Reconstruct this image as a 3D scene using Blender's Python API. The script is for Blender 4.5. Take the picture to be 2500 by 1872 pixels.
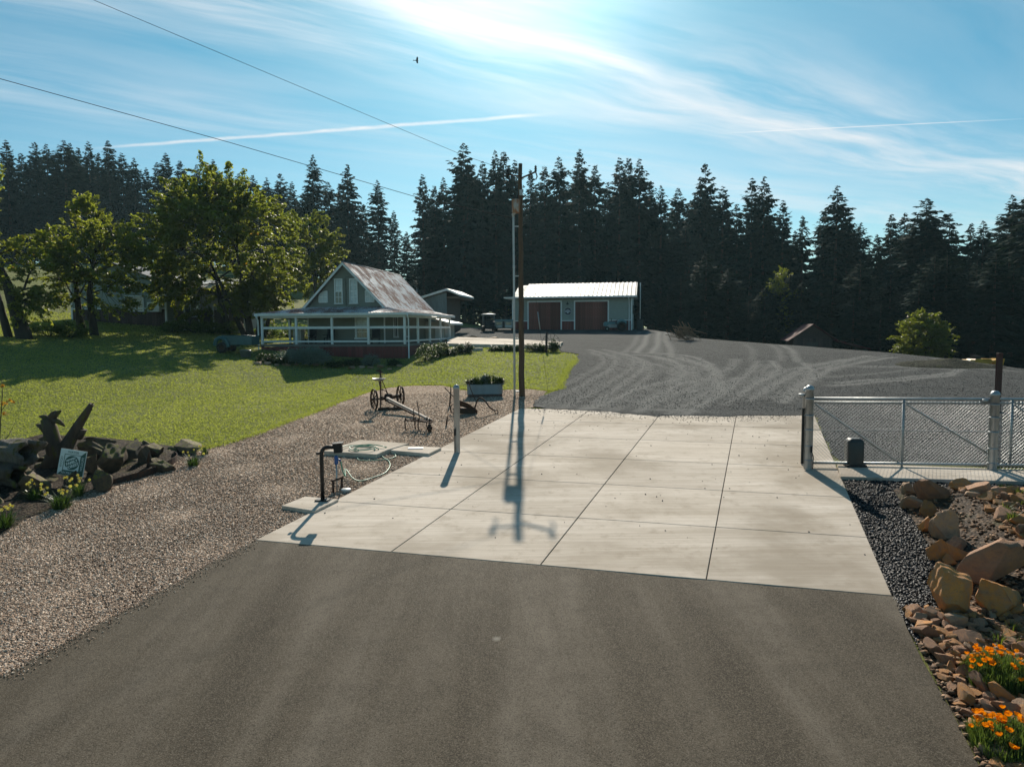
import bpy, bmesh, math, random
import numpy as np
from mathutils import Vector, Matrix, Euler, geometry

for o in list(bpy.data.objects): bpy.data.objects.remove(o)
SC = bpy.context.scene
COL = SC.collection
R = math.radians

# ------------------------------------------------------------------ camera
CAM_H, PITCH, ROLL = 4.55, R(4.42), R(0.34)
FPX, CX, CY = 1734.0, 1250.0, 936.0          # focal length and centre in the photograph's pixels
cd = bpy.data.cameras.new('camera'); cam = bpy.data.objects.new('camera', cd); COL.objects.link(cam)
cd.sensor_fit = 'HORIZONTAL'; cd.sensor_width = 36; cd.lens = 36 * FPX / 2500
cd.clip_start = .1; cd.clip_end = 5000
cam.matrix_world = Matrix.Translation((0, 0, CAM_H)) @ Matrix.Rotation(R(90) - PITCH, 4, 'X') @ Matrix.Rotation(-ROLL, 4, 'Z')
SC.camera = cam

# ------------------------------------------------------------------ sky, sun, exposure
SUN_EL, SUN_AZ = R(31.5), R(1.0)
SUN_DIR = Vector((math.sin(SUN_AZ) * math.cos(SUN_EL), math.cos(SUN_AZ) * math.cos(SUN_EL), math.sin(SUN_EL)))
SC.view_settings.view_transform = 'Standard'; SC.view_settings.look = 'None'
SC.view_settings.exposure = 0.55; SC.view_settings.gamma = 1
SC.view_settings.use_curve_mapping = False

class NT:
    """tiny helper for building node trees"""
    def __init__(s, tree): s.t = tree; s.n = tree.nodes; s.l = tree.links
    def new(s, typ, **kw):
        n = s.n.new(typ)
        for k, v in kw.items(): setattr(n, k, v)
        return n
    def put(s, sock, v):
        if isinstance(v, bpy.types.NodeSocket): s.l.new(v, sock)
        elif v is not None: sock.default_value = v
    def m(s, op, a, b=None, c=None, clamp=False):
        n = s.new('ShaderNodeMath', operation=op, use_clamp=clamp)
        s.put(n.inputs[0], a)
        if b is not None: s.put(n.inputs[1], b)
        if c is not None: s.put(n.inputs[2], c)
        return n.outputs[0]
    def smooth(s, x, a, b, lo=0., hi=1.):
        n = s.new('ShaderNodeMapRange', interpolation_type='SMOOTHSTEP')
        for i, v in enumerate((x, a, b, lo, hi)): s.put(n.inputs[i], v)
        return n.outputs[0]
    def noise(s, vec, scale, detail=4, rough=.5, dist=0., dim='3D'):
        n = s.new('ShaderNodeTexNoise', noise_dimensions=dim)
        if vec is not None: s.put(n.inputs['Vector'], vec)
        n.inputs['Scale'].default_value = scale; n.inputs['Detail'].default_value = detail
        n.inputs['Roughness'].default_value = rough; n.inputs['Distortion'].default_value = dist
        return n.outputs['Fac']
    def vor(s, vec, scale, feature='F1', out='Distance'):
        n = s.new('ShaderNodeTexVoronoi', feature=feature)
        if vec is not None: s.put(n.inputs['Vector'], vec)
        n.inputs['Scale'].default_value = scale
        return n.outputs[out]
    def xyz(s, x, y, z):
        n = s.new('ShaderNodeCombineXYZ')
        for i, v in enumerate((x, y, z)): s.put(n.inputs[i], v)
        return n.outputs[0]
    def sep(s, v):
        n = s.new('ShaderNodeSeparateXYZ'); s.put(n.inputs[0], v); return n.outputs
    def mix(s, f, a, b, typ='MIX'):
        n = s.new('ShaderNodeMix', data_type='RGBA', blend_type=typ)
        s.put(n.inputs[0], f)
        for i, v in ((6, a), (7, b)):
            if isinstance(v, (tuple, list)): v = (*v[:3], 1)
            s.put(n.inputs[i], v)
        return n.outputs[2]
    def ramp(s, f, stops):
        n = s.new('ShaderNodeValToRGB'); s.put(n.inputs[0], f); e = n.color_ramp.elements
        while len(e) < len(stops): e.new(.5)
        for el, (p, c) in zip(e, stops): el.position = p; el.color = (*c, 1)
        return n.outputs[0]
    def mapv(s, v, scale=(1, 1, 1), rot=(0, 0, 0)):
        n = s.new('ShaderNodeMapping'); s.put(n.inputs[0], v)
        n.inputs['Scale'].default_value = scale; n.inputs['Rotation'].default_value = rot
        return n.outputs[0]
    def bump(s, h, strength=.5, dist=.02):
        n = s.new('ShaderNodeBump'); s.put(n.inputs['Height'], h)
        n.inputs['Strength'].default_value = strength; n.inputs['Distance'].default_value = dist
        return n.outputs[0]

W = bpy.data.worlds.new('World'); SC.world = W; W.use_nodes = True
t = NT(W.node_tree); t.n.clear()
sky = t.new('ShaderNodeTexSky', sky_type='NISHITA', sun_disc=False, sun_elevation=SUN_EL, sun_rotation=SUN_AZ,
            altitude=200, air_density=1.0, dust_density=.3, ozone_density=2.0)
gen = t.new('ShaderNodeTexCoord').outputs['Generated']
dx, dy, dz = t.sep(gen)[:3]
zc = t.m('MAXIMUM', dz, .04)
px, py = t.m('DIVIDE', dx, zc), t.m('DIVIDE', dy, zc)        # the sky seen as a flat sheet of high cloud
CA, SA = math.cos(R(33)), math.sin(R(33))
ct = t.m('ADD', t.m('MULTIPLY', px, CA), t.m('MULTIPLY', py, SA))
cn = t.m('ADD', t.m('MULTIPLY', px, -SA), t.m('MULTIPLY', py, CA))
warp = t.noise(t.xyz(px, py, 3.1), .55, 3, .5)
cn2 = t.m('ADD', cn, t.m('MULTIPLY', t.m('SUBTRACT', warp, .5), .55))
fib = t.noise(t.xyz(t.m('MULTIPLY', ct, .42), t.m('MULTIPLY', cn2, 2.1), 1.7), 1.4, 6, .52, .2)
fine = t.noise(t.xyz(t.m('MULTIPLY', ct, 1.3), t.m('MULTIPLY', cn2, 7.), 5.2), 1.5, 6, .6, .1)
broad = t.noise(t.xyz(t.m('MULTIPLY', ct, .5), t.m('MULTIPLY', cn, .9), 7.9), .8, 3, .5)
def band(c, w, a):
    d = t.m('ABSOLUTE', t.m('SUBTRACT', cn2, c))
    return t.m('MULTIPLY', t.smooth(d, 0., w, 1., 0.), a)
bands = t.m('ADD', t.m('ADD', band(2.25, .85, .80), band(3.55, .8, .36)), band(1.0, .6, .14))
cl = t.m('ADD', t.m('MULTIPLY', t.smooth(fib, .28, .78), t.m('ADD', bands, t.m('MULTIPLY', broad, .18))),
         t.m('MULTIPLY', t.m('MULTIPLY', t.smooth(fine, .35, .75), bands), .34))
def trail(p0, p1, w, wob):
    ux, uy = p1[0] - p0[0], p1[1] - p0[1]; L = math.hypot(ux, uy); ux /= L; uy /= L
    a = t.m('ADD', t.m('MULTIPLY', t.m('SUBTRACT', px, p0[0]), ux), t.m('MULTIPLY', t.m('SUBTRACT', py, p0[1]), uy))
    b = t.m('ADD', t.m('MULTIPLY', t.m('SUBTRACT', px, p0[0]), -uy), t.m('MULTIPLY', t.m('SUBTRACT', py, p0[1]), ux))
    nz = t.noise(t.xyz(px, py, 0), 5., 4, .6)
    b = t.m('ADD', b, t.m('MULTIPLY', t.m('SUBTRACT', nz, .5), wob))
    k = t.smooth(t.m('ABSOLUTE', b), 0., w, 1., 0.)
    k = t.m('MULTIPLY', k, t.m('MULTIPLY', t.smooth(a, -.3, .35), t.smooth(a, L - .25, L + .12, 1., 0.)))
    return t.m('MULTIPLY', k, t.m('ADD', t.m('MULTIPLY', nz, .9), .25))
cl = t.m('ADD', cl, t.m('ADD', t.m('MULTIPLY', trail((-2.163, 3.965), (.16, 3.42), .045, .05), .9),
                        t.m('MULTIPLY', trail((2.361, 3.559), (1.157, 3.755), .016, .01), .8)))
cl = t.m('MULTIPLY', cl, t.smooth(dz, .02, .12))
cl = t.m('MINIMUM', cl, .93)
sd = t.new('ShaderNodeVectorMath', operation='DOT_PRODUCT'); t.put(sd.inputs[0], gen); sd.inputs[1].default_value = SUN_DIR
sdot = t.m('MAXIMUM', sd.outputs['Value'], 0.)
aur = t.m('POWER', sdot, 40.)                       # thin cloud scatters the sun forward
glow = t.m('ADD', 9.2, t.m('MULTIPLY', aur, 4.))
cloudc = t.mix(1., (1., 1.03, 1.06), t.xyz(glow, glow, glow), 'MULTIPLY')
tint = t.mix(1., sky.outputs[0], t.mix(t.smooth(dz, .04, .46), (.74, .99, .96), (.30, .93, .93)), 'MULTIPLY')   # paler through the thick air low down
skyc = t.mix(cl, tint, cloudc)
halo = t.m('ADD', t.m('MULTIPLY', t.m('POWER', sdot, 95.), 12.), t.m('MULTIPLY', t.m('POWER', sdot, 18.), 1.0))   # bright haze round the sun
skyc = t.mix(1., skyc, t.mix(1., (1., 1., .97), t.xyz(halo, halo, halo), 'MULTIPLY'), 'ADD')
bg = t.new('ShaderNodeBackground'); t.put(bg.inputs[0], skyc); bg.inputs[1].default_value = .064
out = t.new('ShaderNodeOutputWorld'); t.l.new(bg.outputs[0], out.inputs[0])

sl = bpy.data.lights.new('sun', 'SUN'); sl.energy = 4.6; sl.angle = R(.53); sl.color = (1, .90, .76)
sun = bpy.data.objects.new('sun', sl); COL.objects.link(sun)
sun.rotation_euler = (-SUN_DIR).to_track_quat('-Z', 'Y').to_euler(); sun.location = (0, 60, 60)

# ------------------------------------------------------------------ terrain
SLOPE = .0597
def sp(x, w): return w * np.logaddexp(0, np.asarray(x, float) / w)
def sstep(x, a, b):
    k = np.clip((np.asarray(x, float) - a) / (b - a), 0, 1); return k * k * (3 - 2 * k)
def ter(X, Y):
    X = np.asarray(X, float); Y = np.asarray(Y, float)
    a = X / np.maximum(Y, 8.)
    yc = np.interp(a, [-1, .14, .20, .26, .387, .58, .713, 1.2], [76, 76, 72, 62, 55, 46, 39, 27])
    fall = np.interp(a, [.14, .22, .32, 1.5], [0, .02, .11, .12])
    over = sp(Y - yc, 1.5)
    z = SLOPE * (Y - over) - fall * np.minimum(over, 22)
    k = np.interp(a, [-1, -.4, -.3, -.12, -.03], [.112, .112, .10, .06, 0])
    y0 = np.interp(a, [-1, -.5, -.3, -.12], [61, 63, 68, 78])
    up = sp(Y - y0, 2.)
    z = z + k * (up - sp(up - 95, 6.))
    z = z + .075 * (sp(-X - 12, 2.) - sp(-X - 70, 4.)) * sstep(Y, 18, 45)
    z = z - .62 * np.exp(-((X + 10) / 6.5) ** 2 - ((Y - 38) / 9) ** 2)      # the lawn dips before the house
    # bed behind the boulders on the right
    z = z + .30 * sstep(X - (3.7 + .3 * Y), .0, 1.8) * sstep(Y, 3, 6) * (1 - sstep(Y, 13.8, 15.6))
    return z
def ray(px, py):
    u = (px - CX) / FPX; v = -(py - CY) / FPX
    c, s = math.cos(ROLL), math.sin(ROLL); u, v = c * u + s * v, -s * u + c * v
    cp, sn = math.cos(PITCH), math.sin(PITCH)
    return Vector((u, cp + v * sn, -sn + v * cp))
def at(px, py, Y):
    d = ray(px, py); return Vector((0, 0, CAM_H)) + d * (Y / d.y)
def gp(px, py, ymax=200, h=0.):
    """the ground point that a pixel of the photograph looks at"""
    d = ray(px, py); y = 4.; prev = y
    while y < ymax:
        p = Vector((0, 0, CAM_H)) + d * (y / d.y)
        if p.z <= float(ter(p.x, p.y)) + h:
            lo, hi = prev, y
            for _ in range(30):
                mid = (lo + hi) / 2; q = Vector((0, 0, CAM_H)) + d * (mid / d.y)
                if q.z <= float(ter(q.x, q.y)) + h: hi = mid
                else: lo = mid
            q = Vector((0, 0, CAM_H)) + d * (hi / d.y); return q
        prev = y; y *= 1.02
    return p
def gz(x, y): return float(ter(x, y))
def onp(x, y, dz=0.): return Vector((x, y, gz(x, y) + dz))

# ------------------------------------------------------------------ object helpers
def tag(o, label=None, cat=None, group=None, kind=None):
    if label: o['label'] = label
    if cat: o['category'] = cat
    if group: o['group'] = group
    if kind: o['kind'] = kind
    return o
def empty(name, loc=(0, 0, 0), rz=0., label=None, cat=None, group=None):
    o = bpy.data.objects.new(name, None); COL.objects.link(o)
    o.empty_display_size = .2; o.location = loc; o.rotation_euler = (0, 0, rz)
    return tag(o, label, cat, group)
def link(name, me, parent=None, loc=None, rot=None, scale=None):
    o = bpy.data.objects.new(name, me); COL.objects.link(o)
    if parent is not None: o.parent = parent
    if loc is not None: o.location = loc
    if rot is not None: o.rotation_euler = rot
    if scale is not None: o.scale = scale
    return o
def copy_tree(o, parent=None):
    c = o.copy(); COL.objects.link(c); c.parent = parent
    for ch in list(o.children): copy_tree(ch, c)
    return c
def arrmesh(name, V, F, mat, smooth=False, attr=None):
    """fast mesh from arrays: F is (n,3) or (n,4)"""
    V = np.asarray(V, np.float32); F = np.asarray(F, np.int32)
    me = bpy.data.meshes.new(name); k = F.shape[1]
    me.vertices.add(len(V)); me.vertices.foreach_set('co', V.ravel())
    me.loops.add(F.size); me.loops.foreach_set('vertex_index', F.ravel())
    me.polygons.add(len(F)); me.polygons.foreach_set('loop_start', np.arange(0, F.size, k, dtype=np.int32))
    me.polygons.foreach_set('loop_total', np.full(len(F), k, np.int32))
    if smooth: me.polygons.foreach_set('use_smooth', np.ones(len(F), bool))
    if attr is not None:
        for an, av in attr.items():
            a = me.attributes.new(an, 'FLOAT', 'POINT'); a.data.foreach_set('value', np.asarray(av, np.float32))
    me.update(calc_edges=True); me.validate()
    if mat: me.materials.append(mat)
    return me

class MB:
    """collects shapes, builds one mesh"""
    def __init__(s): s.v = []; s.f = []; s.sm = []
    def add(s, vs, fs, smooth=False):
        b = len(s.v); s.v += [tuple(v) for v in vs]; s.f += [tuple(i + b for i in f) for f in fs]; s.sm += [smooth] * len(fs); return s
    def box(s, c, d, rot=None, taper=None):
        x, y, z = d[0] / 2, d[1] / 2, d[2] / 2; k = taper or 1.
        vs = [Vector(p) for p in ((-x, -y, -z), (x, -y, -z), (x, y, -z), (-x, y, -z), (-x * k, -y * k, z), (x * k, -y * k, z), (x * k, y * k, z), (-x * k, y * k, z))]
        if rot is not None:
            m = rot if isinstance(rot, Matrix) else Euler(rot).to_matrix(); vs = [m @ v for v in vs]
        c = Vector(c)
        return s.add([v + c for v in vs], [(3, 2, 1, 0), (4, 5, 6, 7), (0, 1, 5, 4), (1, 2, 6, 5), (2, 3, 7, 6), (3, 0, 4, 7)])
    def b2(s, lo, hi): return s.box([(a + b) / 2 for a, b in zip(lo, hi)], [abs(b - a) for a, b in zip(lo, hi)])
    def bar(s, a, b, w, h=None, up=(0, 0, 1)):
        a, b = Vector(a), Vector(b); h = h or w; d = b - a; L = d.length; d.normalize()
        u = Vector(up); x = d.cross(u)
        if x.length < 1e-4: x = d.cross(Vector((1, 0, 0)))
        x.normalize(); z = x.cross(d)
        m = Matrix((x, d, z)).transposed()
        return s.box((a + b) / 2, (w, L, h), m)
    def tube(s, pts, r, n=8, caps=True, smooth=True):
        pts = [Vector(p) for p in pts]; rs = r if isinstance(r, (list, tuple)) else [r] * len(pts)
        rings = []; prev = None
        for i, p in enumerate(pts):
            d = (pts[min(i + 1, len(pts) - 1)] - pts[max(i - 1, 0)])
            if d.length < 1e-6: d = Vector((0, 0, 1))
            d.normalize()
            x = (prev - d * prev.dot(d)) if prev is not None else d.orthogonal()
            if x.length < 1e-4: x = d.orthogonal()
            x.normalize(); prev = x; y = d.cross(x)
            rings.append([p + (x * math.cos(k * 2 * math.pi / n) + y * math.sin(k * 2 * math.pi / n)) * rs[i] for k in range(n)])
        vs = [v for rg in rings for v in rg]; fs = []
        for i in range(len(pts) - 1):
            for k in range(n):
                fs.append((i * n + k, i * n + (k + 1) % n, (i + 1) * n + (k + 1) % n, (i + 1) * n + k))
        s.add(vs, fs, smooth)
        if caps:
            b = len(s.v) - len(vs)
            s.f.append(tuple(b + k for k in range(n - 1, -1, -1))); s.sm.append(False)
            e = b + (len(pts) - 1) * n; s.f.append(tuple(e + k for k in range(n))); s.sm.append(False)
        return s
    def cyl(s, a, b, r0, r1=None, n=12): return s.tube([a, b], [r0, r0 if r1 is None else r1], n)
    def lathe(s, prof, n=24, c=(0, 0, 0), sx=1., sy=1., smooth=True):
        c = Vector(c); vs = []
        for r, z in prof:
            for k in range(n):
                a = 2 * math.pi * k / n; vs.append(c + Vector((r * math.cos(a) * sx, r * math.sin(a) * sy, z)))
        fs = []
        for i in range(len(prof) - 1):
            for k in range(n): fs.append((i * n + k, i * n + (k + 1) % n, (i + 1) * n + (k + 1) % n, (i + 1) * n + k))
        return s.add(vs, fs, smooth)
    def disc(s, c, nrm, r, n=20, th=0.):
        c = Vector(c); nrm = Vector(nrm).normalized()
        if th: return s.cyl(c - nrm * th / 2, c + nrm * th / 2, r, r, n)
        x = nrm.orthogonal().normalized(); y = nrm.cross(x)
        return s.add([c + (x * math.cos(k * 2 * math.pi / n) + y * math.sin(k * 2 * math.pi / n)) * r for k in range(n)], [tuple(range(n))])
    def prism(s, poly, off):
        """extrude a planar polygon by a vector"""
        off = Vector(off); p = [Vector(v) for v in poly]; n = len(p)
        return s.add(p + [v + off for v in p], [tuple(range(n - 1, -1, -1)), tuple(range(n, 2 * n))] + [(k, (k + 1) % n, n + (k + 1) % n, n + k) for k in range(n)])
    def torus(s, c, nrm, r, w, n=28, k=8):
        c = Vector(c); nrm = Vector(nrm).normalized(); x = nrm.orthogonal().normalized(); y = nrm.cross(x); vs = []; fs = []
        for i in range(n):
            a = 2 * math.pi * i / n; d = x * math.cos(a) + y * math.sin(a)
            for j in range(k):
                b = 2 * math.pi * j / k; vs.append(c + d * (r + w * math.cos(b)) + nrm * (w * math.sin(b)))
        for i in range(n):
            for j in range(k): fs.append((i * k + j, ((i + 1) % n) * k + j, ((i + 1) % n) * k + (j + 1) % k, i * k + (j + 1) % k))
        return s.add(vs, fs, True)
    def mesh(s, name, mat, bevel=0.):
        me = bpy.data.meshes.new(name); me.from_pydata(s.v, [], s.f)
        me.polygons.foreach_set('use_smooth', s.sm); me.materials.append(mat)
        bm = bmesh.new(); bm.from_mesh(me)
        bmesh.ops.recalc_face_normals(bm, faces=bm.faces)
        if bevel:
            bmesh.ops.bevel(bm, geom=[e for e in bm.edges if len(e.link_faces) == 2 and e.calc_face_angle(0) > .6], offset=bevel, segments=1, affect='EDGES', clamp_overlap=True)
        bm.to_mesh(me); bm.free(); me.update()
        return me
    def build(s, name, mat, parent=None, loc=None, rot=None, bevel=0.):
        return link(name, s.mesh(name, mat, bevel), parent, loc, rot)

# ------------------------------------------------------------------ materials
def nmat(name):
    m = bpy.data.materials.new(name); m.use_nodes = True; t = NT(m.node_tree); t.n.clear()
    o = t.new('ShaderNodeOutputMaterial'); b = t.new('ShaderNodeBsdfPrincipled'); t.l.new(b.outputs[0], o.inputs[0])
    return m, t, b, o
def coords(t, world=False):
    return t.new('ShaderNodeNewGeometry').outputs['Position'] if world else t.new('ShaderNodeTexCoord').outputs['Object']
def pm(name, c1, c2=None, sc=4., rough=.75, metal=0., bump=0., bsc=30., bd=.01, world=False, stretch=(1, 1, 1), spec=.4, detail=6, c3=None, sc3=20., th3=.62, alt=.0):
    """plain procedural surface: two tones, optional patches of a third, optional relief"""
    m, t, b, o = nmat(name); v = coords(t, world); vs = t.mapv(v, stretch)
    c2 = c2 or tuple(x * .78 for x in c1)
    f = t.noise(vs, sc, detail, .6)
    c = t.ramp(f, [(.3, c2), (.7, c1)])
    if c3: c = t.mix(t.smooth(t.noise(vs, sc3, 6, .6), th3 - .06, th3 + .06), c, c3)
    if alt:   # each copy a touch lighter or darker
        r = t.new('ShaderNodeObjectInfo').outputs['Random']
        k = t.m('ADD', 1 - alt, t.m('MULTIPLY', r, 2 * alt)); c = t.mix(1., c, t.xyz(k, k, k), 'MULTIPLY')
    t.put(b.inputs['Base Color'], c); b.inputs['Metallic'].default_value = metal
    t.put(b.inputs['Roughness'], t.smooth(f, .2, .8, max(rough - .1, .05), min(rough + .1, 1.)))
    b.inputs['Specular IOR Level'].default_value = spec
    if bump: t.put(b.inputs['Normal'], t.bump(t.noise(vs, bsc, 6, .6), bump, bd))
    return m
def leafmat(name, c1, c2, tr=.45, rough=.5, c3=None, sc=.6, spec=.25, tk=1.):
    """thin leaves: light comes through them; 'tint' is stored on each leaf"""
    m = bpy.data.materials.new(name); m.use_nodes = True; t = NT(m.node_tree); t.n.clear()
    o = t.new('ShaderNodeOutputMaterial')
    a = t.new('ShaderNodeAttribute', attribute_name='tint').outputs['Fac']
    n = t.noise(coords(t), sc, 3)
    c = t.mix(t.m('ADD', t.m('MULTIPLY', a, .7), t.m('MULTIPLY', t.m('SUBTRACT', n, .35), .6), clamp=True), c1, c2)
    if c3: c = t.mix(t.smooth(a, .955, .97), c, c3)
    p = t.new('ShaderNodeBsdfPrincipled'); t.put(p.inputs['Base Color'], c); p.inputs['Roughness'].default_value = rough
    p.inputs['Specular IOR Level'].default_value = spec
    tl = t.new('ShaderNodeBsdfTranslucent'); t.put(tl.inputs[0], t.mix(1., c, tuple(tk * x for x in (1.15, 1.25, .55)), 'MULTIPLY'))
    mx = t.new('ShaderNodeMixShader'); mx.inputs[0].default_value = tr
    t.l.new(p.outputs[0], mx.inputs[1]); t.l.new(tl.outputs[0], mx.inputs[2]); t.l.new(mx.outputs[0], o.inputs[0])
    return m

def ground_mat():
    m, t, b, o = nmat('meadow_grass'); v = coords(t, True)
    n1 = t.noise(v, .22, 5, .6); n2 = t.noise(v, 2.2, 6, .65); n3 = t.noise(t.mapv(v, (1, .35, 1)), 22., 6, .7)
    c = t.ramp(n1, [(.3, (.185, .20, .070)), (.55, (.25, .25, .10)), (.75, (.32, .30, .14))])
    c = t.mix(t.smooth(n2, .38, .62), c, (.135, .155, .056))
    c = t.mix(t.m('MULTIPLY', t.smooth(n3, .42, .62, 1., 0.), .55), c, (.07, .09, .02))
    # needle litter under the forest
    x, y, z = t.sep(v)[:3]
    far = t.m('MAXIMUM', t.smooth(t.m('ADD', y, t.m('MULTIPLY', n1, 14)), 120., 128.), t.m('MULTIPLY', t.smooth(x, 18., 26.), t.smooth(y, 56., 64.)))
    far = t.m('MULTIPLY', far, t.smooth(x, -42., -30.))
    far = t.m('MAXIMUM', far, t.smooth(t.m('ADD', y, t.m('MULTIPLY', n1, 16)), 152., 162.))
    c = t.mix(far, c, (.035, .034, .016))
    t.put(b.inputs['Base Color'], c); b.inputs['Roughness'].default_value = .9; b.inputs['Specular IOR Level'].default_value = .05
    t.put(b.inputs['Normal'], t.bump(t.m('ADD', n3, t.m('MULTIPLY', n2, .8)), .9, .06))
    return m
def gravel_mat(name, cols, size, rough=.75, track=False, patch=None, spec=.35, bd=.02, bs=.8):
    """loose stones: a cell per stone, dark gaps, tone per stone"""
    m, t, b, o = nmat(name); v = coords(t, True)
    vn = t.new('ShaderNodeTexVoronoi'); t.put(vn.inputs['Vector'], v); vn.inputs['Scale'].default_value = 1 / size
    cell = t.sep(vn.outputs['Color'])[0]; d = vn.outputs['Distance']
    c = t.ramp(cell, [(0., cols[0]), (.5, cols[1]), (.85, cols[2]), (1., cols[3])])
    gap = t.smooth(d, .35, .75)
    c = t.mix(t.m('MULTIPLY', gap, .75), c, tuple(x * .25 for x in cols[0]))
    big = t.noise(v, .6, 6, .65); mid = t.noise(v, 4., 5, .6)
    k = t.m('ADD', .55, t.m('ADD', t.m('MULTIPLY', big, .5), t.m('MULTIPLY', mid, .4)))
    c = t.mix(1., c, t.xyz(k, k, k), 'MULTIPLY')
    if patch: c = t.mix(t.m('MULTIPLY', t.smooth(t.noise(v, 1.1, 6, .7), .55, .68), .7), c, patch)
    h = t.m('ADD', t.m('MULTIPLY', d, -1.), t.m('MULTIPLY', mid, .8))
    if track:
        a = t.new('ShaderNodeAttribute', attribute_name='track').outputs['Fac']
        ln = t.noise(v, 9., 4, .6)
        a = t.m('MULTIPLY', a, t.smooth(ln, .0, .4))
        c = t.mix(t.m('MULTIPLY', a, .8), c, (.20, .20, .19))
        fur = t.noise(t.mapv(v, (.35, 2.4, 1)), 1.6, 5, .6, .6)
        h = t.m('ADD', h, t.m('MULTIPLY', fur, 3.5))
    t.put(b.inputs['Base Color'], c); b.inputs['Roughness'].default_value = rough; b.inputs['Specular IOR Level'].default_value = spec
    t.put(b.inputs['Normal'], t.bump(h, bs, bd))
    return m
def asphalt_mat():
    m, t, b, o = nmat('asphalt'); v = coords(t, True)
    st = t.vor(v, 95., out='Color'); s0 = t.sep(st)[0]
    big = t.noise(t.mapv(v, (1., .10, 1), (0, 0, R(16))), 1.3, 5, .55, .3); mid = t.noise(v, 2.4, 7, .7)
    c = t.ramp(big, [(.30, (.060, .0495, .036)), (.5, (.094, .079, .059)), (.70, (.142, .122, .096))])
    c = t.mix(t.m('MULTIPLY', t.smooth(mid, .4, .66), .35), c, (.05, .043, .033))
    c = t.mix(t.m('MULTIPLY', t.smooth(s0, .55, 1.), .55), c, (.17, .145, .112))
    c = t.mix(t.m('MULTIPLY', t.smooth(s0, .3, .0), .5), c, (.022, .02, .018))
    c = t.mix(t.smooth(t.noise(v, .55, 3), .745, .765), c, (.28, .26, .22))
    t.put(b.inputs['Base Color'], c); t.put(b.inputs['Roughness'], t.smooth(s0, 0., 1., .9, .75)); b.inputs['Specular IOR Level'].default_value = .07
    t.put(b.inputs['Normal'], t.bump(t.m('ADD', t.noise(v, 85., 4, .7), t.m('MULTIPLY', t.noise(v, 26., 3), .5)), .85, .009))
    return m
def concrete_mat(name, tone=1.):
    m, t, b, o = nmat(name); v = coords(t, True)
    rnd = t.new('ShaderNodeObjectInfo').outputs['Random']
    ang = (0, 0, R(14))
    br = t.noise(t.mapv(v, (.25, 9., 1), ang), 2.2, 7, .65)        # broom finish runs across the drive
    st = t.noise(t.mapv(v, (.22, 1.3, 1), ang), 1.1, 6, .6, .4); sp_ = t.noise(v, 3.2, 6, .7)
    c = t.ramp(st, [(.3, tuple(x * tone for x in (.44, .38, .31))), (.5, tuple(x * tone for x in (.555, .49, .415))), (.72, tuple(x * tone for x in (.645, .58, .505)))])
    c = t.mix(t.m('MULTIPLY', t.smooth(br, .40, .62, 1., 0.), .32), c, (.29, .245, .19))
    c = t.mix(t.m('MULTIPLY', t.smooth(sp_, .5, .72), .45), c, (.25, .205, .15))
    c = t.mix(t.m('MULTIPLY', t.smooth(t.noise(v, .30, 5, .6), .45, .66), .7), c, (.27, .225, .17))
    k = t.m('ADD', .93, t.m('MULTIPLY', rnd, .12)); c = t.mix(1., c, t.xyz(k, k, k), 'MULTIPLY')
    t.put(b.inputs['Base Color'], c); b.inputs['Roughness'].default_value = .85; b.inputs['Specular IOR Level'].default_value = .1
    t.put(b.inputs['Normal'], t.bump(t.m('ADD', br, t.m('MULTIPLY', t.noise(v, 60., 4), .4)), .35, .006))
    return m
M = {}
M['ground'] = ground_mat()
M['lot'] = gravel_mat('dark_gravel', [(.05, .053, .053), (.09, .094, .093), (.13, .135, .133), (.22, .226, .22)], .03, track=True, bd=.025, spec=.04, rough=.95, bs=.6)
M['chips'] = gravel_mat('tan_gravel', [(.19, .13, .09), (.40, .295, .215), (.60, .48, .375), (.84, .73, .61)], .04, patch=(.13, .095, .066), rough=.95, spec=.04)
M['crushed'] = gravel_mat('crushed_rock', [(.006, .0065, .008), (.012, .013, .015), (.022, .024, .027), (.05, .053, .058)], .06, rough=.7, spec=.12)
M['soil'] = gravel_mat('garden_soil', [(.03, .019, .011), (.06, .039, .024), (.105, .068, .04), (.18, .12, .075)], .05, patch=(.05, .05, .018), spec=.1)
M['asphalt'] = asphalt_mat()
M['concrete'] = concrete_mat('broomed_concrete')
M['pad'] = concrete_mat('pad_concrete', 1.12)
M['joint'] = pm('joint_dirt', (.06, .047, .035), (.03, .024, .018), 20, .9)

# ------------------------------------------------------------------ ground sheets
def xy(p): return (p.x, p.y)
def polyline_dist(P, line):
    d = np.full(len(P), 1e9)
    for a, b in zip(line[:-1], line[1:]):
        a = np.array(a); ab = np.array(b) - a; k = np.clip(((P - a) @ ab) / (ab @ ab + 1e-9), 0, 1)
        d = np.minimum(d, np.linalg.norm(P - (a + k[:, None] * ab), axis=1))
    return d
def inside(P, poly):
    x, y = P[:, 0], P[:, 1]; r = np.zeros(len(P), bool); n = len(poly)
    for i in range(n):
        (x0, y0), (x1, y1) = poly[i], poly[(i + 1) % n]
        if y0 == y1: continue
        c = ((y0 > y) != (y1 > y)) & (x < (x1 - x0) * (y - y0) / (y1 - y0) + x0); r ^= c
    return r
def dens(poly, step):
    o = []
    for a, b in zip(poly, poly[1:] + poly[:1]):
        a, b = np.array(a), np.array(b); n = max(1, int(np.linalg.norm(b - a) / step))
        o += [tuple(a + (b - a) * i / n) for i in range(n)]
    return o
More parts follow.
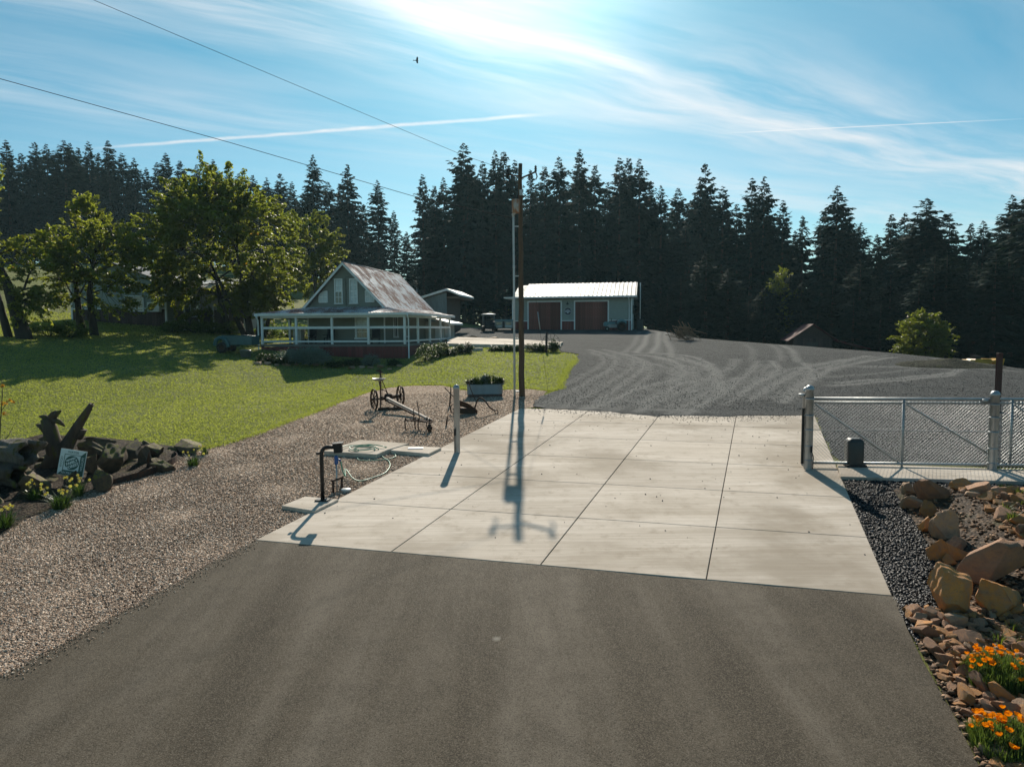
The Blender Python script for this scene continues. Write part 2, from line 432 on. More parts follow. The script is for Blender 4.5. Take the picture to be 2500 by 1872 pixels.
def sheet(name, poly, step, dz, mat, zf=None, attrf=None, wob=0.):
    rng = np.random.default_rng(len(poly))
    bd = dens(poly, step)
    if wob: bd = [(x + rng.normal(0, wob), y + rng.normal(0, wob)) for x, y in bd]
    B = np.array(bd); lo, hi = B.min(0), B.max(0)
    gx, gy = np.meshgrid(np.arange(lo[0], hi[0], step), np.arange(lo[1], hi[1], step)); G = np.stack([gx.ravel(), gy.ravel()], 1)
    G = G + rng.uniform(-.2, .2, G.shape) * step
    G = G[inside(G, bd)]
    if len(G): G = G[polyline_dist(G, bd + bd[:1]) > step * .45]
    vs = [Vector(p) for p in bd] + [Vector(p) for p in G]
    r = geometry.delaunay_2d_cdt(vs, [], [list(range(len(bd)))], 1, 1e-5)
    P = np.array([(v.x, v.y) for v in r[0]]); F = np.array([f for f in r[2] if len(f) == 3])
    z = ter(P[:, 0], P[:, 1]) + dz
    if zf is not None: z = z + zf(P)
    a = P[F[:, 1]] - P[F[:, 0]]; b = P[F[:, 2]] - P[F[:, 0]]
    fl = a[:, 0] * b[:, 1] - a[:, 1] * b[:, 0] < 0; F[fl] = F[fl][:, ::-1]
    me = arrmesh(name, np.column_stack([P, z]), F, mat, True, None if attrf is None else attrf(P))
    return link(name, me), bd
def struct(o): o['kind'] = 'structure'; return o

# the land itself, out to the horizon
def axis(fine_lo, fine_hi, st, lo, hi):
    a = list(np.arange(fine_lo, fine_hi + .01, st)); s = st; v = fine_hi
    while v < hi: s *= 1.25; v += s; a.append(v)
    s = st; v = fine_lo; b = []
    while v > lo: s *= 1.25; v -= s; b.append(v)
    return np.array(b[::-1] + a)
gx, gy = axis(-45, 40, .8, -900, 900), axis(2, 95, .8, -300, 1500)
GX, GY = np.meshgrid(gx, gy); nx = len(gx)
GZ = ter(GX, GY)
idx = np.arange(GX.size).reshape(GX.shape)
F = np.stack([idx[:-1, :-1], idx[:-1, 1:], idx[1:, 1:], idx[1:, :-1]], -1).reshape(-1, 4)
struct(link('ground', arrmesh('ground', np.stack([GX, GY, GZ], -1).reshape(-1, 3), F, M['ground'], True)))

FL, FR, BR, BL = (gp(625, 1324), gp(2177, 1461), gp(1988, 1018), gp(1270, 1000))
def apron(u, v):
    p = (FL.lerp(FR, u)).lerp(BL.lerp(BR, u), v); return p
# left and right edges of the asphalt, carried on behind the camera
def extend(a, b, y):
    k = (y - a[1]) / (b[1] - a[1]); return (a[0] + (b[0] - a[0]) * k, y)
AL0, AL1 = xy(gp(625, 1324)), xy(gp(0, 1659)); AR0, AR1 = xy(gp(2177, 1461)), xy(gp(2390, 1872))
asph = [AL0, AL1, extend(AL0, AL1, -14.), extend(AR0, AR1, -14.), AR1, AR0]
o, asph_b = sheet('driveway', asph, .8, .042, M['asphalt'], None, None, .022); struct(o)

CT = .05      # height of the slab tops
ap = MB()
q = [apron(u, v) for u, v in ((0, 0), (1, 0), (1, 1), (0, 1))]
ap.prism([(p.x, p.y, gz(p.x, p.y) - .12) for p in q], (0, 0, .12 + CT - .022))
apron_o = struct(ap.build('concrete_apron', M['joint']))
VR = [0, .168, .336, .503, .67, .84, 1.0]
apron_poly = [xy(p) for p in q]
for i in range(4):
    for j in range(6):
        g = .0009
        c = [apron(i / 4 + g * (i > 0), VR[j] + g * .7 * (j > 0)), apron((i + 1) / 4 - g * (i < 3), VR[j] + g * .7 * (j > 0)),
             apron((i + 1) / 4 - g * (i < 3), VR[j + 1] - g * .7 * (j < 5)), apron(i / 4 + g * (i > 0), VR[j + 1] - g * .7 * (j < 5))]
        b = MB(); b.prism([(p.x, p.y, gz(p.x, p.y) - .10) for p in c], (0, 0, .10 + CT))
        b.build('slab_panel', M['concrete'], apron_o, bevel=.006)

# gravel lot with tyre tracks
def c3(L): return [xy(gp(1150 + .2486 * a, 780 + .2486 * b)) for a, b in L]
def c8(L): return [xy(gp(1600 + .4069 * a, 720 + .4069 * b)) for a, b in L]
TR = [c3([(780, 880), (1200, 650), (1450, 500), (1520, 430), (1480, 375), (1350, 330)]),
      c3([(920, 880), (1330, 640), (1560, 500), (1600, 420), (1560, 370), (1430, 330), (1300, 300)]),
      c3([(1180, 890), (1700, 660), (2020, 600), (2100, 540), (2060, 460), (1950, 395), (1800, 365), (1600, 350)]),
      c3([(1400, 910), (1850, 700), (2212, 560)]), c3([(1640, 920), (2000, 740), (2212, 650)]),
      c3([(1830, 370), (1850, 300), (1810, 210), (1880, 115)]), c3([(1700, 400), (1760, 470), (1740, 570), (1560, 700), (1300, 860)]),
      c3([(1620, 330), (1700, 250), (1740, 120)]),
      c8([(20, 380), (120, 420), (180, 470), (175, 530), (150, 590)]), c8([(-20, 370), (220, 440), (240, 500), (220, 590)]),
      c8([(490, 410), (420, 460), (300, 540), (200, 600)]), c8([(620, 400), (560, 470), (420, 570)]),
      c8([(700, 400), (740, 450), (600, 540), (480, 620)]), c8([(680, 300), (740, 330), (760, 400)]),
      c8([(1300, 370), (1100, 400), (900, 440), (700, 540), (560, 640)]), c8([(1380, 365), (1200, 420), (980, 480), (800, 600)]),
      c8([(1900, 460), (1600, 440), (1300, 430), (1000, 440)]), c8([(2200, 440), (1800, 470), (1500, 500), (1100, 530)])]
_r = random.Random(4)
for L in list(TR):      # the other wheels, and older passes
    for _ in range(2):
        ox = _r.choice((-1, 1)) * _r.uniform(.7, 2.2); oy = _r.uniform(-1.2, 1.2); TR.append([(x + ox, y + oy) for x, y in L])
def trk(P):
    v = np.zeros(len(P))
    for i, L in enumerate(TR): v = np.maximum(v, (1 - sstep(polyline_dist(P, L), .06, .34)) * (.35 + .6 * ((i * 7) % 5) / 4))
    return {'track': v}
patio_px = [(1092, 846), (1200, 848.5), (1290, 850), (1362, 851.5), (1375, 842), (1230, 833.5), (1092, 828.5)]
patio = [xy(gp(*p)) for p in patio_px]
lot = [xy(gp(*p)) for p in ((1302, 996), (1309, 974), (1339, 964), (1369, 951), (1374, 929), (1386, 904), (1408, 880), (1413, 866), (1398, 863), (1370, 860))]
lot += patio[3:] + [(-10, 62), (-12.5, 70), (-10, 79), (-2, 88), (14, 92), (22, 80), (27, 66), (46, 50), (48, 30), (42, 16.2)]
lot += [xy(gp(*p)) for p in ((2500, 1141), (2046, 1126), (2037, 1120), (1990, 1018), (1900, 1017), (1851, 1017), (1794, 1019), (1750, 1023), (1710, 1025), (1663, 1023), (1605, 1021), (1540, 1014), (1480, 1008), (1436, 1005), (1360, 1002))]
def lotz(P):
    e = polyline_dist(P, [xy(BL), xy(BR)])
    k = np.sin(P[:, 0] * 1.7 + P[:, 1] * .9) * np.sin(P[:, 1] * .8 - P[:, 0] * .35) * .018
    r = np.zeros(len(P))
    for L in TR: r = np.maximum(r, 1 - sstep(polyline_dist(P, L), .1, .4))
    return .034 * (1 - sstep(e, .3, 1.2)) + (k - .004 * r + .012) * sstep(e, .3, 1.5) + .006
o, lot_b = sheet('gravel_lot', lot, .26, .022, M['lot'], lotz, trk, .05); struct(o)

# tan gravel strip beside the apron
chips = [xy(gp(1302, 996)), xy(BL)] + [xy(FL)] + [AL1, extend(AL0, AL1, -14.), (-30, -14), (-22, 10)]
chips += [xy(gp(*p)) for p in ((0, 1312), (60, 1275), (140, 1235), (230, 1196), (330, 1165), (430, 1128), (470, 1104), (509, 1096), (570, 1079), (633, 1059), (700, 1032), (780, 1003), (830, 981), (881, 963), (938, 948), (1017, 941), (1085, 940), (1130, 950), (1165, 957), (1236, 951), (1290, 949), (1340, 955), (1320, 972))]
o, chips_b = sheet('tan_gravel_strip', chips, .5, .022, M['chips'], lambda P: .012 * np.sin(P[:, 0] * 2.1) * np.sin(P[:, 1] * 1.7), None, .03); struct(o)

# dark crushed rock beside the apron, and the planted bed behind the boulders
crush = [xy(gp(2050, 1158)), AR0, xy(gp(2250, 1600)), (7.5, 7.8), (14, 9), (20, 14.), (20, 15.2), xy(gp(2500, 1173))]
o, crush_b = sheet('crushed_rock_bed', crush, .4, .026, M['crushed']); struct(o)
bed = [xy(gp(*p)) for p in ((2200, 1192), (2180, 1200), (2240, 1290), (2275, 1350), (2300, 1450), (2330, 1530), (2262, 1535))] + [AR0 and xy(gp(2240, 1582)), AR1, extend(AR0, AR1, -6.), (16, -6), (20, 4), (20, 13), (15, 14.9)]
o, bed_b = sheet('rock_garden_bed', bed, .5, .045, M['soil']); struct(o)

# ------------------------------------------------------------------ conifers
M['needle'] = leafmat('fir_needles', (.008, .024, .023), (.017, .042, .036), .10, .8, sc=.15, spec=.03)
M['needle2'] = leafmat('hemlock_needles', (.010, .025, .021), (.021, .042, .033), .10, .8, sc=.15, spec=.03)
M['bark'] = pm('fir_bark', (.075, .06, .048), (.03, .024, .019), 2.5, .9, bump=.7, bsc=9, bd=.05, stretch=(3, 3, .5))
def conifer_mesh(seed, h, rad, bare, droop, dens=1., shape=.85, double=False):
    """branches set in whorls round a straight stem, each hung with small flat sprays"""
    g = np.random.default_rng(seed); V = []; tint = []
    stems = [(0., 0., h)] + ([(g.uniform(.5, .9), g.uniform(-.4, .4), h * g.uniform(.86, .95))] if double else [])
    for sx, sy, hh in stems:
        z = bare * hh
        while z < hh * .995:
            t_ = (z - bare * hh) / (hh * (1 - bare)); nb = g.integers(4, 7) if t_ < .85 else g.integers(3, 5)
            prof = (1 - math.exp(-2.3 / shape * (1 - t_))) / (1 - math.exp(-2.3 / shape)) * min(1., .62 + t_ * 3.) + .012
            a0 = g.uniform(0, 6.28)
            for k in range(nb):
                if g.random() < .10 + .16 * (t_ < .25): continue
                L = rad * prof * g.uniform(.62, 1.18); az = a0 + k * 6.283 / nb + g.normal(0, .25)
                el = math.radians(-10 * droop + 44 * t_ ** 1.6) + g.normal(0, .13); zz = z + g.uniform(-.55, .55) * (1 - .7 * t_)
                dirh = np.array([math.cos(az), math.sin(az), 0.]); side = np.array([-math.sin(az), math.cos(az), 0.])
                n = max(6, int((9 + 13 * L / rad * 1.4) * dens * (1.3 if L > 1.2 else 1)))
                s = np.sort(g.uniform(.08, 1., n)); s[-1] = 1.
                rz = np.tan(el) * s * L - droop * .20 * L * s ** 2 + .10 * L * np.maximum(0, s - .7)
                base = np.array([sx, sy, zz]) + dirh * (s * L)[:, None] + np.array([0, 0, 1.]) * rz[:, None]
                sd = np.where(np.arange(n) % 2, 1., -1.) * g.uniform(.35, 1., n); sd[-1] *= .2
                ln = (.28 + .46 * (1 - .62 * s)) * min(1., .35 + L / 3.2) * g.uniform(.7, 1.4, n) * 1.4
                d = dirh * g.uniform(.4, .9, n)[:, None] + side * sd[:, None] + np.array([0, 0, 1.]) * (-.32 * droop + g.normal(0, .16, n))[:, None]
                d /= np.linalg.norm(d, axis=1)[:, None]
                w = np.cross(d, [0, 0, 1.]); w += g.normal(0, .45, w.shape); w /= np.linalg.norm(w, axis=1)[:, None] + 1e-6
                wd = ln * g.uniform(.17, .30, n)
                tip = base + d * ln[:, None]; mid = base + d * (ln * .45)[:, None]
                V.append(np.stack([base, mid + w * wd[:, None], tip, mid - w * wd[:, None] - np.array([0, 0, .06])], 1)); tint.append(np.repeat(g.uniform(0, 1) * .6 + .4 * g.random(n), 4))
                # the bough itself
                q = np.array([sx, sy, zz]); tipb = base[-1]; r = .03
                V.append(np.array([[q + side * r, q - side * r, tipb - side * .004, tipb + side * .004]])); tint.append(np.zeros(4))
            z += (.34 + .18 * (1 - t_)) * g.uniform(.75, 1.3) * (h / 24) ** .5
    V = np.concatenate(V).reshape(-1, 3); F = np.arange(len(V)).reshape(-1, 4)
    return V, F, np.concatenate(tint)
CON = []
for i, (h, rad, bare, dr, sh, dbl, mt) in enumerate([(24, 3.9, .10, 1., .85, 0, 'needle'), (24, 3.1, .16, .8, .8, 0, 'needle'), (24, 4.6, .06, 1.2, 1., 0, 'needle2'),
                                                     (24, 2.9, .26, .7, .75, 0, 'needle'), (24, 4.3, .12, 1., .8, 1, 'needle'), (24, 4.0, .05, 1.3, 1.2, 0, 'needle2'), (24, 3.3, .34, .9, .7, 0, 'needle')]):
    V, F, tn = conifer_mesh(11 + i, h, rad, bare, dr, 1., sh, dbl)
    cm = arrmesh('conifer_crown', V, F, M[mt], False, {'tint': tn})
    tb = MB(); tb.tube([(0, 0, -.6), (0, 0, h * .3), (.05, 0, h * .7), (0, 0, h)], [.36, .27, .14, .015], 9)
    if dbl: tb.tube([(0, 0, h * .45), (.7, 0, h * .6), (.8, 0, h * .9)], [.18, .15, .02], 7)
    CON.append((cm, tb.mesh('conifer_trunk', M['bark']), h))
rt = random.Random(5)
FORM = ['broad', 'narrow', 'wide drooping', 'slender long-trunked', 'twin-topped', 'low-skirted drooping', 'thin bare-trunked']
def conifer(x, y, top_z, var=None, label=None, group=None, wide=1.):
    var = rt.randrange(len(CON)) if var is None else var
    cm, tm, h = CON[var]; z = gz(x, y) - .1; label = FORM[var] + ' ' + label
    H = top_z - z; s = H / h; w = s ** .6 * wide * rt.uniform(.9, 1.12)
    e = empty('conifer', (x, y, z), rt.uniform(0, 6.28), label, 'tree', group); e.scale = (w, w, s)
    link('trunk', tm, e); link('crown', cm, e)
    return e
D = 2500 / 2212
LB = 'dark conifer in the forest row behind the garage'; GB = 'conifers behind the garage'
LL = 'dark conifer on the hilltop behind the leafy yard trees'; GL = 'conifers on the hillside'
LRt = 'dark conifer in the forest edge behind the red-roofed shed'; GR = 'conifers beyond the gravel lot'
# tops read off the skyline: x, y, distance, form
TOPS = [(-30, 330, 128, 4), (12, 302, 126, 1), (45, 330, 131, 3), (75, 306, 124, 4), (100, 312, 129, 0), (128, 340, 133, 1), (150, 310, 127, 0), (168, 318, 131, 2), (190, 305, 126, 1), (212, 330, 134, 5), (232, 303, 127, 2), (262, 330, 129, 1),
        (288, 342, 131, 0), (315, 362, 133, 1), (338, 350, 136, 2), (357, 330, 130, 1), (388, 346, 134, 3), (425, 356, 134, 0), (460, 344, 132, 1), (490, 372, 135, 0), (515, 374, 133, 2), (545, 378, 130, 6), (575, 384, 133, 0), (605, 374, 128, 4), (630, 392, 133, 1),
        (675, 335, 112, 0), (708, 392, 118, 6), (750, 354, 108, 2), (735, 400, 112, 1), (783, 440, 112, 3), (815, 390, 104, 0), (850, 455, 108, 1), (878, 500, 110, 2), (912, 376, 99, 1), (938, 400, 104, 3), (958, 384, 101, 0), (1000, 308, 97, 4), (1020, 360, 103, 3),
        (1042, 348, 100, 1), (1070, 326, 98, 0), (1088, 326, 101, 3), (1112, 345, 99, 1), (1146, 366, 103, 5), (1176, 358, 98, 3), (1207, 338, 96, 6), (1252, 322, 95, 1), (1285, 356, 98, 6), (1312, 395, 102, 0), (1338, 340, 94, 1), (1358, 340, 97, 3), (1382, 344, 95, 0),
        (1405, 390, 98, 3), (1428, 402, 96, 0), (1465, 405, 99, 6), (1500, 420, 97, 0), (1524, 352, 92, 4), (1562, 402, 92, 1), (1592, 440, 94, 2), (1625, 384, 89, 1), (1652, 382, 90, 0), (1692, 432, 90, 1), (1735, 466, 90, 5), (1780, 456, 88, 1), (1810, 402, 85, 0),
        (1832, 450, 88, 2), (1860, 482, 88, 0), (1895, 506, 90, 5), (1926, 462, 86, 2), (1955, 460, 84, 5), (1995, 482, 86, 0), (2022, 466, 85, 1), (2052, 463, 83, 2), (2098, 482, 82, 5), (2125, 478, 80, 0), (2160, 470, 84, 2), (2188, 422, 76, 0), (2212, 432, 78, 2), (2250, 440, 80, 1)]
for x, y, Y, f in TOPS:
    Y += 24 if x < 640 else 23 if x < 1460 else float(np.interp(x, [1460, 1700, 2200], [23, 12, 6])); p = at(x * D, y * D, Y)
    if x < 640: conifer(p.x, p.y, p.z, f, LL, GL, .92)
    elif x < 1500: conifer(p.x, p.y, p.z, f, LB, GB, .86)
    else: conifer(p.x, p.y, p.z, f, LRt, GR, .9)
# the ranks behind, and a lower rank in front
sk = np.array([(a * D, b * D) for a, b, _, _ in TOPS]); sk = sk[np.argsort(sk[:, 0])]
for r_ in range(3):
    for i in range(34):
        x = -60 + i * 80 + rt.uniform(-36, 36); y0 = float(np.interp(x, sk[:, 0], sk[:, 1]))
        Y = (160 if x < 700 else 136 if x < 1080 else 131 if x < 1650 else 110) + r_ * 9 + rt.uniform(-3, 3)
        if 930 < x < 990: continue
        y = y0 + rt.uniform(50, 120) * (1 if r_ < 2 else .8)
        p = at(x, y, Y)
        conifer(p.x, p.y, p.z, None, LL if x < 724 else LB if x < 1700 else LRt, GL if x < 724 else GB if x < 1700 else GR, 1.12)
for i in range(52):      # a middle rank that closes the wall of trees
    x = -80 + i * 52 + rt.uniform(-18, 18); y0 = float(np.interp(x, sk[:, 0], sk[:, 1]))
    if 900 < x < 1010 or 1180 < x < 1290: continue
    Y = np.interp(x, [0, 700, 1080, 1650, 2500], [155, 141, 128, 120, 94]) + rt.uniform(-2, 4)
    p = at(x, min(y0 + rt.uniform(110, 210), 700), float(Y))
    conifer(p.x, p.y, p.z, rt.choice([0, 2, 5, 4]), LL if x < 724 else LB if x < 1700 else LRt, GL if x < 724 else GB if x < 1700 else GR, 1.3)
for i in range(26):      # shorter growth along the shaded edge on the right
    x = 1640 + i * 36 + rt.uniform(-14, 14); Y = np.interp(x, [1600, 1900, 2200, 2560], [88, 80, 74, 64]) + rt.uniform(-2, 5)
    p = at(x, rt.uniform(610, 760), float(Y))
    conifer(p.x, p.y, p.z, rt.choice([2, 5, 0, 2]), 'young conifer along the shaded edge beyond the gravel lot', 'young conifers beyond the gravel lot', 1.25)

for i in range(40):      # the forest goes on past both edges of the view
    x = 24 + (i % 20) * 7.5 + rt.uniform(-3, 3) if i < 20 else rt.uniform(-190, -85); y = float(np.interp(x, [24, 60, 180], [96, 66, 20])) + rt.uniform(0, 10) if i < 20 else rt.uniform(120, 165)
    if i < 20 and x < 46: y += 22
    conifer(x, y, gz(x, y) + rt.uniform(17, 25), rt.choice([0, 2, 4, 5]), LRt if i < 20 else LL, GR if i < 20 else GL, 1.35)
# ------------------------------------------------------------------ broadleaf trees
M['bark2'] = pm('maple_bark', (.05, .042, .033), (.022, .018, .015), 4, .9, bump=.6, bsc=14, bd=.03, stretch=(2, 2, .6))
M['leaf'] = leafmat('maple_leaves', (.075, .09, .018), (.165, .16, .036), .52, .5, (.25, .105, .02), tk=2.3)
M['leaf2'] = leafmat('young_leaves', (.075, .095, .016), (.165, .165, .034), .52, .5, tk=1.7)
M['leaf3'] = leafmat('bush_leaves', (.05, .08, .018), (.12, .15, .035), .5, .5, tk=1.7)
def leaves(g, C, n, sig, size, flat=.6):
    """leaf-shaped faces scattered round cluster centres C"""
    k = g.integers(0, len(C), n); off = g.normal(0, 1, (n, 3)) * sig * np.array([1, 1, flat]); off[:, 2] -= .15 * (off[:, 0] ** 2 + off[:, 1] ** 2) / sig
    P = C[k] + off
    az = g.uniform(0, 6.28, n); el = g.normal(-.35, .5, n)
    d = np.stack([np.cos(az) * np.cos(el), np.sin(az) * np.cos(el), np.sin(el)], 1)
    w = np.cross(d, [0, 0, 1.]) + g.normal(0, .35, (n, 3)); w /= np.linalg.norm(w, axis=1)[:, None]
    s = size * g.uniform(.65, 1.35, n)[:, None]
    up = np.cross(w, d); V = np.stack([P - d * s * .5, P + w * s * .42 + up * s * .1, P + d * s * .55, P - w * s * .42 + up * s * .1], 1).reshape(-1, 3)
    ct = g.random(len(C)); tint = np.repeat(np.clip(.55 * ct[k] + .45 * g.random(n), 0, 1), 4)
    return V, np.arange(len(V)).reshape(-1, 4), tint
def spray_leaves(g, C, n, ln, size, cen):
    """leaves strung along short outward twigs, so the crown reads as sprays with gaps"""
    m = len(C) * 3; base = np.repeat(C, 3, 0) + g.normal(0, .22, (m, 3)) * ln * 1.2
    d = base - cen; d[:, 2] = d[:, 2] * .55 + .10; d /= np.linalg.norm(d, axis=1)[:, None] + 1e-6; d += g.normal(0, .42, d.shape); d /= np.linalg.norm(d, axis=1)[:, None]
    L = ln * g.uniform(.7, 1.5, m)
    k = g.integers(0, m, n); s = g.random(n) ** .8
    P = base[k] + d[k] * (s * L[k])[:, None]; P[:, 2] -= .22 * s ** 2 * L[k]; P += g.normal(0, 1, (n, 3)) * (.13 * ln * (1.15 - .6 * s))[:, None] * np.array([1, 1, .55])
    a = d[k] + g.normal(0, .65, (n, 3)); a[:, 2] -= .35; a /= np.linalg.norm(a, axis=1)[:, None]
    w = np.cross(a, [0, 0, 1.]) + g.normal(0, .3, (n, 3)); w /= np.linalg.norm(w, axis=1)[:, None]
    z = size * g.uniform(.6, 1.3, n)[:, None]; up = np.cross(w, a)
    V = np.stack([P - a * z * .45, P + w * z * .45 + up * z * .1, P + a * z * .6, P - w * z * .45 + up * z * .1], 1).reshape(-1, 3)
    ct = g.random(m); return V, np.arange(len(V)).reshape(-1, 4), np.repeat(np.clip(.6 * ct[k] + .4 * g.random(n), 0, 1), 4)
def lump(g, n, rx, ry, rz, zc, inner=.35, bottom=-.75):
    """points in a lumpy crown envelope"""
    lob = g.normal(0, 1, (9, 3)); lob /= np.linalg.norm(lob, axis=1)[:, None]; amp = g.uniform(-.22, .26, 9)
    o = []
    while len(o) < n:
        d = g.normal(0, 1, 3); d /= np.linalg.norm(d)
        if d[2] < bottom: continue
        r = g.uniform(inner, 1) ** .6; r *= 1 + float(np.sum(amp * np.maximum(0, lob @ d) ** 4))
        o.append((d[0] * rx * r, d[1] * ry * r, zc + d[2] * rz * r))
    return np.array(o)
def leafy(name, loc, seed, C, trunks, nleaf, sig, size, mat, label, cat='tree', group=None, limb=.05, fork=.45):
    g = np.random.default_rng(seed); e = empty(name, loc, 0, label, cat, group)
    tb = MB(); joints = []
    for base, top, r in trunks:
        b, tp = Vector(base), Vector(top); mid = b.lerp(tp, .5) + Vector(g.normal(0, .18, 3))
        tb.tube([b - Vector((0, 0, .3)), b + Vector((0, 0, .05)), b.lerp(mid, .5), mid, mid.lerp(tp, .6), tp], [r * 1.5, r * 1.25, r, r * .8, r * .5, r * .14], 8)
        joints += [b.lerp(mid, .8), mid, mid.lerp(tp, .3), mid.lerp(tp, .6), mid.lerp(tp, .85)]
    main = C[g.choice(len(C), min(len(C), 26), replace=False)]
    for c in main:
        c = Vector(c); j = min(joints, key=lambda q: (q - c).length + max(0, q.z - c.z + .2) * 2.); m = j.lerp(c, .5) + Vector((0, 0, .12 * (c - j).length))
        tb.tube([j, m, c], [limb * 1.3, limb * .8, limb * .3], 5, False); joints.append(m)
    J = list(joints)
    for c in C:
        c = Vector(c); j = min(J, key=lambda q: (q - c).length)
        tb.tube([j, j.lerp(c, .5) + Vector((0, 0, .05)), c], [limb * .45, limb * .3, limb * .12], 3, False)
    tb.build('trunk', M['bark2'], e)
    V, F, tn = spray_leaves(g, C, nleaf, sig * 1.7, size, np.array([C[:, 0].mean(), C[:, 1].mean(), C[:, 2].mean() * .62]))
    link('crown', arrmesh('crown', V, F, mat, False, {'tint': tn}), e)
    return e
g0 = np.random.default_rng(2)
# the broad maple beside the farmhouse: several stems
p = gp(612, 822); b = p
zt = (at(450, 402, b.y).z - b.z) * .91
C = np.concatenate([lump(np.random.default_rng(3), 380, 5.5, 5.2, zt * .50, zt * .52), lump(np.random.default_rng(4), 60, 2.4, 2.6, 1.6, zt * .80), lump(np.random.default_rng(5), 50, 2.2, 2., 1.5, 3.3) + np.array([3.2, -.5, 0])])
C[:, 0] += -2.6
leafy('maple_tree', (b.x, b.y, b.z), 7, C, [((0, 0, 0), (-1., .2, zt * .6), .26), ((.5, .25, 0), (1.6, .8, zt * .5), .2), ((-.6, .4, 0), (-3.6, .6, zt * .55), .2), ((.9, .7, 0), (2., 1.5, zt * .42), .15), ((-2.2, 1.2, .2), (-3.2, 1.4, zt * .4), .3)],
      92000, .56, .21, M['leaf'], 'broad many-stemmed maple beside the porch of the farmhouse', limb=.07)
# the smaller two-stemmed maple left of it
p = gp(230, 818); zt = (at(190, 484, p.y).z - p.z) * .94
g1 = np.random.default_rng(21)
C = np.concatenate([lump(g1, 170, 3.0, 2.8, zt * .44, zt * .52, .25), lump(g1, 16, .8, .8, 1.3, zt * .9), lump(g1, 14, 1., .8, .7, zt * .62) + np.array([3., 0, 0]), lump(g1, 12, .6, .6, .9, zt * .72) + np.array([-2.6, 0, 0])])
leafy('maple_tree', (p.x, p.y, p.z), 22, C, [((0, 0, 0), (.4, 0, zt * .7), .24), ((-1.1, .3, 0), (-1.4, .2, zt * .75), .22), ((-.7, .2, .1), (-2.2, 0, zt * .5), .1)], 19000, .48, .21, M['leaf'], 'loose two-stemmed maple in front of the pale outbuilding', limb=.05)
# leaning trunk at the frame edge
p = gp(48, 826); g1 = np.random.default_rng(31)
C = np.concatenate([lump(g1, 60, 2.5, 2.4, 2.2, 4.6, .2) + np.array([-1., 0, 0]), lump(g1, 26, 1.2, 1., .9, 2.3) + np.array([1.0, -.3, 0]), lump(g1, 40, 1.7, 1.6, 1.9, 9.2) + np.array([-2.6, 0, 0])])
leafy('maple_tree', (p.x, p.y, p.z), 32, C, [((.3, 0, 0), (-2., .2, 6.5), .38), ((-.9, .3, 0), (-2.6, .2, 9.), .2)], 7500, .44, .22, M['leaf'], 'maple with a thick leaning trunk past the stones at the lawn edge', limb=.06)
# behind the farmhouse, and smaller ones round about
def simple_tree(px, top, Y, rx, seed, n, mat, label, ncl=150, bot=.1, cat='tree', group=None, size=.22, sig=.5):
    x = at(px, top, Y).x; z = gz(x, Y); zt = at(px, top, Y).z - z; g = np.random.default_rng(seed)
    hz = zt * (1 - bot) / 2; C = lump(g, ncl, rx, rx * .95, hz * .98, zt * bot + hz, .25, -.95)
    return leafy('broadleaf_tree' if cat == 'tree' else 'shrub', (x, Y, z), seed, C, [((0, 0, 0), (.1, 0, zt * .8), .05 + zt * .018), ((.2, .1, 0), (.5, .2, zt * .65), .03 + zt * .01)], n, sig, size, mat, label, cat, group, limb=.04)
simple_tree(768, 522, 80, 3.1, 41, 24000, M['leaf'], 'rounded green maple rising behind the farmhouse roof', 150, .15, size=.26)
simple_tree(2260, 772, 63, 1.75, 42, 15000, M['leaf2'], 'bright yellow-green leafy tree beyond the gravel lot', 130, .0, size=.2)
simple_tree(1905, 640, 82, 1.6, 43, 2600, M['leaf2'], 'thin young broadleaf lit against the dark firs by the shed', 40, .2)
simple_tree(345, 612, 92, 4.2, 44, 6000, M['leaf'], 'leafy tree on the slope behind the pale outbuilding', 90, .05, size=.3)
simple_tree(690, 640, 96, 3.0, 45, 5000, M['leaf'], 'leafy tree on the slope beside the maple', 60, .05, size=.3)
for i in range(16):      # sunlit undergrowth seen between the trunks behind the garage
    x = [1120, 1150, 1178, 1205, 1238, 1262, 1590, 1612, 1640, 1440, 1470, 1010, 1050, 1085, 1226, 1190][i]
    simple_tree(x, [700, 712, 696, 690, 700, 720, 735, 720, 760, 640, 660, 720, 730, 715, 735, 740][i], 138 + (i % 4) * 5, 2.9, 60 + i, 1500, M['leaf2'], 'sunlit yellow-green undergrowth between the trunks of the forest', 26, .0, 'shrub', 'undergrowth in the forest', .34, .55)

# ------------------------------------------------------------------ building materials
M['white'] = pm('white_paint', (.72, .74, .73), (.60, .62, .61), 3, .55, bump=.1, bsc=40, bd=.003, c3=(.42, .42, .39), sc3=9, th3=.70)
M['siding'] = pm('grey_green_siding', (.20, .215, .185), (.165, .178, .155), 2.5, .7, bump=.15, bsc=60, bd=.003)
M['siding2'] = pm('sage_siding', (.27, .31, .28), (.23, .265, .24), 2.5, .7, bump=.15, bsc=60, bd=.003)
M['beige'] = pm('beige_siding', (.46, .43, .37), (.38, .355, .30), 2.5, .7)
M['redboard'] = pm('weathered_red_board', (.20, .052, .046), (.10, .032, .03), 5, .85, bump=.4, bsc=30, bd=.006, stretch=(3, 3, .35), alt=.25, c3=(.14, .12, .10), sc3=7, th3=.66)
M['greyboard'] = pm('weathered_grey_board', (.13, .105, .09), (.062, .05, .044), 5, .85, bump=.4, bsc=30, bd=.006, stretch=(3, 3, .35), alt=.3, c3=(.19, .165, .14), sc3=7, th3=.64)
M['doorboard'] = pm('barn_door_board', (.23, .075, .055), (.11, .04, .034), 5, .85, bump=.4, bsc=30, bd=.006, stretch=(3, 3, .35), alt=.35, c3=(.23, .15, .115), sc3=7, th3=.64)
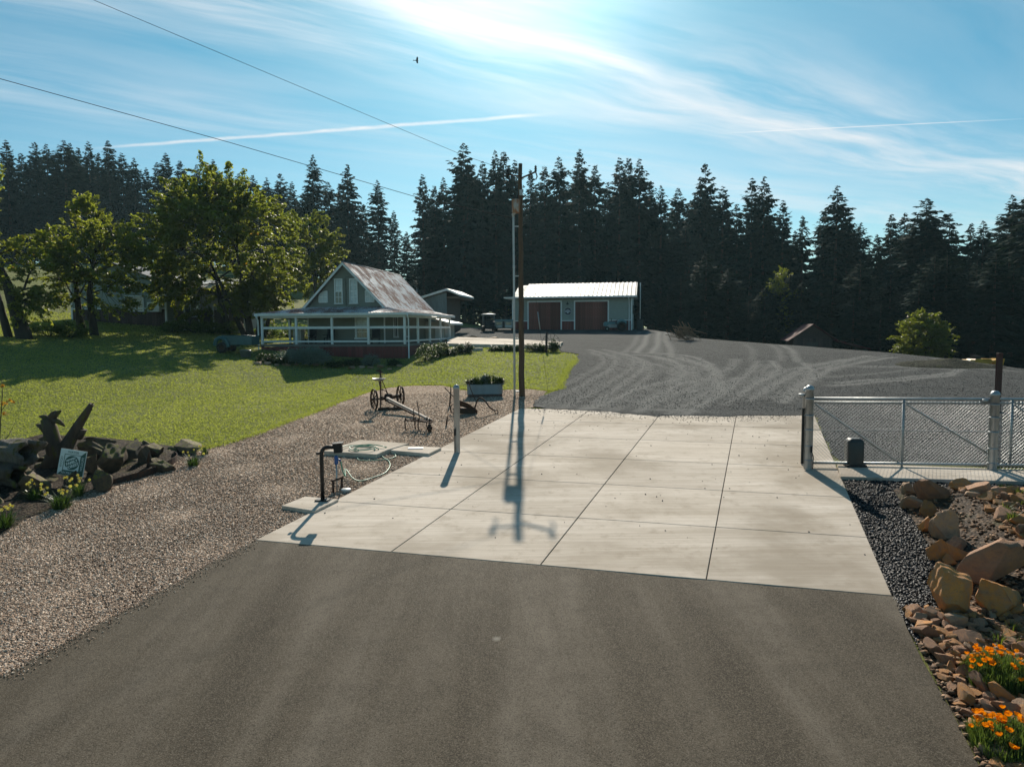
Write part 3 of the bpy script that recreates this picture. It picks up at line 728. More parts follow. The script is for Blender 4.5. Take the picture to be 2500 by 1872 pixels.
M['brownboard'] = pm('weathered_brown_board', (.095, .06, .05), (.045, .03, .027), 5, .85, bump=.4, bsc=30, bd=.006, stretch=(3, 3, .35), alt=.3, c3=(.14, .11, .10), sc3=7, th3=.66)
M['tin'] = pm('galvanised_roof', (.20, .215, .23), (.15, .165, .18), 1.5, .6, metal=.35, spec=.25, bump=.1, bsc=8, bd=.01)
M['dark'] = pm('dark_void', (.012, .013, .014), None, 3, .6)
M['deck'] = pm('deck_board', (.20, .19, .17), (.13, .125, .115), 6, .8)
M['soffit'] = pm('soffit_board', (.17, .12, .09), (.12, .085, .065), 4, .8)
M['iron'] = pm('black_iron', (.02, .021, .022), (.012, .012, .013), 12, .5, metal=.4)
M['rust'] = pm('rusty_iron', (.10, .048, .026), (.038, .022, .016), 9, .85, metal=.25, bump=.4, bsc=50, bd=.004, c3=(.03, .026, .024), sc3=12, th3=.55)
M['galv'] = pm('galvanised_steel', (.40, .42, .43), (.29, .31, .32), 6, .45, metal=.75, spec=.5, bump=.12, bsc=30, bd=.003, c3=(.22, .22, .21), sc3=14, th3=.66)
def glass_mat():
    m, t, b, o = nmat('window_glass')
    n = t.noise(coords(t), 2., 3); t.put(b.inputs['Base Color'], t.ramp(n, [(.35, (.02, .03, .035)), (.65, (.05, .065, .07))]))
    b.inputs['Roughness'].default_value = .06; b.inputs['Specular IOR Level'].default_value = .9; return m
M['glass'] = glass_mat()
M['curtain'] = pm('curtained_pane', (.50, .56, .58), (.36, .42, .44), 4, .25, spec=.8)
def oldroof_mat():
    m, t, b, o = nmat('rust_streaked_tin'); v = coords(t)
    s = t.noise(t.mapv(v, (1., .5, .5)), 1.1, 7, .68, .5); f = t.noise(t.mapv(v, (.6, 5., .6)), 2.4, 6, .62)
    k = t.m('ADD', t.m('MULTIPLY', s, .55), t.m('MULTIPLY', f, .5))
    c = t.ramp(k, [(.40, (.55, .58, .61)), (.50, (.46, .46, .47)), (.55, (.24, .12, .095)), (.64, (.15, .07, .055))])
    t.put(b.inputs['Base Color'], c); t.put(b.inputs['Roughness'], t.smooth(k, .45, .56, .45, .85))
    t.put(b.inputs['Metallic'], t.smooth(k, .45, .54, .25, 0.))
    return m
M['oldroof'] = oldroof_mat()

def corrugated(p00, p10, p11, p01, pitch=.2, amp=.02, n2=1):
    """wavy sheet: ribs run from the p00-p10 edge to the p01-p11 edge"""
    p00, p10, p11, p01 = map(Vector, (p00, p10, p11, p01)); nrm = (p10 - p00).cross(p01 - p00).normalized()
    n = max(4, int((p10 - p00).length / pitch * 4)); b = MB(); vs = []; fs = []
    for i in range(n + 1):
        u = i / n; h = nrm * (amp * (math.cos(i * math.pi / 2) + .3 * math.cos(i * math.pi)))
        vs += [p00.lerp(p10, u) + h, p01.lerp(p11, u) + h]
    for i in range(n): fs.append((2 * i, 2 * i + 2, 2 * i + 3, 2 * i + 1))
    m = len(vs); vs += [v - nrm * .012 for v in vs]
    for i in range(n): fs.append((m + 2 * i + 1, m + 2 * i + 3, m + 2 * i + 2, m + 2 * i))
    fs += [(2 * i, m + 2 * i, m + 2 * i + 2, 2 * i + 2) for i in range(n)] + [(2 * i + 1, 2 * i + 3, m + 2 * i + 3, m + 2 * i + 1) for i in range(n)]
    return b.add(vs, fs)
def boards(parent, a, b, z0, z1, w, mat, name='board', th=.03, out=None, jit=.012, seed=1, zb=None):
    """upright boards side by side from a to b, each its own piece"""
    a, b = Vector((*a, 0)), Vector((*b, 0)); L = (b - a).length; d = (b - a) / L; n = max(1, round(L / w)); w = L / n; r = random.Random(seed)
    nr = Vector((d.y, -d.x, 0)); ang = math.atan2(d.y, d.x); base = {}
    for i in range(n):
        c = a + d * ((i + .5) * w); h = z1 - z0
        k = i % 3
        if k not in base:
            m = MB(); m.box((0, 0, h / 2), (w - .008 - .004 * k, th, h - .01 * k)); base[k] = m.mesh(name, mat, .003)
        c = c + nr * (th / 2 + r.uniform(0, jit)); link(name, base[k], parent, (c.x, c.y, z0), (0, 0, ang))
def lap(b, x0, x1, y, z0, z1, st=.16, gable=None):
    """lapped siding courses on a wall facing -y"""
    z = z0
    while z < z1 - .02:
        zt = min(z + st, z1); zz = (z + zt) / 2
        a, c = (x0, x1) if gable is None else gable(zt)
        if c - a > .1: b.add([(a, y - .022, z), (c, y - .022, z), (c, y - .004, zt), (a, y - .004, zt), (a, y, z), (c, y, z), (c, y, zt), (a, y, zt)], [(0, 1, 2, 3), (4, 7, 6, 5), (0, 4, 5, 1), (3, 2, 6, 7), (0, 3, 7, 4), (1, 5, 6, 2)])
        z = zt
def window(parent, c, w, h, axis='x', mull=(2, 2), pane='glass', fr=.07, arch=0, out=-1, sash=True):
    """frame, panes and glazing bars; built in the x-z plane, or y-z when axis is 'y'"""
    cx, cy, cz = c
    def T(x, d, z): return (cx + x, cy + d, cz + z) if axis == 'x' else (cx + d, cy + x, cz + z)
    def bx(b, x0, x1, d0, d1, z0, z1):
        p, q = T(x0, d0, z0), T(x1, d1, z1); b.b2([min(i, j) for i, j in zip(p, q)], [max(i, j) for i, j in zip(p, q)])
    f = MB(); o = out * .07
    if arch == 0:
        bx(f, -w / 2 - fr, -w / 2, 0, o, -h / 2, h / 2); bx(f, w / 2, w / 2 + fr, 0, o, -h / 2, h / 2)
        bx(f, -w / 2 - fr, w / 2 + fr, 0, o * 1.1, h / 2, h / 2 + fr); bx(f, -w / 2 - fr * 1.4, w / 2 + fr * 1.4, 0, o * 1.5, -h / 2 - fr, -h / 2)
    else:     # quarter-round head, high side towards the gable's middle
        n = 8; pts = [(arch * w / 2, -h / 2), (arch * w / 2, h / 2)] + [(arch * (w / 2 - w * math.sin(i / n * 1.57)), h / 2 - h * .55 * (1 - math.cos(i / n * 1.57))) for i in range(1, n + 1)] + [(-arch * w / 2, -h / 2)]
        for (x0, z0), (x1, z1) in zip(pts, pts[1:] + pts[:1]): f.bar(T(x0, o / 2, z0), T(x1, o / 2, z1), fr * .9, fr * .9)
    fo = f.build('window', M['white'], parent)
    g = MB()
    if arch == 0:
        nx_, nz_ = mull; gw, gh = w / nx_, h / nz_
        for i in range(nx_):
            for j in range(nz_):
                q = MB(); bx(q, -w / 2 + i * gw + .012, -w / 2 + (i + 1) * gw - .012, -out * .02, out * .012, -h / 2 + j * gh + .012, -h / 2 + (j + 1) * gh - .012)
                q.build('pane', M['glass' if (pane == 'mix' and j < nz_ / 2) else 'curtain' if pane in ('mix', 'curtain') else 'glass'], fo)
        for i in range(1, nx_): bx(g, -w / 2 + i * gw - .014, -w / 2 + i * gw + .014, -out * .01, out * .035, -h / 2, h / 2)
        for j in range(1, nz_): bx(g, -w / 2, w / 2, -out * .01, out * (.045 if sash and j * 2 == nz_ else .03), -h / 2 + j * gh - (.03 if sash and j * 2 == nz_ else .014), -h / 2 + j * gh + (.03 if sash and j * 2 == nz_ else .014))
    else:
        q = MB(); q.prism([T(x, .0, z) for x, z in pts], T(0, out * .02, 0) if False else ((0, out * .02, 0) if axis == 'x' else (out * .02, 0, 0))); q.build('pane', M['curtain'], fo)
        bx(g, -.014, .014, 0, out * .04, -h / 2, h * .35); bx(g, -w / 2, w / 2, 0, out * .035, -.03, 0)
    if g.v: g.build('glazing_bar', M['white'], fo)
    return fo

# ------------------------------------------------------------------ farmhouse
HX, HY, HZ = -7.0, 47.0, 2.42
H = empty('farmhouse', (HX, HY, HZ), R(-8.5), 'grey-green gabled farmhouse with white wraparound porch and rust-streaked tin roof', 'house')
def hw(x, y, z=0):
    c, s = math.cos(R(-8.5)), math.sin(R(-8.5)); return Vector((HX + x * c - y * s, HY + x * s + y * c, HZ + z))
PW, DK, EV, WJ = 10.2, 1.14, 3.22, 3.70         # porch width, deck, porch eave, where its roof meets the wall
X0, X1, Y0, Y1 = -7.75, -2.2, 2.2, 14.6            # walls
AX, RZ, GE = -4.97, 6.78, 3.68                     # ridge
b = MB(); b.b2((X0, Y0, -.6), (X1, Y1, WJ)); b.prism([(X0, Y0, WJ), (X1, Y0, WJ), (AX, Y0, RZ - .12)], (0, Y1 - Y0, 0)); b.build('wall', M['siding'], H)
b = MB(); lap(b, X0, X1, Y0, DK, WJ - .1); sl_ = (RZ - .12 - WJ) / (AX - X0)
lap(b, X0, X1, Y0, WJ, RZ - .15, .16, lambda z: (X0 + (z - WJ) / sl_, X1 - (z - WJ) / sl_)); b.build('lapped_siding', M['siding'], H)
for sgn in (-1, 1):
    ex = AX + sgn * 3.25; ez = RZ - 3.25 * (RZ - GE) / 2.98
    rf = corrugated((AX, Y0 - .45, RZ), (AX, Y1 + .5, RZ), (ex, Y1 + .5, ez), (ex, Y0 - .45, ez), .26, .02); ro = rf.build('roof', M['oldroof'], H)
    for yy in (Y0 - .47, Y1 + .46): f = MB(); f.prism([(AX, yy, RZ - .02), (ex, yy, ez - .02), (ex, yy, ez - .21), (AX, yy, RZ - .21)], (0, .05, 0)); f.build('barge_board', M['white'], H)
b = MB(); b.tube([(AX, Y0 - .47, RZ + .02), (AX, Y1 + .5, RZ + .02)], .05, 8); b.build('ridge_cap', M['tin'], H)
# porch roof on three sides
ov = .25
PR = [(-PW - ov, -ov), (ov, -ov), (ov, 13.2), (-PW - ov, 13.2)]
for nm, q in (('front', ((-PW - ov, -ov, EV), (ov, -ov, EV), (X1, Y0, WJ), (X0, Y0, WJ))), ('right', ((ov, -ov, EV), (ov, 13.2, EV), (X1, 13.2, WJ), (X1, Y0, WJ))), ('left', ((-PW - ov, 13.2, EV), (-PW - ov, -ov, EV), (X0, Y0, WJ), (X0, 13.2, WJ)))):
    corrugated(*q, .2, .014).build('porch_roof', M['oldroof'] if nm != 'left' else M['tin'], H)
    so = MB(); so.prism([(x, y, z - .10) for x, y, z in q], (0, 0, .03)); so.build('porch_ceiling', M['siding'], H)
f = MB(); f.b2((-PW - ov, -ov - .05, EV - .16), (ov + .05, -ov, EV + .01)); f.b2((ov, -ov, EV - .16), (ov + .05, 13.2, EV + .01)); f.b2((-PW - ov - .05, -ov - .05, EV - .16), (-PW - ov, 13.2, EV + .01)); f.build('gutter', M['white'], H)
f = MB(); f.b2((-PW, -.02, EV - .30), (0, .08, EV - .16)); f.b2((-.10, .08, EV - .30), (0, 12.9, EV - .16)); f.b2((-PW, .08, EV - .30), (-PW + .1, 12.9, EV - .16)); f.build('porch_beam', M['white'], H)
# deck, posts, rails, skirting
b = MB(); b.b2((-PW - .02, -.02, DK - .14), (.02, Y0 + .05, DK)); b.b2((X1 - .05, Y0, DK - .14), (.02, 12.9, DK)); b.b2((-PW - .02, Y0, DK - .14), (X0 + .05, 12.9, DK)); b.build('deck', M['deck'], H)
pw = .15
fx = [-PW + .08, -7.66, -5.12, -2.58, -.08]
pts_ = [(x, .06) for x in fx] + [(-.08, y) for y in (3.2, 6.4, 9.6, 12.7)] + [(-PW + .08, y) for y in (4.2, 8.4, 12.7)]
pm_ = MB(); pm_.b2((-pw / 2, -pw / 2, 0), (pw / 2, pw / 2, EV - .3 - DK)); pmesh = pm_.mesh('porch_post', M['white'], .01)
for x, y in pts_: link('porch_post', pmesh, H, (x, y, DK))
def rail(a, b_, z, w, h):
    m = MB(); m.bar((*a, z), (*b_, z), w, h); m.build('porch_rail', M['white'], H)
for A in (fx,):
    for xa, xb in zip(fx[:-1], fx[1:]):
        rail((xa + pw / 2, .06), (xb - pw / 2, .06), DK + 1.12, .05, .16); rail((xa + pw / 2, .06), (xb - pw / 2, .06), DK + .20, .05, .11)
for X_, ys in ((-.08, (.06, 3.2, 6.4, 9.6, 12.7)), (-PW + .08, (.06, 4.2, 8.4, 12.7))):
    for ya, yb in zip(ys[:-1], ys[1:]):
        rail((X_, ya + pw / 2), (X_, yb - pw / 2), DK + 1.12, .05, .16); rail((X_, ya + pw / 2), (X_, yb - pw / 2), DK + .20, .05, .11)
boards(H, (-PW, .03), (-.02, .03), -.9, DK - .15, .27, M['redboard'], 'skirting_board', seed=3)
boards(H, (-.03, .05), (-.03, 12.8), -.9, DK - .15, .3, M['redboard'], 'skirting_board', seed=4)
for x in (-PW - ov + .12, ov - .02):
    b = MB(); b.tube([(x, -ov - .07, EV - .1), (x, -ov - .07, EV - .22), (x, -.10, EV - .45), (x, -.10, .12 if x > -1 else .35), (x, -.28, .0 if x > -1 else .22)], .05, 8); b.build('downspout', M['white'], H)
# gable and porch windows
window(H, (AX - .48, Y0 - .02, 4.78), .46, 1.62, 'x', (2, 4), 'mix', .07); window(H, (AX + .62, Y0 - .02, 4.78), .46, 1.62, 'x', (2, 4), 'curtain', .07)
window(H, (AX - 1.62, Y0 - .02, 4.42), .62, .78, 'x', arch=1, fr=.06); window(H, (AX + 1.78, Y0 - .02, 4.42), .62, .78, 'x', arch=-1, fr=.06)
window(H, (X1 - 1.6, Y0 - .02, 2.35), .75, 1.55, 'x', (2, 4), 'mix', .13)
for yy in (4.6, 7.3): window(H, (X1 + .02, yy, 2.3), .8, 1.4, 'y', (2, 2), 'glass', .09, out=1)
b = MB(); b.b2((X1 - .02, Y0 - .05, DK), (X1 + .05, Y0 + .08, WJ - .1)); b.build('corner_board', M['white'], H); b = MB(); b.b2((X0 - .05, Y0 - .05, DK), (X0 + .02, Y0 + .08, WJ - .1)); b.build('corner_board', M['white'], H)
b = MB(); b.tube([(AX + .05, Y0 - .06, WJ + .1), (AX + .05, Y0 - .06, 5.6), (AX + .1, Y0 - .3, 5.7)], .03, 6); b.build('service_mast', M['siding'], H)
# lean-to at the back right
b = MB(); b.b2((X1, 12.9, -.3), (-.55, 16.5, 2.75)); b.build('lean_to_wall', M['beige'], H)
b = MB(); b.prism([(X1 - .2, 12.3, 3.3), (.15, 12.3, 2.62), (.15, 12.3, 2.46), (X1 - .2, 12.3, 3.14)], (0, 4.6, 0)); b.build('lean_to_roof', M['white'], H)
b = MB(); b.b2((-1.35, 12.84, .0), (-.62, 12.9, 2.2)); b.build('lean_to_door', M['white'], H)
# things on the porch
for i, (x, y) in enumerate(((-7.2, 1.3), (-5.9, 1.4), (-2.6, 1.5))):
    e = empty('porch_chair', tuple(hw(x, y, DK)), R(-8.5 + 12 * (i - 1)), ['dark wooden porch chair beside the wall corner', 'dark wooden porch chair between the porch posts', 'dark wooden porch chair under the porch window'][i], 'chair', 'chairs on the porch')
    b = MB(); b.b2((-.28, -.28, .38), (.28, .25, .43)); b.build('seat', M['iron'], e)
    b = MB(); b.box((0, .3, .72), (.56, .04, .7), (R(-12), 0, 0)); b.build('backrest', M['iron'], e)
    for sx in (-.25, .25):
        for sy in (-.24, .22):
            b = MB(); b.b2((sx - .025, sy - .025, 0), (sx + .025, sy + .025, .38)); b.build('leg', M['iron'], e)
    for sx in (-.3, .3): b = MB(); b.b2((sx - .04, -.28, .6), (sx + .04, .25, .63)); b.build('armrest', M['iron'], e)
b = MB(); b.b2((-.3, -.3, 0), (.3, .3, .95)); b.b2((-.34, -.34, .95), (.34, .34, 1.0)); o = b.build('storage_box', M['beige'], None, tuple(hw(-8.4, 2.0, DK)), (0, 0, R(-8.5)), .02); tag(o, 'pale storage box standing on the porch by the corner of the house', 'box')

# ------------------------------------------------------------------ tall board-clad shed behind the house
p = at(1092, 800, 68); zb = gz(p.x, 68) - .1
S = empty('board_shed', (p.x, 68, zb), R(-8), 'tall grey board-clad shed with an overhanging roof behind the farmhouse', 'shed')
tz = at(1092, 712, 68).z - zb
b = MB(); b.prism([(-6.5, 0, -.3), (0, 0, -.3), (0, 0, tz), (-6.5, 0, tz - 1.9)], (0, 6, 0)); b.build('wall', M['greyboard'], S)
M['tealboard'] = pm('blue_grey_board', (.17, .21, .22), (.11, .14, .15), 5, .8, stretch=(3, 3, .35), alt=.15, bump=.3, bsc=30, bd=.005)
for i in range(22):
    x = -6.5 + i * .295; m = MB(); m.b2((x + .004, -.04, -.3), (x + .289, -.012, tz - 1.9 + (x + 6.5) / 6.5 * 1.9 - .02)); m.build('board', M['tealboard'], S)
b = MB(); b.prism([(-6.9, -.5, tz - 1.94), (.1, -.5, tz + .08), (.1, -.5, tz + .28), (-6.9, -.5, tz - 1.74)], (0, 7, 0)); b.prism([(.1, -.5, tz + .08), (1.35, -.5, tz - .45), (1.35, -.5, tz - .28), (.1, -.5, tz + .28)], (0, 7, 0)); b.build('roof', M['white'], S)
b = MB(); b.b2((.12, -.4, tz - .62), (1.2, 6.4, tz - .5)); b.build('soffit', M['soffit'], S)
for x in (-4.4, -3.2): b = MB(); b.cyl((x, 1, tz - 1.4), (x, 1, tz + .35), .035); b.build('vent_pipe', M['galv'], S)

# ------------------------------------------------------------------ garage
GY = 72.; pr = at(1543, 808, GY); gz0 = gz(pr.x, GY) + .02
G = empty('garage', (pr.x, GY, gz0), R(-11), 'long pale green garage with two plank doors and a shining metal roof', 'garage')
GW = 12.3; GH = at(1543, 722, GY).z - gz0; GR_ = at(1550, 689, GY + 4).z - gz0; GD = 8.
b = MB(); b.b2((-GW, 0, -.4), (0, GD, GH)); b.prism([(0, 0, GH), (0, GD, GH), (0, GD / 2, GR_ - .15)], (-GW, 0, 0)); b.build('wall', M['siding2'], G)
dl = [(-GW + 1.72, -GW + 5.05), (-GW + 6.55, -GW + 9.85)]
b = MB()
for a, c in ((-GW, dl[0][0]), (dl[0][1], dl[1][0]), (dl[1][1], 0.)): lap(b, a, c, -.001, 1.05, GH - .05, .2)
lap(b, dl[0][0], dl[0][1], -.001, 3.0, GH - .05, .2); lap(b, dl[1][0], dl[1][1], -.001, 3.0, GH - .05, .2)
b.build('lapped_siding', M['siding2'], G)
corrugated((-GW + 1.1, -.75, GH - .02), (.45, -.75, GH - .02), (.45, GD / 2, GR_), (-GW + 1.1, GD / 2, GR_), .42, .016).build('roof', M['tin'], G)
corrugated((.45, GD + .6, GH), (-GW + 1.1, GD + .6, GH), (-GW + 1.1, GD / 2, GR_), (.45, GD / 2, GR_), .42, .03).build('roof', M['tin'], G)
b = MB(); b.b2((-GW - .75, -.85, GH - .12), (-GW + 1.1, 3, GH + .0)); b.build('side_canopy', M['white'], G)
b = MB(); b.b2((-GW + 1.0, -.88, GH - .16), (.5, -.76, GH + .0)); b.build('gutter', M['white'], G)
b = MB(); b.b2((-GW + .6, -.72, GH - .22), (.35, 0, GH - .17)); b.build('soffit', M['soffit'], G)
for k, (a, c) in enumerate(dl):
    d = MB(); d.b2((a, -.02, -.2), (c, .05, 2.95)); dd = d.build('door', M['dark'], G)
    boards(dd, (a + .02, -.03), (c - .02, -.03), .03, 2.92, .26, M['doorboard'], 'plank', .035, seed=8 + k)
    f = MB(); f.b2((a - .13, -.09, 0), (a, -.026, 3.05)); f.b2((c, -.09, 0), (c + .13, -.026, 3.05)); f.b2((a - .13, -.095, 2.93), (c + .13, -.026, 3.07)); f.build('door_frame', M['white'], G)
for j, (a, c) in enumerate(((-GW + .12, dl[0][0] - .13), (dl[0][1] + .13, dl[1][0] - .13), (dl[1][1] + .13, -.1))):
    boards(G, (a, -.01), (c, -.01), .0, .98, .3, M['redboard'], 'wainscot_board', .03, seed=20 + j)
    m = MB(); m.b2((a, -.075, .98), (c, -.03, 1.06)); m.build('wainscot_rail', M['white'], G)
b = MB(); b.b2((-GW - .02, -.09, 0), (-GW + .12, .05, GH - .15)); b.build('corner_board', M['white'], G); b = MB(); b.b2((-.12, -.09, 0), (.02, .05, GH - .15)); b.build('corner_board', M['white'], G)
b = MB(); b.tube([(-.35, -.8, GH - .1), (-.35, -.8, GH - .25), (-.3, -.13, GH - .45), (-.3, -.13, .1), (-.3, -.3, .03)], .05); b.build('downspout', M['white'], G)
b = MB(); b.tube([(.75, GD * .45, GR_ - .1), (.75, GD * .45, 1.2)], .05); b.build('downspout', M['white'], G)
for yy in (1.2, 3.6): b = MB(); b.b2((.02, yy, 1.7 - .0), (.06, yy + .9, 2.6)); b.build('side_window', M['glass'], G)
for i in range(6): b = MB(); b.disc((-GW + 1.2 + i * 2.05, -.4, GH - .235), (0, 0, 1), .07, 12, .03); b.build('soffit_light', M['white'], G)
lx = (dl[0][1] + dl[1][0]) / 2
b = MB(); b.tube([(lx, -.03, 2.9), (lx, -.35, 2.95), (lx, -.4, 2.8)], .02, 6); b.lathe([(.03, 2.84), (.16, 2.68), (.17, 2.66)], 14, (lx, -.4, 0)); b.build('sign_lamp', M['iron'], G)
def text(body, size, mat, parent, loc, rot, name='lettering', ext=.003, bold=.0, shear=0., sx=1.):
    c = bpy.data.curves.new('t', 'FONT'); c.body = body; c.size = size; c.align_x = 'CENTER'; c.align_y = 'CENTER'; c.extrude = ext; c.offset = bold; c.shear = shear; c.resolution_u = 3
    o = bpy.data.objects.new('t', c); COL.objects.link(o); bpy.context.view_layer.update()
    me = bpy.data.meshes.new_from_object(o.evaluated_get(bpy.context.evaluated_depsgraph_get())); bpy.data.objects.remove(o)
    me.materials.clear(); me.materials.append(mat)
    q = link(name, me, parent, loc, rot); q.scale = (sx, 1, 1); return q
M['signdark'] = pm('sign_dark', (.035, .04, .06), (.028, .03, .045), 4, .45); M['signpale'] = pm('sign_pale', (.66, .70, .72), (.55, .6, .62), 4, .45)
gs = empty('round_sign', (0, 0, 0), 0, 'round dark sign with pale letters between the two garage doors', 'sign')
gs.matrix_world = G.matrix_basis @ Matrix.Translation((lx, -.055, 1.98))
b = MB(); b.disc((0, 0, 0), (0, 1, 0), .40, 32, .03); b.build('plate', M['signdark'], gs)
b = MB(); b.torus((0, -.017, 0), (0, 1, 0), .385, .012, 32, 6); b.build('rim', M['signpale'], gs)
b = MB(); b.prism([(-.12, -.018, .13), (.12, -.018, .13), (.13, -.018, -.02), (.07, -.018, -.16), (0, -.018, -.21), (-.07, -.018, -.16), (-.13, -.018, -.02)], (0, -.008, 0)); b.build('shield', M['signpale'], gs)
text('G', .26, M['signpale'], gs, (-.235, -.022, 0), (R(90), 0, 0), bold=.006); text('C', .26, M['signpale'], gs, (.235, -.022, 0), (R(90), 0, 0), bold=.006); text('M', .2, M['signdark'], gs, (0, -.03, 0), (R(90), 0, 0), bold=.006)

# ------------------------------------------------------------------ outbuilding behind the maples
OY = 60.; pl = at(178, 798, OY); oz = gz(pl.x + 4, OY) - .15
OB = empty('outbuilding', (pl.x, OY, oz), R(-3), 'pale green outbuilding with weathered board wainscot behind the maples', 'house')
ow = at(415, 798, OY).x - pl.x; OH = at(415, 690, OY).z - oz
b = MB(); b.b2((0, 0, -1.5), (ow, 7, OH)); b.prism([(0, 0, OH), (ow, 0, OH), (ow / 2, 0, OH + 1.5)], (0, 7, 0)); b.build('wall', M['siding2'], OB)
b = MB(); lap(b, 0, ow, -.001, 1.42, OH, .18); b.build('lapped_siding', M['siding2'], OB)
boards(OB, (.1, -.01), (ow - .1, -.01), -1.2, 1.3, .24, M['brownboard'], 'wainscot_board', seed=31)
b = MB(); b.b2((0, -.09, 1.3), (ow, -.03, 1.4)); b.b2((-.03, -.1, -1.2), (.11, .06, OH)); b.b2((ow - .11, -.1, -1.2), (ow + .03, .06, OH)); b.build('trim', M['white'], OB)
for sgn in (0, 1):
    ex = -.5 if sgn == 0 else ow + .5
    corrugated((ow / 2, -.6, OH + 1.6), (ow / 2, 7.5, OH + 1.6), (ex, 7.5, OH - .1), (ex, -.6, OH - .1), .3, .02).build('roof', M['tin'], OB)
wx = at(335, 760, OY).x - pl.x
window(OB, (wx, -.06, 1.75), 1.45, 1.15, 'x', (2, 1), 'glass', .1)
hp = MB(); hp.b2((wx + 1.3, -.5, 1.05), (wx + 2.35, -.12, 1.85)); ho = hp.build('heat_pump', M['white'], OB, bevel=.03)
b = MB(); b.torus((wx + 1.65, -.51, 1.45), (0, 1, 0), .28, .02, 24, 6); b.disc((wx + 1.65, -.505, 1.45), (0, 1, 0), .27, 24, .01); b.build('fan_grille', M['iron'], ho)
# its lower wing to the right
wl = at(590, 798, OY).x - pl.x - ow
b = MB(); b.b2((ow, 1.2, -1.2), (ow + wl, 6, OH - .5)); b.build('wing_wall', M['beige'], OB)
boards(OB, (ow + .1, 1.18), (ow + wl, 1.18), -1., 1.2, .26, M['greyboard'], 'wainscot_board', seed=33)
b = MB(); b.prism([(ow, .4, OH - .6), (ow, 4, OH + .3), (ow, 4, OH + .42), (ow, .4, OH - .46)], (wl + .4, 0, 0)); b.build('wing_roof', M['white'], OB)
for i in range(4): b = MB(); b.b2((ow + .9 + i * 1.25, 1.05, -1.), (ow + 1.0 + i * 1.25, 1.15, 1.6)); b.build('trim_post', M['white'], OB)
window(OB, (ow + 1.9, 1.12, 1.3), .7, 1.2, 'x', (2, 2), 'glass', .09)
b = MB(); b.b2((ow + 1.0, 1.1, -.9), (ow + 1.45, 1.17, 1.4)); b.build('wing_door', M['dark'], OB)
wk = MB(); a_, c_ = gp(530, 803), gp(770, 812)
a_, c_ = Vector((-27, 57.5, 0)), Vector((-9.8, 60.8, 0))
n = 14
for i in range(n):
    u0, u1 = a_.lerp(c_, i / n), a_.lerp(c_, (i + 1) / n); zz = max(gz(u0.x, u0.y), gz(u1.x, u1.y))
    wk.prism([(u0.x, u0.y, gz(u0.x, u0.y) + .04), (u1.x, u1.y, gz(u1.x, u1.y) + .04), (u1.x, u1.y + 1.2, gz(u1.x, u1.y + 1.2) + .04), (u0.x, u0.y + 1.2, gz(u0.x, u0.y + 1.2) + .04)], (0, 0, .06))
struct(wk.build('path', M['pad']))

# ------------------------------------------------------------------ patio slab behind the lawn
pz = [gz(*p) for p in patio]; 
b = MB(); b.prism([(x, y, z - .1) for (x, y), z in zip(patio, pz)], (0, 0, .34)); struct(b.build('patio', M['pad']))
q0, q1 = gp(1130, 857), gp(1178, 857); b = MB(); b.box(((q0 + q1) / 2 + Vector((0, .3, .08))), ((q1 - q0).length, .7, .28)); o = b.build('step', M['pad']); tag(o, 'single concrete step up to the patio beside the flower bed', 'step')

# ------------------------------------------------------------------ red-roofed shed below the lot
SY = 70.; p = at(1985, 800, SY); z = gz(p.x, SY) - .1; tzp = at(1985, 791, SY).z
RS = empty('red_roofed_shed', (p.x, SY, z), R(-13), 'small dark shed with a rusty red metal roof beyond the gravel lot', 'shed')
rh = tzp - z; eh = at(1913, 826, SY).z - z
M['redroof'] = pm('red_metal_roof', (.15, .03, .034), (.09, .024, .026), 2, .7, metal=0., spec=.2, stretch=(1, .3, 1), c3=(.2, .08, .075), sc3=1.5, th3=.62)
b = MB(); b.b2((-1.8, 0, -.5), (1.8, 5, eh)); b.prism([(-1.8, 0, eh), (1.8, 0, eh), (0, 0, rh - .1)], (0, 5, 0)); b.build('wall', M['brownboard'], RS)
for sgn in (-1, 1): corrugated((0, -.5, rh), (0, 5.4, rh), (sgn * 2.3, 5.4, eh - .25), (sgn * 2.3, -.5, eh - .25), .3, .02).build('roof', M['redroof'], RS)
boards(RS, (-1.8, -.01), (1.8, -.01), -.3, eh, .3, M['brownboard'], 'board', seed=41)
b = MB(); b.prism([(1.9, -.3, eh - .1), (5.2, -.3, eh - 1.0), (5.2, -.3, eh - 1.1), (1.9, -.3, eh - .2)], (0, 5, 0)); b.build('lean_to_roof', M['redroof'], RS)
for x, y in ((4.9, -.1), (4.9, 4.4)): b = MB(); b.b2((x - .07, y - .07, -.5), (x + .07, y + .07, eh - 1.0)); b.build('post', M['greyboard'], RS)
b = MB(); b.b2((-.5, -.06, -.3), (.5, -.045, 1.8)); b.build('door', M['greyboard'], RS)

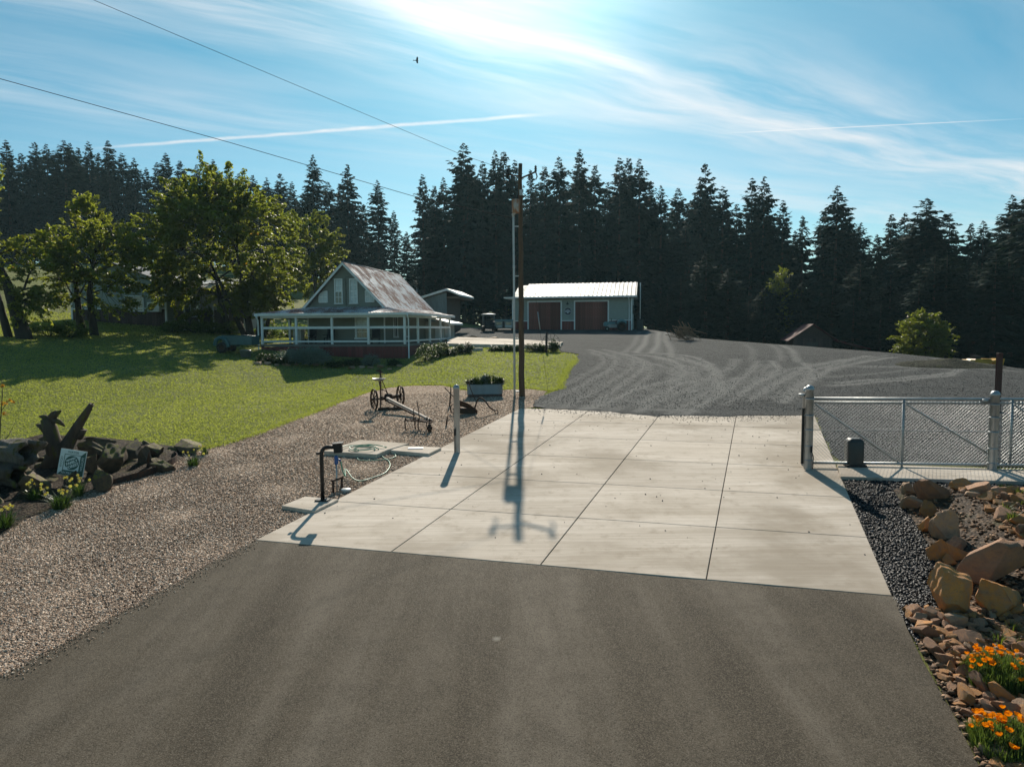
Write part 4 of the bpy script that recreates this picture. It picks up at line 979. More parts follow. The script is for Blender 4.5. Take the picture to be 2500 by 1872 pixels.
# ------------------------------------------------------------------ utility pole and wires
M['polewood'] = pm('pole_wood', (.13, .083, .05), (.065, .042, .027), 5, .85, bump=.5, bsc=20, bd=.01, stretch=(4, 4, .25), c3=(.05, .035, .025), sc3=9, th3=.66)
M['wire'] = pm('wire', (.015, .016, .018), None, 4, .9, spec=.05); M['pvc'] = pm('grey_conduit', (.46, .50, .52), (.38, .42, .44), 4, .5)
M['xfmr'] = pm('rusting_tank', (.34, .15, .06), (.18, .085, .04), 3, .7, c3=(.34, .35, .34), sc3=2.2, th3=.60, stretch=(1, 1, .4))
p = gp(1274, 968); PB = Vector((p.x, p.y, p.z)); PH = at(1270, 400, p.y).z - p.z
UP = empty('utility_pole', PB, 0, 'weathered wooden utility pole with a rusty transformer beside the concrete apron', 'utility pole')
b = MB(); n = 14; b.tube([(.015 * math.sin(i * 2.3) - i * .0015, .01 * math.cos(i * 1.7), -.5 + (PH + .5) * i / n) for i in range(n + 1)], [.13 - .05 * i / n for i in range(n + 1)], 12); b.build('pole', M['polewood'], UP)
def zpx(y): return at(1272, y, PB.y).z - PB.z
b = MB(); b.tube([(-.30, -.05, -.2), (-.30, -.05, zpx(680)), (-.31, -.05, zpx(540)), (-.31, -.05, zpx(528))], .045, 10); b.cyl((-.30, -.05, zpx(655)), (-.30, -.05, zpx(648)), .055); b.build('conduit', M['pvc'], UP)
for yy in (553, 674, 827, 955): b = MB(); b.bar((-.34, -.05, zpx(yy)), (-.08, -.02, zpx(yy)), .06, .05); b.build('standoff_bracket', M['galv'], UP)
b = MB(); b.tube([(-.31, -.05, zpx(530)), (-.33, -.08, zpx(524)), (-.30, -.14, zpx(521)), (-.24, -.16, zpx(524))], .05, 8); b.build('weatherhead', M['pvc'], UP)
zt0, zt1 = zpx(522), zpx(489)
tr_ = MB(); tr_.lathe([(0, zt0), (.15, zt0), (.17, zt0 + .03), (.17, zt1 - .03), (.16, zt1), (0, zt1 + .03)], 20, (-.20, -.18, 0)); tro = tr_.build('transformer', M['xfmr'], UP)
for dx in (-.07, .07): b = MB(); b.lathe([(.02, zt1), (.035, zt1 + .04), (.02, zt1 + .07), (.035, zt1 + .10), (.015, zt1 + .16)], 10, (-.20 + dx, -.2, 0)); b.build('bushing', M['iron'], tro)
b = MB(); b.b2((-.06, -.16, zpx(478)), (.06, -.09, zpx(465))); b.build('pole_band', M['pvc'], UP)
b = MB(); b.bar((0, -.1, zpx(437)), (.62, -.12, zpx(421)), .05, .06); b.build('bracket_arm', M['rust'], UP)
b = MB(); b.bar((0, -.1, zpx(432)), (-.55, -.12, zpx(428)), .04, .05); b.build('bracket_arm', M['rust'], UP)
for x, y in ((.6, 421), (-.5, 428)): b = MB(); b.lathe([(.02, 0), (.06, .04), (.03, .08), (.065, .12), (.03, .16), (.055, .2), (.02, .26)], 12, (x, -.12, zpx(y) - .02)); b.tube([(x, -.12, zpx(y)), (x + .06, -.12, zpx(y) - .2), (x, -.12, zpx(y) - .32)], .025, 6); b.build('fuse_cutout', M['iron'], UP)
for i in range(9): b = MB(); b.tube([(.08 - .0 * i, -.14, 1.2 + i * .8), (.085, -.155, 1.2 + i * .8)], .018, 6); b.build('bolt_head', M['iron'], UP)
def wire(name, pts, r, label, sag=.0, cat='cable'):
    P = []
    for a, c in zip(pts[:-1], pts[1:]):
        for i in range(16):
            u = i / 16; q = Vector(a).lerp(Vector(c), u); q.z -= sag * 4 * u * (1 - u); P.append(q)
    P.append(Vector(pts[-1])); b = MB(); b.tube(P, r, 5); o = b.build(name, M['wire']); return tag(o, label, cat)
def pp(x, y, z): return PB + Vector((x, y, z))
wire('overhead_wire', [pp(-.04, -.1, zpx(428)), at(1130, 379, 28.), at(120, -45, 19.5), at(-700, -420, 15)], .007, 'high overhead wire running from the pole top over the lawn')
wire('overhead_wire', [pp(-.31, -.06, zpx(534)), at(1005, 478, 28.5), at(560, 348, 27), at(-60, 176, 24), at(-900, -60, 21)], .011, 'thick overhead cable running from below the transformer over the lawn')
wire('service_wire', [pp(-.32, -.05, zpx(553)), hw(AX + .15, Y0 - .3, 5.72)], .007, 'thin service cable dipping from the pole to the farmhouse gable', .35)
ga = gp(1340, 968); b = MB(); b.tube([pp(.05, 0, zpx(470)), ga + Vector((0, 0, -.1))], .005, 5); o = b.build('guy_wire', M['wire']); tag(o, 'thin guy wire anchored in the gravel beside the pole', 'cable')
gm = MB(); gm.tube([ga.lerp(pp(.05, 0, zpx(470)), .33), ga.lerp(pp(.05, 0, zpx(470)), .42)], .022, 6); gm.build('guard', M['galv'], o)

# ------------------------------------------------------------------ gate
def dome_post(b, x, y, z0, z1, r, n=18):
    b.lathe([(r, z0), (r, z1), (r * 1.08, z1), (r * 1.08, z1 + .03), (r * .95, z1 + .07), (r * .6, z1 + .11), (0, z1 + .125)], n, (x, y, 0))
p = gp(1116, 1109)
e = empty('gate_receiver_post', (p.x, p.y, p.z + CT), 0, 'galvanised steel post standing at the lawn-side edge of the concrete apron', 'post')
ph = at(1115, 938, p.y).z - p.z - CT
b = MB(); dome_post(b, 0, 0, -.1, ph - .125, .083); b.build('post', M['galv'], e)
b = MB(); b.b2((-.075, -.10, .48), (-.02, -.075, .66)); b.build('latch', M['iron'], e); b = MB(); b.cyl((-.05, -.088, .02), (-.05, -.088, .48), .009, n=6); b.build('cable', M['iron'], e)
g0_, g1_ = gp(1972, 1149), gp(2421, 1157); gd = (g1_ - g0_); gd.z = 0; gd.normalize(); ga_ = math.atan2(gd.y, gd.x)
gb = g0_.z + .06
for i, (q, topx, topy) in enumerate(((g0_, 1970, 940), (g1_, 2427, 953))):
    e = empty('gate_post', (q.x, q.y, q.z + CT), ga_, ['stout galvanised gate post at the edge of the concrete apron', 'stout galvanised gate post above the boulders of the rock bed'][i], 'post', 'posts of the sliding gate')
    ph = at(topx, topy, q.y).z - q.z - CT
    b = MB(); dome_post(b, 0, 0, -.15, ph - .125, .10, 20); b.build('post', M['galv'], e)
    for zz in (.2, .55, .95, 1.3, ph - .35): b = MB(); b.lathe([(.101, zz), (.107, zz), (.107, zz + .035), (.101, zz + .035)], 20); b.build('band', M['galv'], e)
    b = MB(); b.b2((-.02, .09, ph - .42), (.07, .2, ph - .3)); b.lathe([(.0, -.03), (.09, -.03), (.09, .03), (0, .03)], 14, (-.14, .12, ph - .25)); b.build('roller_bracket', M['galv'], e)
    b = MB(); dome_post(b, .03 if i == 0 else .17, .38, -.1, ph - .2, .075, 16); b.build('back_post', M['galv'], e)
    if i == 0: b = MB(); b.b2((.02, -.12, .42), (.06, -.095, .58)); b.tube([(.05, -.11, .45), (.09, -.11, .3), (.08, -.11, .02)], .012, 6); b.build('latch', M['iron'], e); b = MB(); b.b2((-.16, -.0, .12), (-.105, .05, 1.5)); b.build('guide_channel', M['iron'], e)
GTZ = at(2199, 971, g0_.y + .2).z - gb; GBZ = at(2199, 1127, g0_.y + .2).z - gb
GT = empty('sliding_gate', (g0_.x, g0_.y, gb), ga_, 'galvanised chain-link sliding gate with braced frame between the gate posts', 'gate')
L0, L1, yo = .12, 8.2, .17
for zz, r in ((GTZ, .032), (GTZ - .09, .022), (GBZ, .034)): b = MB(); b.cyl((L0, yo, zz), (L1, yo, zz), r, n=10); b.build('rail', M['galv'], GT)
b = MB(); b.cyl((L0, yo, (GTZ + GBZ) / 2 + .02), (L1, yo, (GTZ + GBZ) / 2 + .02), .008, n=6); b.build('tension_wire', M['galv'], GT)
vx = [L0, at(2199, 1050, g0_.y).x - g0_.x + .02, at(2449, 1050, g0_.y).x - g0_.x, 6.9, L1]
for x in vx: b = MB(); b.cyl((x, yo, GBZ - (.28 if x in vx[1:2] else .0)), (x, yo, GTZ), .03, n=10); b.build('stile', M['galv'], GT)
for x0, x1 in zip(vx[:-1], vx[1:]): b = MB(); b.cyl((x0 + .05, yo + .03, GTZ - .12), (x1 - .05, yo + .03, GBZ + .03), .02, n=8); b.build('brace', M['galv'], GT)
b = MB(); zb_, zt_ = GBZ - .27, GTZ - .03; hh = zt_ - zb_; pt = .085; k = -hh
W_ = []
while k < L1 - L0:
    for sgn in (1, -1):
        xa, xb = (k, k + hh) if sgn == 1 else (k + hh, k)
        za, zc_ = zb_, zt_
        def clipx(x, xa=xa, xb=xb): return zb_ + (x - xa) / (xb - xa) * hh
        lo, hi = max(0, min(xa, xb)), min(L1 - L0, max(xa, xb))
        if hi - lo > .02: b.tube([(L0 + lo, yo - .035 + .006 * sgn, clipx(lo)), (L0 + hi, yo - .035 + .006 * sgn, clipx(hi))], .0032, 3, False)
    k += pt
o = b.build('chain_link', M['galv'], GT); o['kind'] = 'stuff'
# concrete beam under the gate, with its operator
beam = [gp(*q, h=.1) for q in ((2044, 1130), (2052, 1163), (2500, 1177), (2500, 1146))]
ext = lambda a, c: c + (c - a) * .9
beam = [beam[0], beam[1], ext(beam[1], beam[2]), ext(beam[0], beam[3])]
b = MB(); b.prism([(q.x, q.y, gz(q.x, q.y) - .15) for q in beam], (0, 0, .15 + .10)); struct(b.build('gate_foundation', M['pad'], bevel=.01))
p = gp(2090, 1139, h=.1); b = MB()
e = empty('gate_operator', (p.x, p.y + .12, p.z), ga_, 'dark ribbed gate operator box on the concrete beam behind the gate', 'machine')
oh = at(2090, 1071, p.y).z - p.z
M['opbox'] = pm('dark_green_plastic', (.028, .036, .037), (.02, .026, .027), 5, .45)
b = MB(); b.lathe([(.25, 0), (.255, oh * .5), (.25, oh * .88), (.22, oh * .97), (.17, oh), (0, oh)], 4, (0, 0, 0)); m_ = b.build('cover', M['opbox'], e, None, (0, 0, R(45)), .03)
b = MB(); b.b2((-.24, -.2, -.02), (.24, .2, .05)); b.build('base_plate', M['iron'], e)
p = gp(2434, 1008); ph = at(2437, 862, p.y).z - p.z
b = MB(); b.b2((-.09, -.06, -.2), (.09, .06, ph)); o = b.build('steel_post', pm('red_oxide_steel', (.10, .035, .025), (.055, .024, .019), 4, .75, bump=.3, bsc=30, bd=.004), None, (p.x, p.y, p.z), (0, 0, R(5)), .008); tag(o, 'upright reddish-brown steel post in the gravel behind the gate', 'post')

# ------------------------------------------------------------------ keypad post, pads, hydrant, hose
M['hose'] = pm('green_hose', (.045, .26, .16), (.03, .19, .115), 20, .4); M['blue'] = pm('blue_paint', (.03, .10, .30), (.02, .07, .22), 8, .45)
def pad(pts, h, label):
    q = [gp(*p_, h=h) for p_ in pts]; b = MB(); b.prism([(v.x, v.y, gz(v.x, v.y) - .1) for v in q], (0, 0, .1 + h)); o = b.build('concrete_pad', M['pad'], bevel=.012)
    return tag(o, label, 'concrete pad'), [xy(v) for v in q]
_, padA = pad(((686, 1234), (745, 1211), (827, 1218), (768, 1247)), .10, 'small concrete pad carrying the black keypad post')
_, padB = pad(((790, 1101), (878, 1073), (1000, 1082), (945, 1098), (919, 1109)), .14, 'thick concrete pad with the green hose coiled on it')
_, padC = pad(((953, 1099), (978, 1087), (1078, 1092), (1047, 1107)), .12, 'concrete pad with a pale plate set in it, joining the apron')
q = gp(1015, 1094, h=.12); b = MB(); b.box((q.x, q.y, q.z + .006), (.42, .22, .012)); o = b.build('cover_plate', M['pvc']); tag(o, 'pale flat cover plate on the concrete pad', 'cover plate')
q = gp(788, 1221, h=.10)
e = empty('keypad_post', (q.x, q.y, q.z), R(-6), 'black gooseneck keypad post standing on a small concrete pad', 'keypad post'); kh = at(788, 1087, q.y).z - q.z
b = MB(); b.b2((-.14, -.1, 0), (.14, .1, .025)); b.build('base_plate', M['iron'], e)
b = MB(); b.tube([(0, 0, 0), (0, 0, kh - .17), (.02, 0, kh - .10), (.07, 0, kh - .05), (.14, 0, kh - .035), (.30, 0, kh - .035)], .042, 10); b.build('tube', M['iron'], e)
b = MB(); b.box((.36, 0, kh - .05), (.17, .17, .19), (0, R(-4), R(12))); ko = b.build('keypad_box', M['iron'], e, bevel=.01)
b = MB(); b.box((.36, -.0, kh + .055), (.22, .23, .015), (0, R(-4), R(12))); b.build('hood', M['iron'], ko)
b = MB(); b.box((-.08, 0, kh - .17), (.06, .06, .05)); b.build('bracket', M['iron'], e)
q = gp(823, 1201); e = empty('yard_hydrant', (q.x, q.y, q.z), 0, 'thin standpipe hydrant with a blue head beside the keypad post', 'hydrant'); hh_ = at(821, 1112, q.y).z - q.z
b = MB(); b.cyl((0, 0, -.1), (0, 0, hh_ - .18), .017, n=8); b.build('standpipe', M['galv'], e)
b = MB(); b.lathe([(.03, hh_ - .2), (.045, hh_ - .17), (.045, hh_ - .04), (.03, hh_)], 12); b.tube([(.0, 0, hh_ - .08), (.07, 0, hh_ - .09), (.10, 0, hh_ - .12)], .02, 8); b.build('head', M['blue'], e)
b = MB(); b.bar((-.03, .0, hh_ - .02), (-.02, 0, hh_ - .2), .02, .03); b.build('lever', M['blue'], e)
HXp = q
a_, c_ = gp(814, 1205), gp(835, 1195); b = MB(); z1 = .27
b.cyl((a_.x, a_.y, a_.z - .1), (a_.x, a_.y, a_.z + z1), .026, n=8); b.cyl((c_.x, c_.y, c_.z - .1), (c_.x, c_.y, c_.z + z1), .026, n=8); b.bar((a_.x - .02, a_.y - .01, a_.z + z1 + .02), (c_.x + .02, c_.y + .01, c_.z + z1 + .02), .06, .045); o = b.build('pipe_guard', M['rust']); tag(o, 'low rusty pipe guard hoop around the hydrant', 'pipe guard')
q = gp(845, 1203); b = MB(); b.lathe([(.10, -.03), (.108, .06), (.112, .06), (.112, .085), (.10, .095), (0, .098)], 24); o = b.build('pipe_cover', M['pvc'], None, (q.x, q.y, q.z)); tag(o, 'short white round pipe cover beside the rusty hoop', 'pipe cover')
hp_ = [(640, 920), (680, 1000), (740, 1060), (800, 1065), (860, 1035), (950, 1005), (1020, 975), (1060, 920), (1050, 875), (1000, 840), (975, 800), (955, 765), (900, 745), (840, 740), (760, 745), (715, 760), (740, 778), (820, 783), (900, 778), (935, 768), (900, 752), (810, 752), (750, 764), (790, 776), (785, 805), (780, 840), (800, 865), (900, 870), (1040, 858), (1100, 840), (1108, 825), (1060, 775), (1010, 750), (900, 737), (780, 735), (700, 742), (640, 762), (600, 788), (565, 812)]
pts = [HXp + Vector((.10, 0, hh_ - .13)), HXp + Vector((.13, -.02, hh_ - .3)), HXp + Vector((.2, -.05, hh_ * .45))]
for i, (x, y) in enumerate(hp_[1:]):
    fx_, fy_ = 650 + x * .2848, 880 + y * .2848; v = gp(fx_, fy_, h=.14)
    on = bool(inside(np.array([[v.x, v.y]]), padB)[0])
    if not on: v = gp(fx_, fy_)
    lift = .03 + (.16 * (1 - i / 3) if i < 3 else 0) + (.014 * (i % 3) if on else .012)
    pts.append(v + Vector((0, 0, lift)))
def catmull(P, n=6):
    o = []
    for i in range(len(P) - 1):
        p0, p1, p2, p3 = P[max(i - 1, 0)], P[i], P[i + 1], P[min(i + 2, len(P) - 1)]
        for k in range(n):
            u = k / n; o.append(.5 * ((2 * p1) + (p2 - p0) * u + (2 * p0 - 5 * p1 + 4 * p2 - p3) * u * u + (3 * p1 - p0 - 3 * p2 + p3) * u ** 3))
    return o + [P[-1]]
b = MB(); b.tube(catmull(pts), .014, 7); o = b.build('garden_hose', M['hose']); tag(o, 'green garden hose looping from the hydrant over the concrete pad', 'hose')

# ------------------------------------------------------------------ old farm tools on the gravel
def wheel(b_parent, c, nrm, r, name='wheel', spokes=8, mat='rust', rim=.035):
    b = MB(); c = Vector(c); nrm = Vector(nrm).normalized(); x = nrm.orthogonal().normalized(); y = nrm.cross(x)
    n = 32; vs = []; fs = []
    for i in range(n):
        d = x * math.cos(6.2832 * i / n) + y * math.sin(6.2832 * i / n)
        vs += [c + d * r + nrm * rim, c + d * r - nrm * rim, c + d * (r - .02) - nrm * rim, c + d * (r - .02) + nrm * rim]
    for i in range(n):
        j = (i + 1) % n
        for k in range(4): fs.append((4 * i + k, 4 * j + k, 4 * j + (k + 1) % 4, 4 * i + (k + 1) % 4))
    b.add(vs, fs); o = b.build(name, M[mat], b_parent)
    h = MB(); h.cyl(c - nrm * .08, c + nrm * .08, .05, n=12); h.build('hub', M[mat], o)
    for i in range(spokes):
        d = x * math.cos(6.2832 * i / spokes + .2) + y * math.sin(6.2832 * i / spokes + .2); s_ = MB(); s_.bar(c + d * .03, c + d * (r - .01), .022, .03, nrm); s_.build('spoke', M[mat], o)
    return o
q = gp(935, 1003); e = empty('hay_mower', (q.x, q.y, q.z), R(0), 'rusty horse-drawn hay mower with upright cutter bar on the tan gravel', 'farm implement')
w0 = gp(914, 1001); w1 = gp(978, 991); a0 = w0 - q; a1 = w1 - q; wr = .40
ax = (a1 - a0).normalized(); axn = Vector((ax.x, ax.y - .35, 0)).normalized()
c0, c1 = a0 + Vector((0, 0, wr)), a1 + Vector((0, 0, wr))
wheel(e, c0, axn, wr); wheel(e, c1, axn, wr)
b = MB(); b.cyl(c0, c1, .03, n=8); b.build('axle', M['rust'], e)
cm_ = c0.lerp(c1, .55)
b = MB(); b.lathe([(0, -.16), (.14, -.14), (.19, 0), (.14, .14), (0, .16)], 12, cm_ + Vector((0, -.05, 0))); b.bar(c0.lerp(c1, .3), c0.lerp(c1, .9), .16, .12); b.build('gear_case', M['rust'], e)
ub = gp(929, 1003) - q; b = MB(); b.bar(ub + Vector((0, 0, .02)), ub + Vector((.02, 0, 1.46)), .09, .03); bo = b.build('cutter_bar', M['rust'], e)
for i in range(17): t2 = MB(); zz = .22 + i * .073; t2.add([ub + Vector((.03, -.015, zz)), ub + Vector((.03, -.015, zz + .05)), ub + Vector((.13, -.015, zz + .035)), ub + Vector((.03, .015, zz)), ub + Vector((.03, .015, zz + .05)), ub + Vector((.13, .015, zz + .035))], [(0, 1, 2), (5, 4, 3), (0, 3, 4, 1), (1, 4, 5, 2), (2, 5, 3, 0)]); t2.build('guard_tooth', M['rust'], bo)
b = MB(); b.add([ub + Vector(v) for v in ((-.16, 0, 1.50), (.10, 0, 1.44), (.16, .02, 1.40), (.0, .03, 1.56), (-.06, -.02, 1.46))], [(0, 1, 3), (1, 2, 3), (0, 4, 1), (0, 3, 4)]); b.build('bar_tip', M['rust'], e)
b = MB(); b.bar(ub + Vector((-.1, 0, .06)), ub + Vector((.9, .2, .10)), .26, .10); b.build('shoe', M['rust'], e)
st = at(925, 930, q.y - .3) - q
b = MB(); nn = 20
for i in range(1): b.lathe([(0, .0), (.1, .005), (.2, .03), (.25, .09), (.245, .10), (.19, .045), (.1, .02), (0, .015)], nn, st, 1., .85)
so = b.build('seat', pm('seat_grey', (.33, .35, .36), (.22, .24, .25), 8, .5, metal=.5), e); so.rotation_euler = (0, 0, 0)
b = MB(); b.tube([st, st + Vector((.05, .05, -.3)), cm_ + Vector((-.1, 0, .25)), cm_], .02, 6); b.build('seat_spring', M['rust'], e)
b = MB(); b.tube([cm_ + Vector((.0, -.1, .1)), cm_ + Vector((-.22, -.1, .65)), cm_ + Vector((-.28, -.1, .9))], .018, 6); b.build('lever', M['rust'], e)
tg0 = at(945, 972, q.y - .2) - q; tg1 = gp(1052, 1028) - q; M['oldwood'] = pm('old_grey_wood', (.36, .31, .27), (.22, .18, .155), 6, .8, stretch=(1, 6, 6), bump=.3, bsc=20, bd=.004)
b = MB(); b.bar(tg0, tg1 + Vector((0, 0, .03)), .10, .07); b.build('tongue', M['oldwood'], e)
b = MB(); b.bar(tg0 + Vector((0, 0, -.10)), tg0.lerp(tg1, .65) + Vector((0, 0, -.08)), .05, .05); b.build('drag_bar', M['rust'], e)
b = MB(); b.bar(cm_, tg0 + Vector((0, 0, -.05)), .09, .09); b.build('drawbar', M['rust'], e)
# cultivator
q = gp(1022, 1052); e = empty('cultivator', (q.x, q.y, q.z), R(-14), 'small rusty five-tined cultivator in front of the mower tongue', 'farm implement')
for y_, w_ in ((.0, .9), (.28, .8)): b = MB(); b.bar((-w_ / 2, y_, .34), (w_ / 2, y_, .34 - .06), .04, .04); b.build('frame_bar', M['rust'], e)
for x_, y_ in ((-.42, 0), (-.2, .28), (.02, 0), (.2, .28), (.4, 0)):
    b = MB(); b.tube([(x_, y_, .36), (x_ + .02, y_ - .1, .42), (x_ + .03, y_ - .17, .3), (x_ + .02, y_ - .12, .1), (x_ + .02, y_ - .02, -.02)], [.02, .02, .02, .018, .03], 6); b.build('tine', M['rust'], e)
b = MB(); b.tube([(.0, .1, .33), (-.05, .15, .62), (-.1, .15, .95)], .016, 6); b.build('lever', M['rust'], e); b = MB(); b.tube([(-.2, .1, .32), (-.22, .15, .68)], .014, 6); b.build('lever', M['rust'], e); b = MB(); b.bar((-.3, .3, .35), (.5, -.25, .3), .04, .04); b.build('drawbar', M['rust'], e)
wheel(e, (.44, -.18, .13), (1, .2, 0), .13, 'gauge_wheel', 5, 'rust', .04)
# plough with curved beam
q = gp(1140, 1012); e = empty('walking_plough', (q.x, q.y, q.z), R(0), 'rusty walking plough with a long curved beam behind the steel post', 'farm implement')
sc_ = q.y / FPX
b = MB(); n = 8; vs = []; fs = []
for i in range(n + 1):
    u = i / n
    for k, v in enumerate((0, .5, 1)): vs.append((-.25 + u * .62, -.05 + .2 * u * u - .12 * v, .42 - .36 * u + (v - .5) * (.22 - .05 * u) + .06 * math.sin(u * 3)))
for i in range(n):
    for k in range(2): a = i * 3 + k; fs.append((a, a + 3, a + 4, a + 1))
m0 = len(vs); vs += [(x, y + .03, z) for x, y, z in vs]; fs += [tuple(m0 + j for j in f[::-1]) for f in fs]
b.add(vs, fs, True); b.build('mouldboard', M['rust'], e)
b = MB(); b.tube(catmull([Vector(v) for v in ((.25, .1, .1), (.34, .1, .42), (.42, .08, .56), (.52, .05, .58), (.66, 0, .48), (.82, -.05, .26), (1.02, -.08, .13))]), .028, 7); b.build('beam', M['rust'], e)
b = MB(); b.torus((1.06, -.09, .10), (.3, 1, 0), .06, .018, 14, 6); b.build('clevis', M['rust'], e)
b = MB(); b.tube([(-.2, .05, .35), (-.55, .15, .7), (-.8, .2, .95)], .02, 6); b.build('handle', M['rust'], e); b = MB(); b.tube([(.30, .12, .5), (.12, .3, .9), (.05, .4, 1.15)], .014, 6); b.build('handle', M['rust'], e)
b = MB(); b.bar((-.45, .0, .16), (.3, .05, .12), .16, .2); b.build('plough_body', M['rust'], e)
wheel(e, (-.42, .05, .2), (.4, 1, 0), .2, 'gauge_wheel', 5, 'rust', .03)
for (x, y0, y1, lean, lb) in ((1097, 994, 937, .06, 'tall rusty flat stake standing behind the plough'), (1088, 1042, 1013, .05, 'short rusty flat stake stuck in the gravel before the plough')):
    q = gp(x, y0); hh2 = at(x, y1, q.y).z - q.z; b = MB(); b.add([(-.03, -.008, -.1), (.03, -.008, -.1), (.028 + lean, -.008, hh2 * .7), (lean, 0, hh2), (-.02 + lean, -.008, hh2 * .7), (-.03, .008, -.1), (.03, .008, -.1), (.028 + lean, .008, hh2 * .7), (lean, .004, hh2), (-.02 + lean, .008, hh2 * .7)], [(0, 1, 2, 3, 4), (9, 8, 7, 6, 5), (0, 5, 6, 1), (1, 6, 7, 2), (2, 7, 8, 3), (3, 8, 9, 4), (4, 9, 5, 0)])
    o = b.build('rusty_stake', M['rust'], None, q); tag(o, lb, 'stake', 'stakes in the tan gravel')

# ------------------------------------------------------------------ planter trough
q = gp(1184, 968); e = empty('planter_trough', (q.x, q.y, q.z), R(6), 'oval galvanised stock trough planted with low shrubs by the pole', 'planter')
tw = (1229 - 1139) * q.y / FPX; th_ = .52
def stadium(w, d, n=8): return [((w / 2 - d / 2) * (1 if math.cos(a) >= 0 else -1) + d / 2 * math.cos(a), d / 2 * math.sin(a)) for a in [math.pi * 2 * (i + .5) / (4 * n) for i in range(4 * n)]]
def stad(b, w, d, z0, z1, w1=None, d1=None):
    A = stadium(w, d); B = stadium(w1 or w, d1 or d); n = len(A); b.add([(x, y, z0) for x, y in A] + [(x, y, z1) for x, y in B], [(i, (i + 1) % n, n + (i + 1) % n, n + i) for i in range(n)], True)
M['trough'] = pm('trough_steel', (.20, .26, .29), (.15, .20, .225), 3, .5, metal=.2, stretch=(1, 1, .3))
b = MB(); stad(b, tw * .97, .58, .12, th_); stad(b, tw * .94, .55, th_, .2); b.build('tank', M['trough'], e)
for zz in (th_, th_ - .17): b = MB(); A = stadium(tw * (1.0 if zz == th_ else .98), .60 if zz == th_ else .585); b.tube([Vector((x, y, zz)) for x, y in A + A[:1]], .018 if zz == th_ else .01, 6, False); b.build('rim' if zz == th_ else 'rib', M['trough'], e)
b = MB(); b.b2((-tw * .46, -.26, -.05), (tw * .46, .26, .12)); b.build('timber_base', M['brownboard'], e)
b = MB(); b.add([(x, y, th_ - .06) for x, y in stadium(tw * .95, .56)], [tuple(range(32))]); b.build('soil', M['soil'], e)
TROUGH = (q, th_, tw)

# ------------------------------------------------------------------ wagon wheel, post and machines by the garage
q = gp(1334, 861); e = empty('wooden_post', (q.x, q.y, q.z), 0, 'short dark wooden post beside the old wagon wheel', 'post'); ph = at(1334, 811, q.y).z - q.z
b = MB(); b.tube([(0, 0, -.2), (0, 0, ph * .5), (.02, 0, ph)], [.085, .08, .075], 10); b.build('stem', M['brownboard'], e); b = MB(); b.tube([(.02, 0, ph - .02), (.02, 0, ph + .02)], [.082, .06], 10); b.build('cap', M['iron'], e)
q = gp(1341, 860); e = empty('wagon_wheel', (q.x + .15, q.y + .5, gz(q.x, q.y + .5)), 0, 'thin iron wagon wheel leaning among shrubs beside the wooden post', 'wheel'); wheel(e, (0, 0, .62), (.25, 1, -.1), .62, 'rim', 12, 'iron', .02)
# tractor
def tyre(parent, c, nrm, r, w, rimr, rmat, name='wheel'):
    c = Vector(c); nrm = Vector(nrm).normalized(); b = MB(); b.torus(c, nrm, r - w * .55, w * .55, 24, 8); o = b.build(name, M['iron'], parent); h = MB(); h.cyl(c - nrm * w * .3, c + nrm * w * .3, rimr, n=16); h.build('rim', rmat, o); h = MB(); h.cyl(c - nrm * w * .45, c + nrm * w * .45, rimr * .25, n=10); h.build('hub', rmat, o); return o
q = at(1500, 806, 70.2); tz_ = gz(q.x, 70.2) + .03
M['teal'] = pm('faded_teal_paint', (.12, .25, .27), (.075, .165, .18), 4, .5, c3=(.09, .06, .045), sc3=8, th3=.68); M['greypaint'] = pm('grey_paint', (.3, .33, .33), (.2, .22, .22), 4, .5)
T = empty('tractor', (q.x, 70.2, tz_), R(-6), 'old teal and grey farm tractor parked against the garage wall', 'tractor')
tyre(T, (-.72, -.42, .24), (0, 1, 0), .24, .16, .13, M['greypaint'], 'front_wheel'); tyre(T, (-.72, .42, .24), (0, 1, 0), .24, .16, .13, M['greypaint'], 'front_wheel')
tyre(T, (.72, -.52, .48), (0, 1, 0), .48, .26, .26, M['rust'], 'rear_wheel'); tyre(T, (.72, .52, .48), (0, 1, 0), .48, .26, .26, M['rust'], 'rear_wheel')
b = MB(); b.prism([(-1.0, -.24, .5), (-1.05, -.24, .86), (-.9, -.24, .95), (.1, -.24, .92), (.12, -.24, .72), (-.6, -.24, .66), (-.75, -.24, .5)], (0, .48, 0)); b.build('hood', M['teal'], T, bevel=.03)
b = MB(); b.b2((-.75, -.18, .35), (.5, .18, .68)); b.build('engine', M['greypaint'], T, bevel=.02)
for s_ in (-1, 1):
    b = MB(); b.tube([(.26, s_ * .52, .72), (.42, s_ * .52, .96), (.7, s_ * .52, 1.04), (.98, s_ * .52, .95), (1.12, s_ * .52, .74)], .13, 8); b.build('fender', M['teal'], T)
b = MB(); b.b2((.5, -.2, .88), (.85, .2, .94)); b.b2((.82, -.2, .94), (.88, .2, 1.15)); b.build('seat', M['iron'], T)
b = MB(); b.torus((.3, 0, 1.12), (-.5, 0, 1), .19, .016, 20, 6); b.cyl((.3, 0, 1.12), (.12, 0, .85), .016, n=6); b.build('steering_wheel', M['iron'], T)
b = MB(); b.cyl((-.3, .1, .9), (-.3, .1, 1.25), .03, n=8); b.build('exhaust_stack', M['rust'], T); b = MB(); b.b2((-.8, -.42, .2), (-.64, .42, .28)); b.build('front_axle', M['iron'], T)
b = MB(); b.b2((-1.09, -.2, .52), (-1.04, .2, .84)); b.build('grille', M['greypaint'], T)
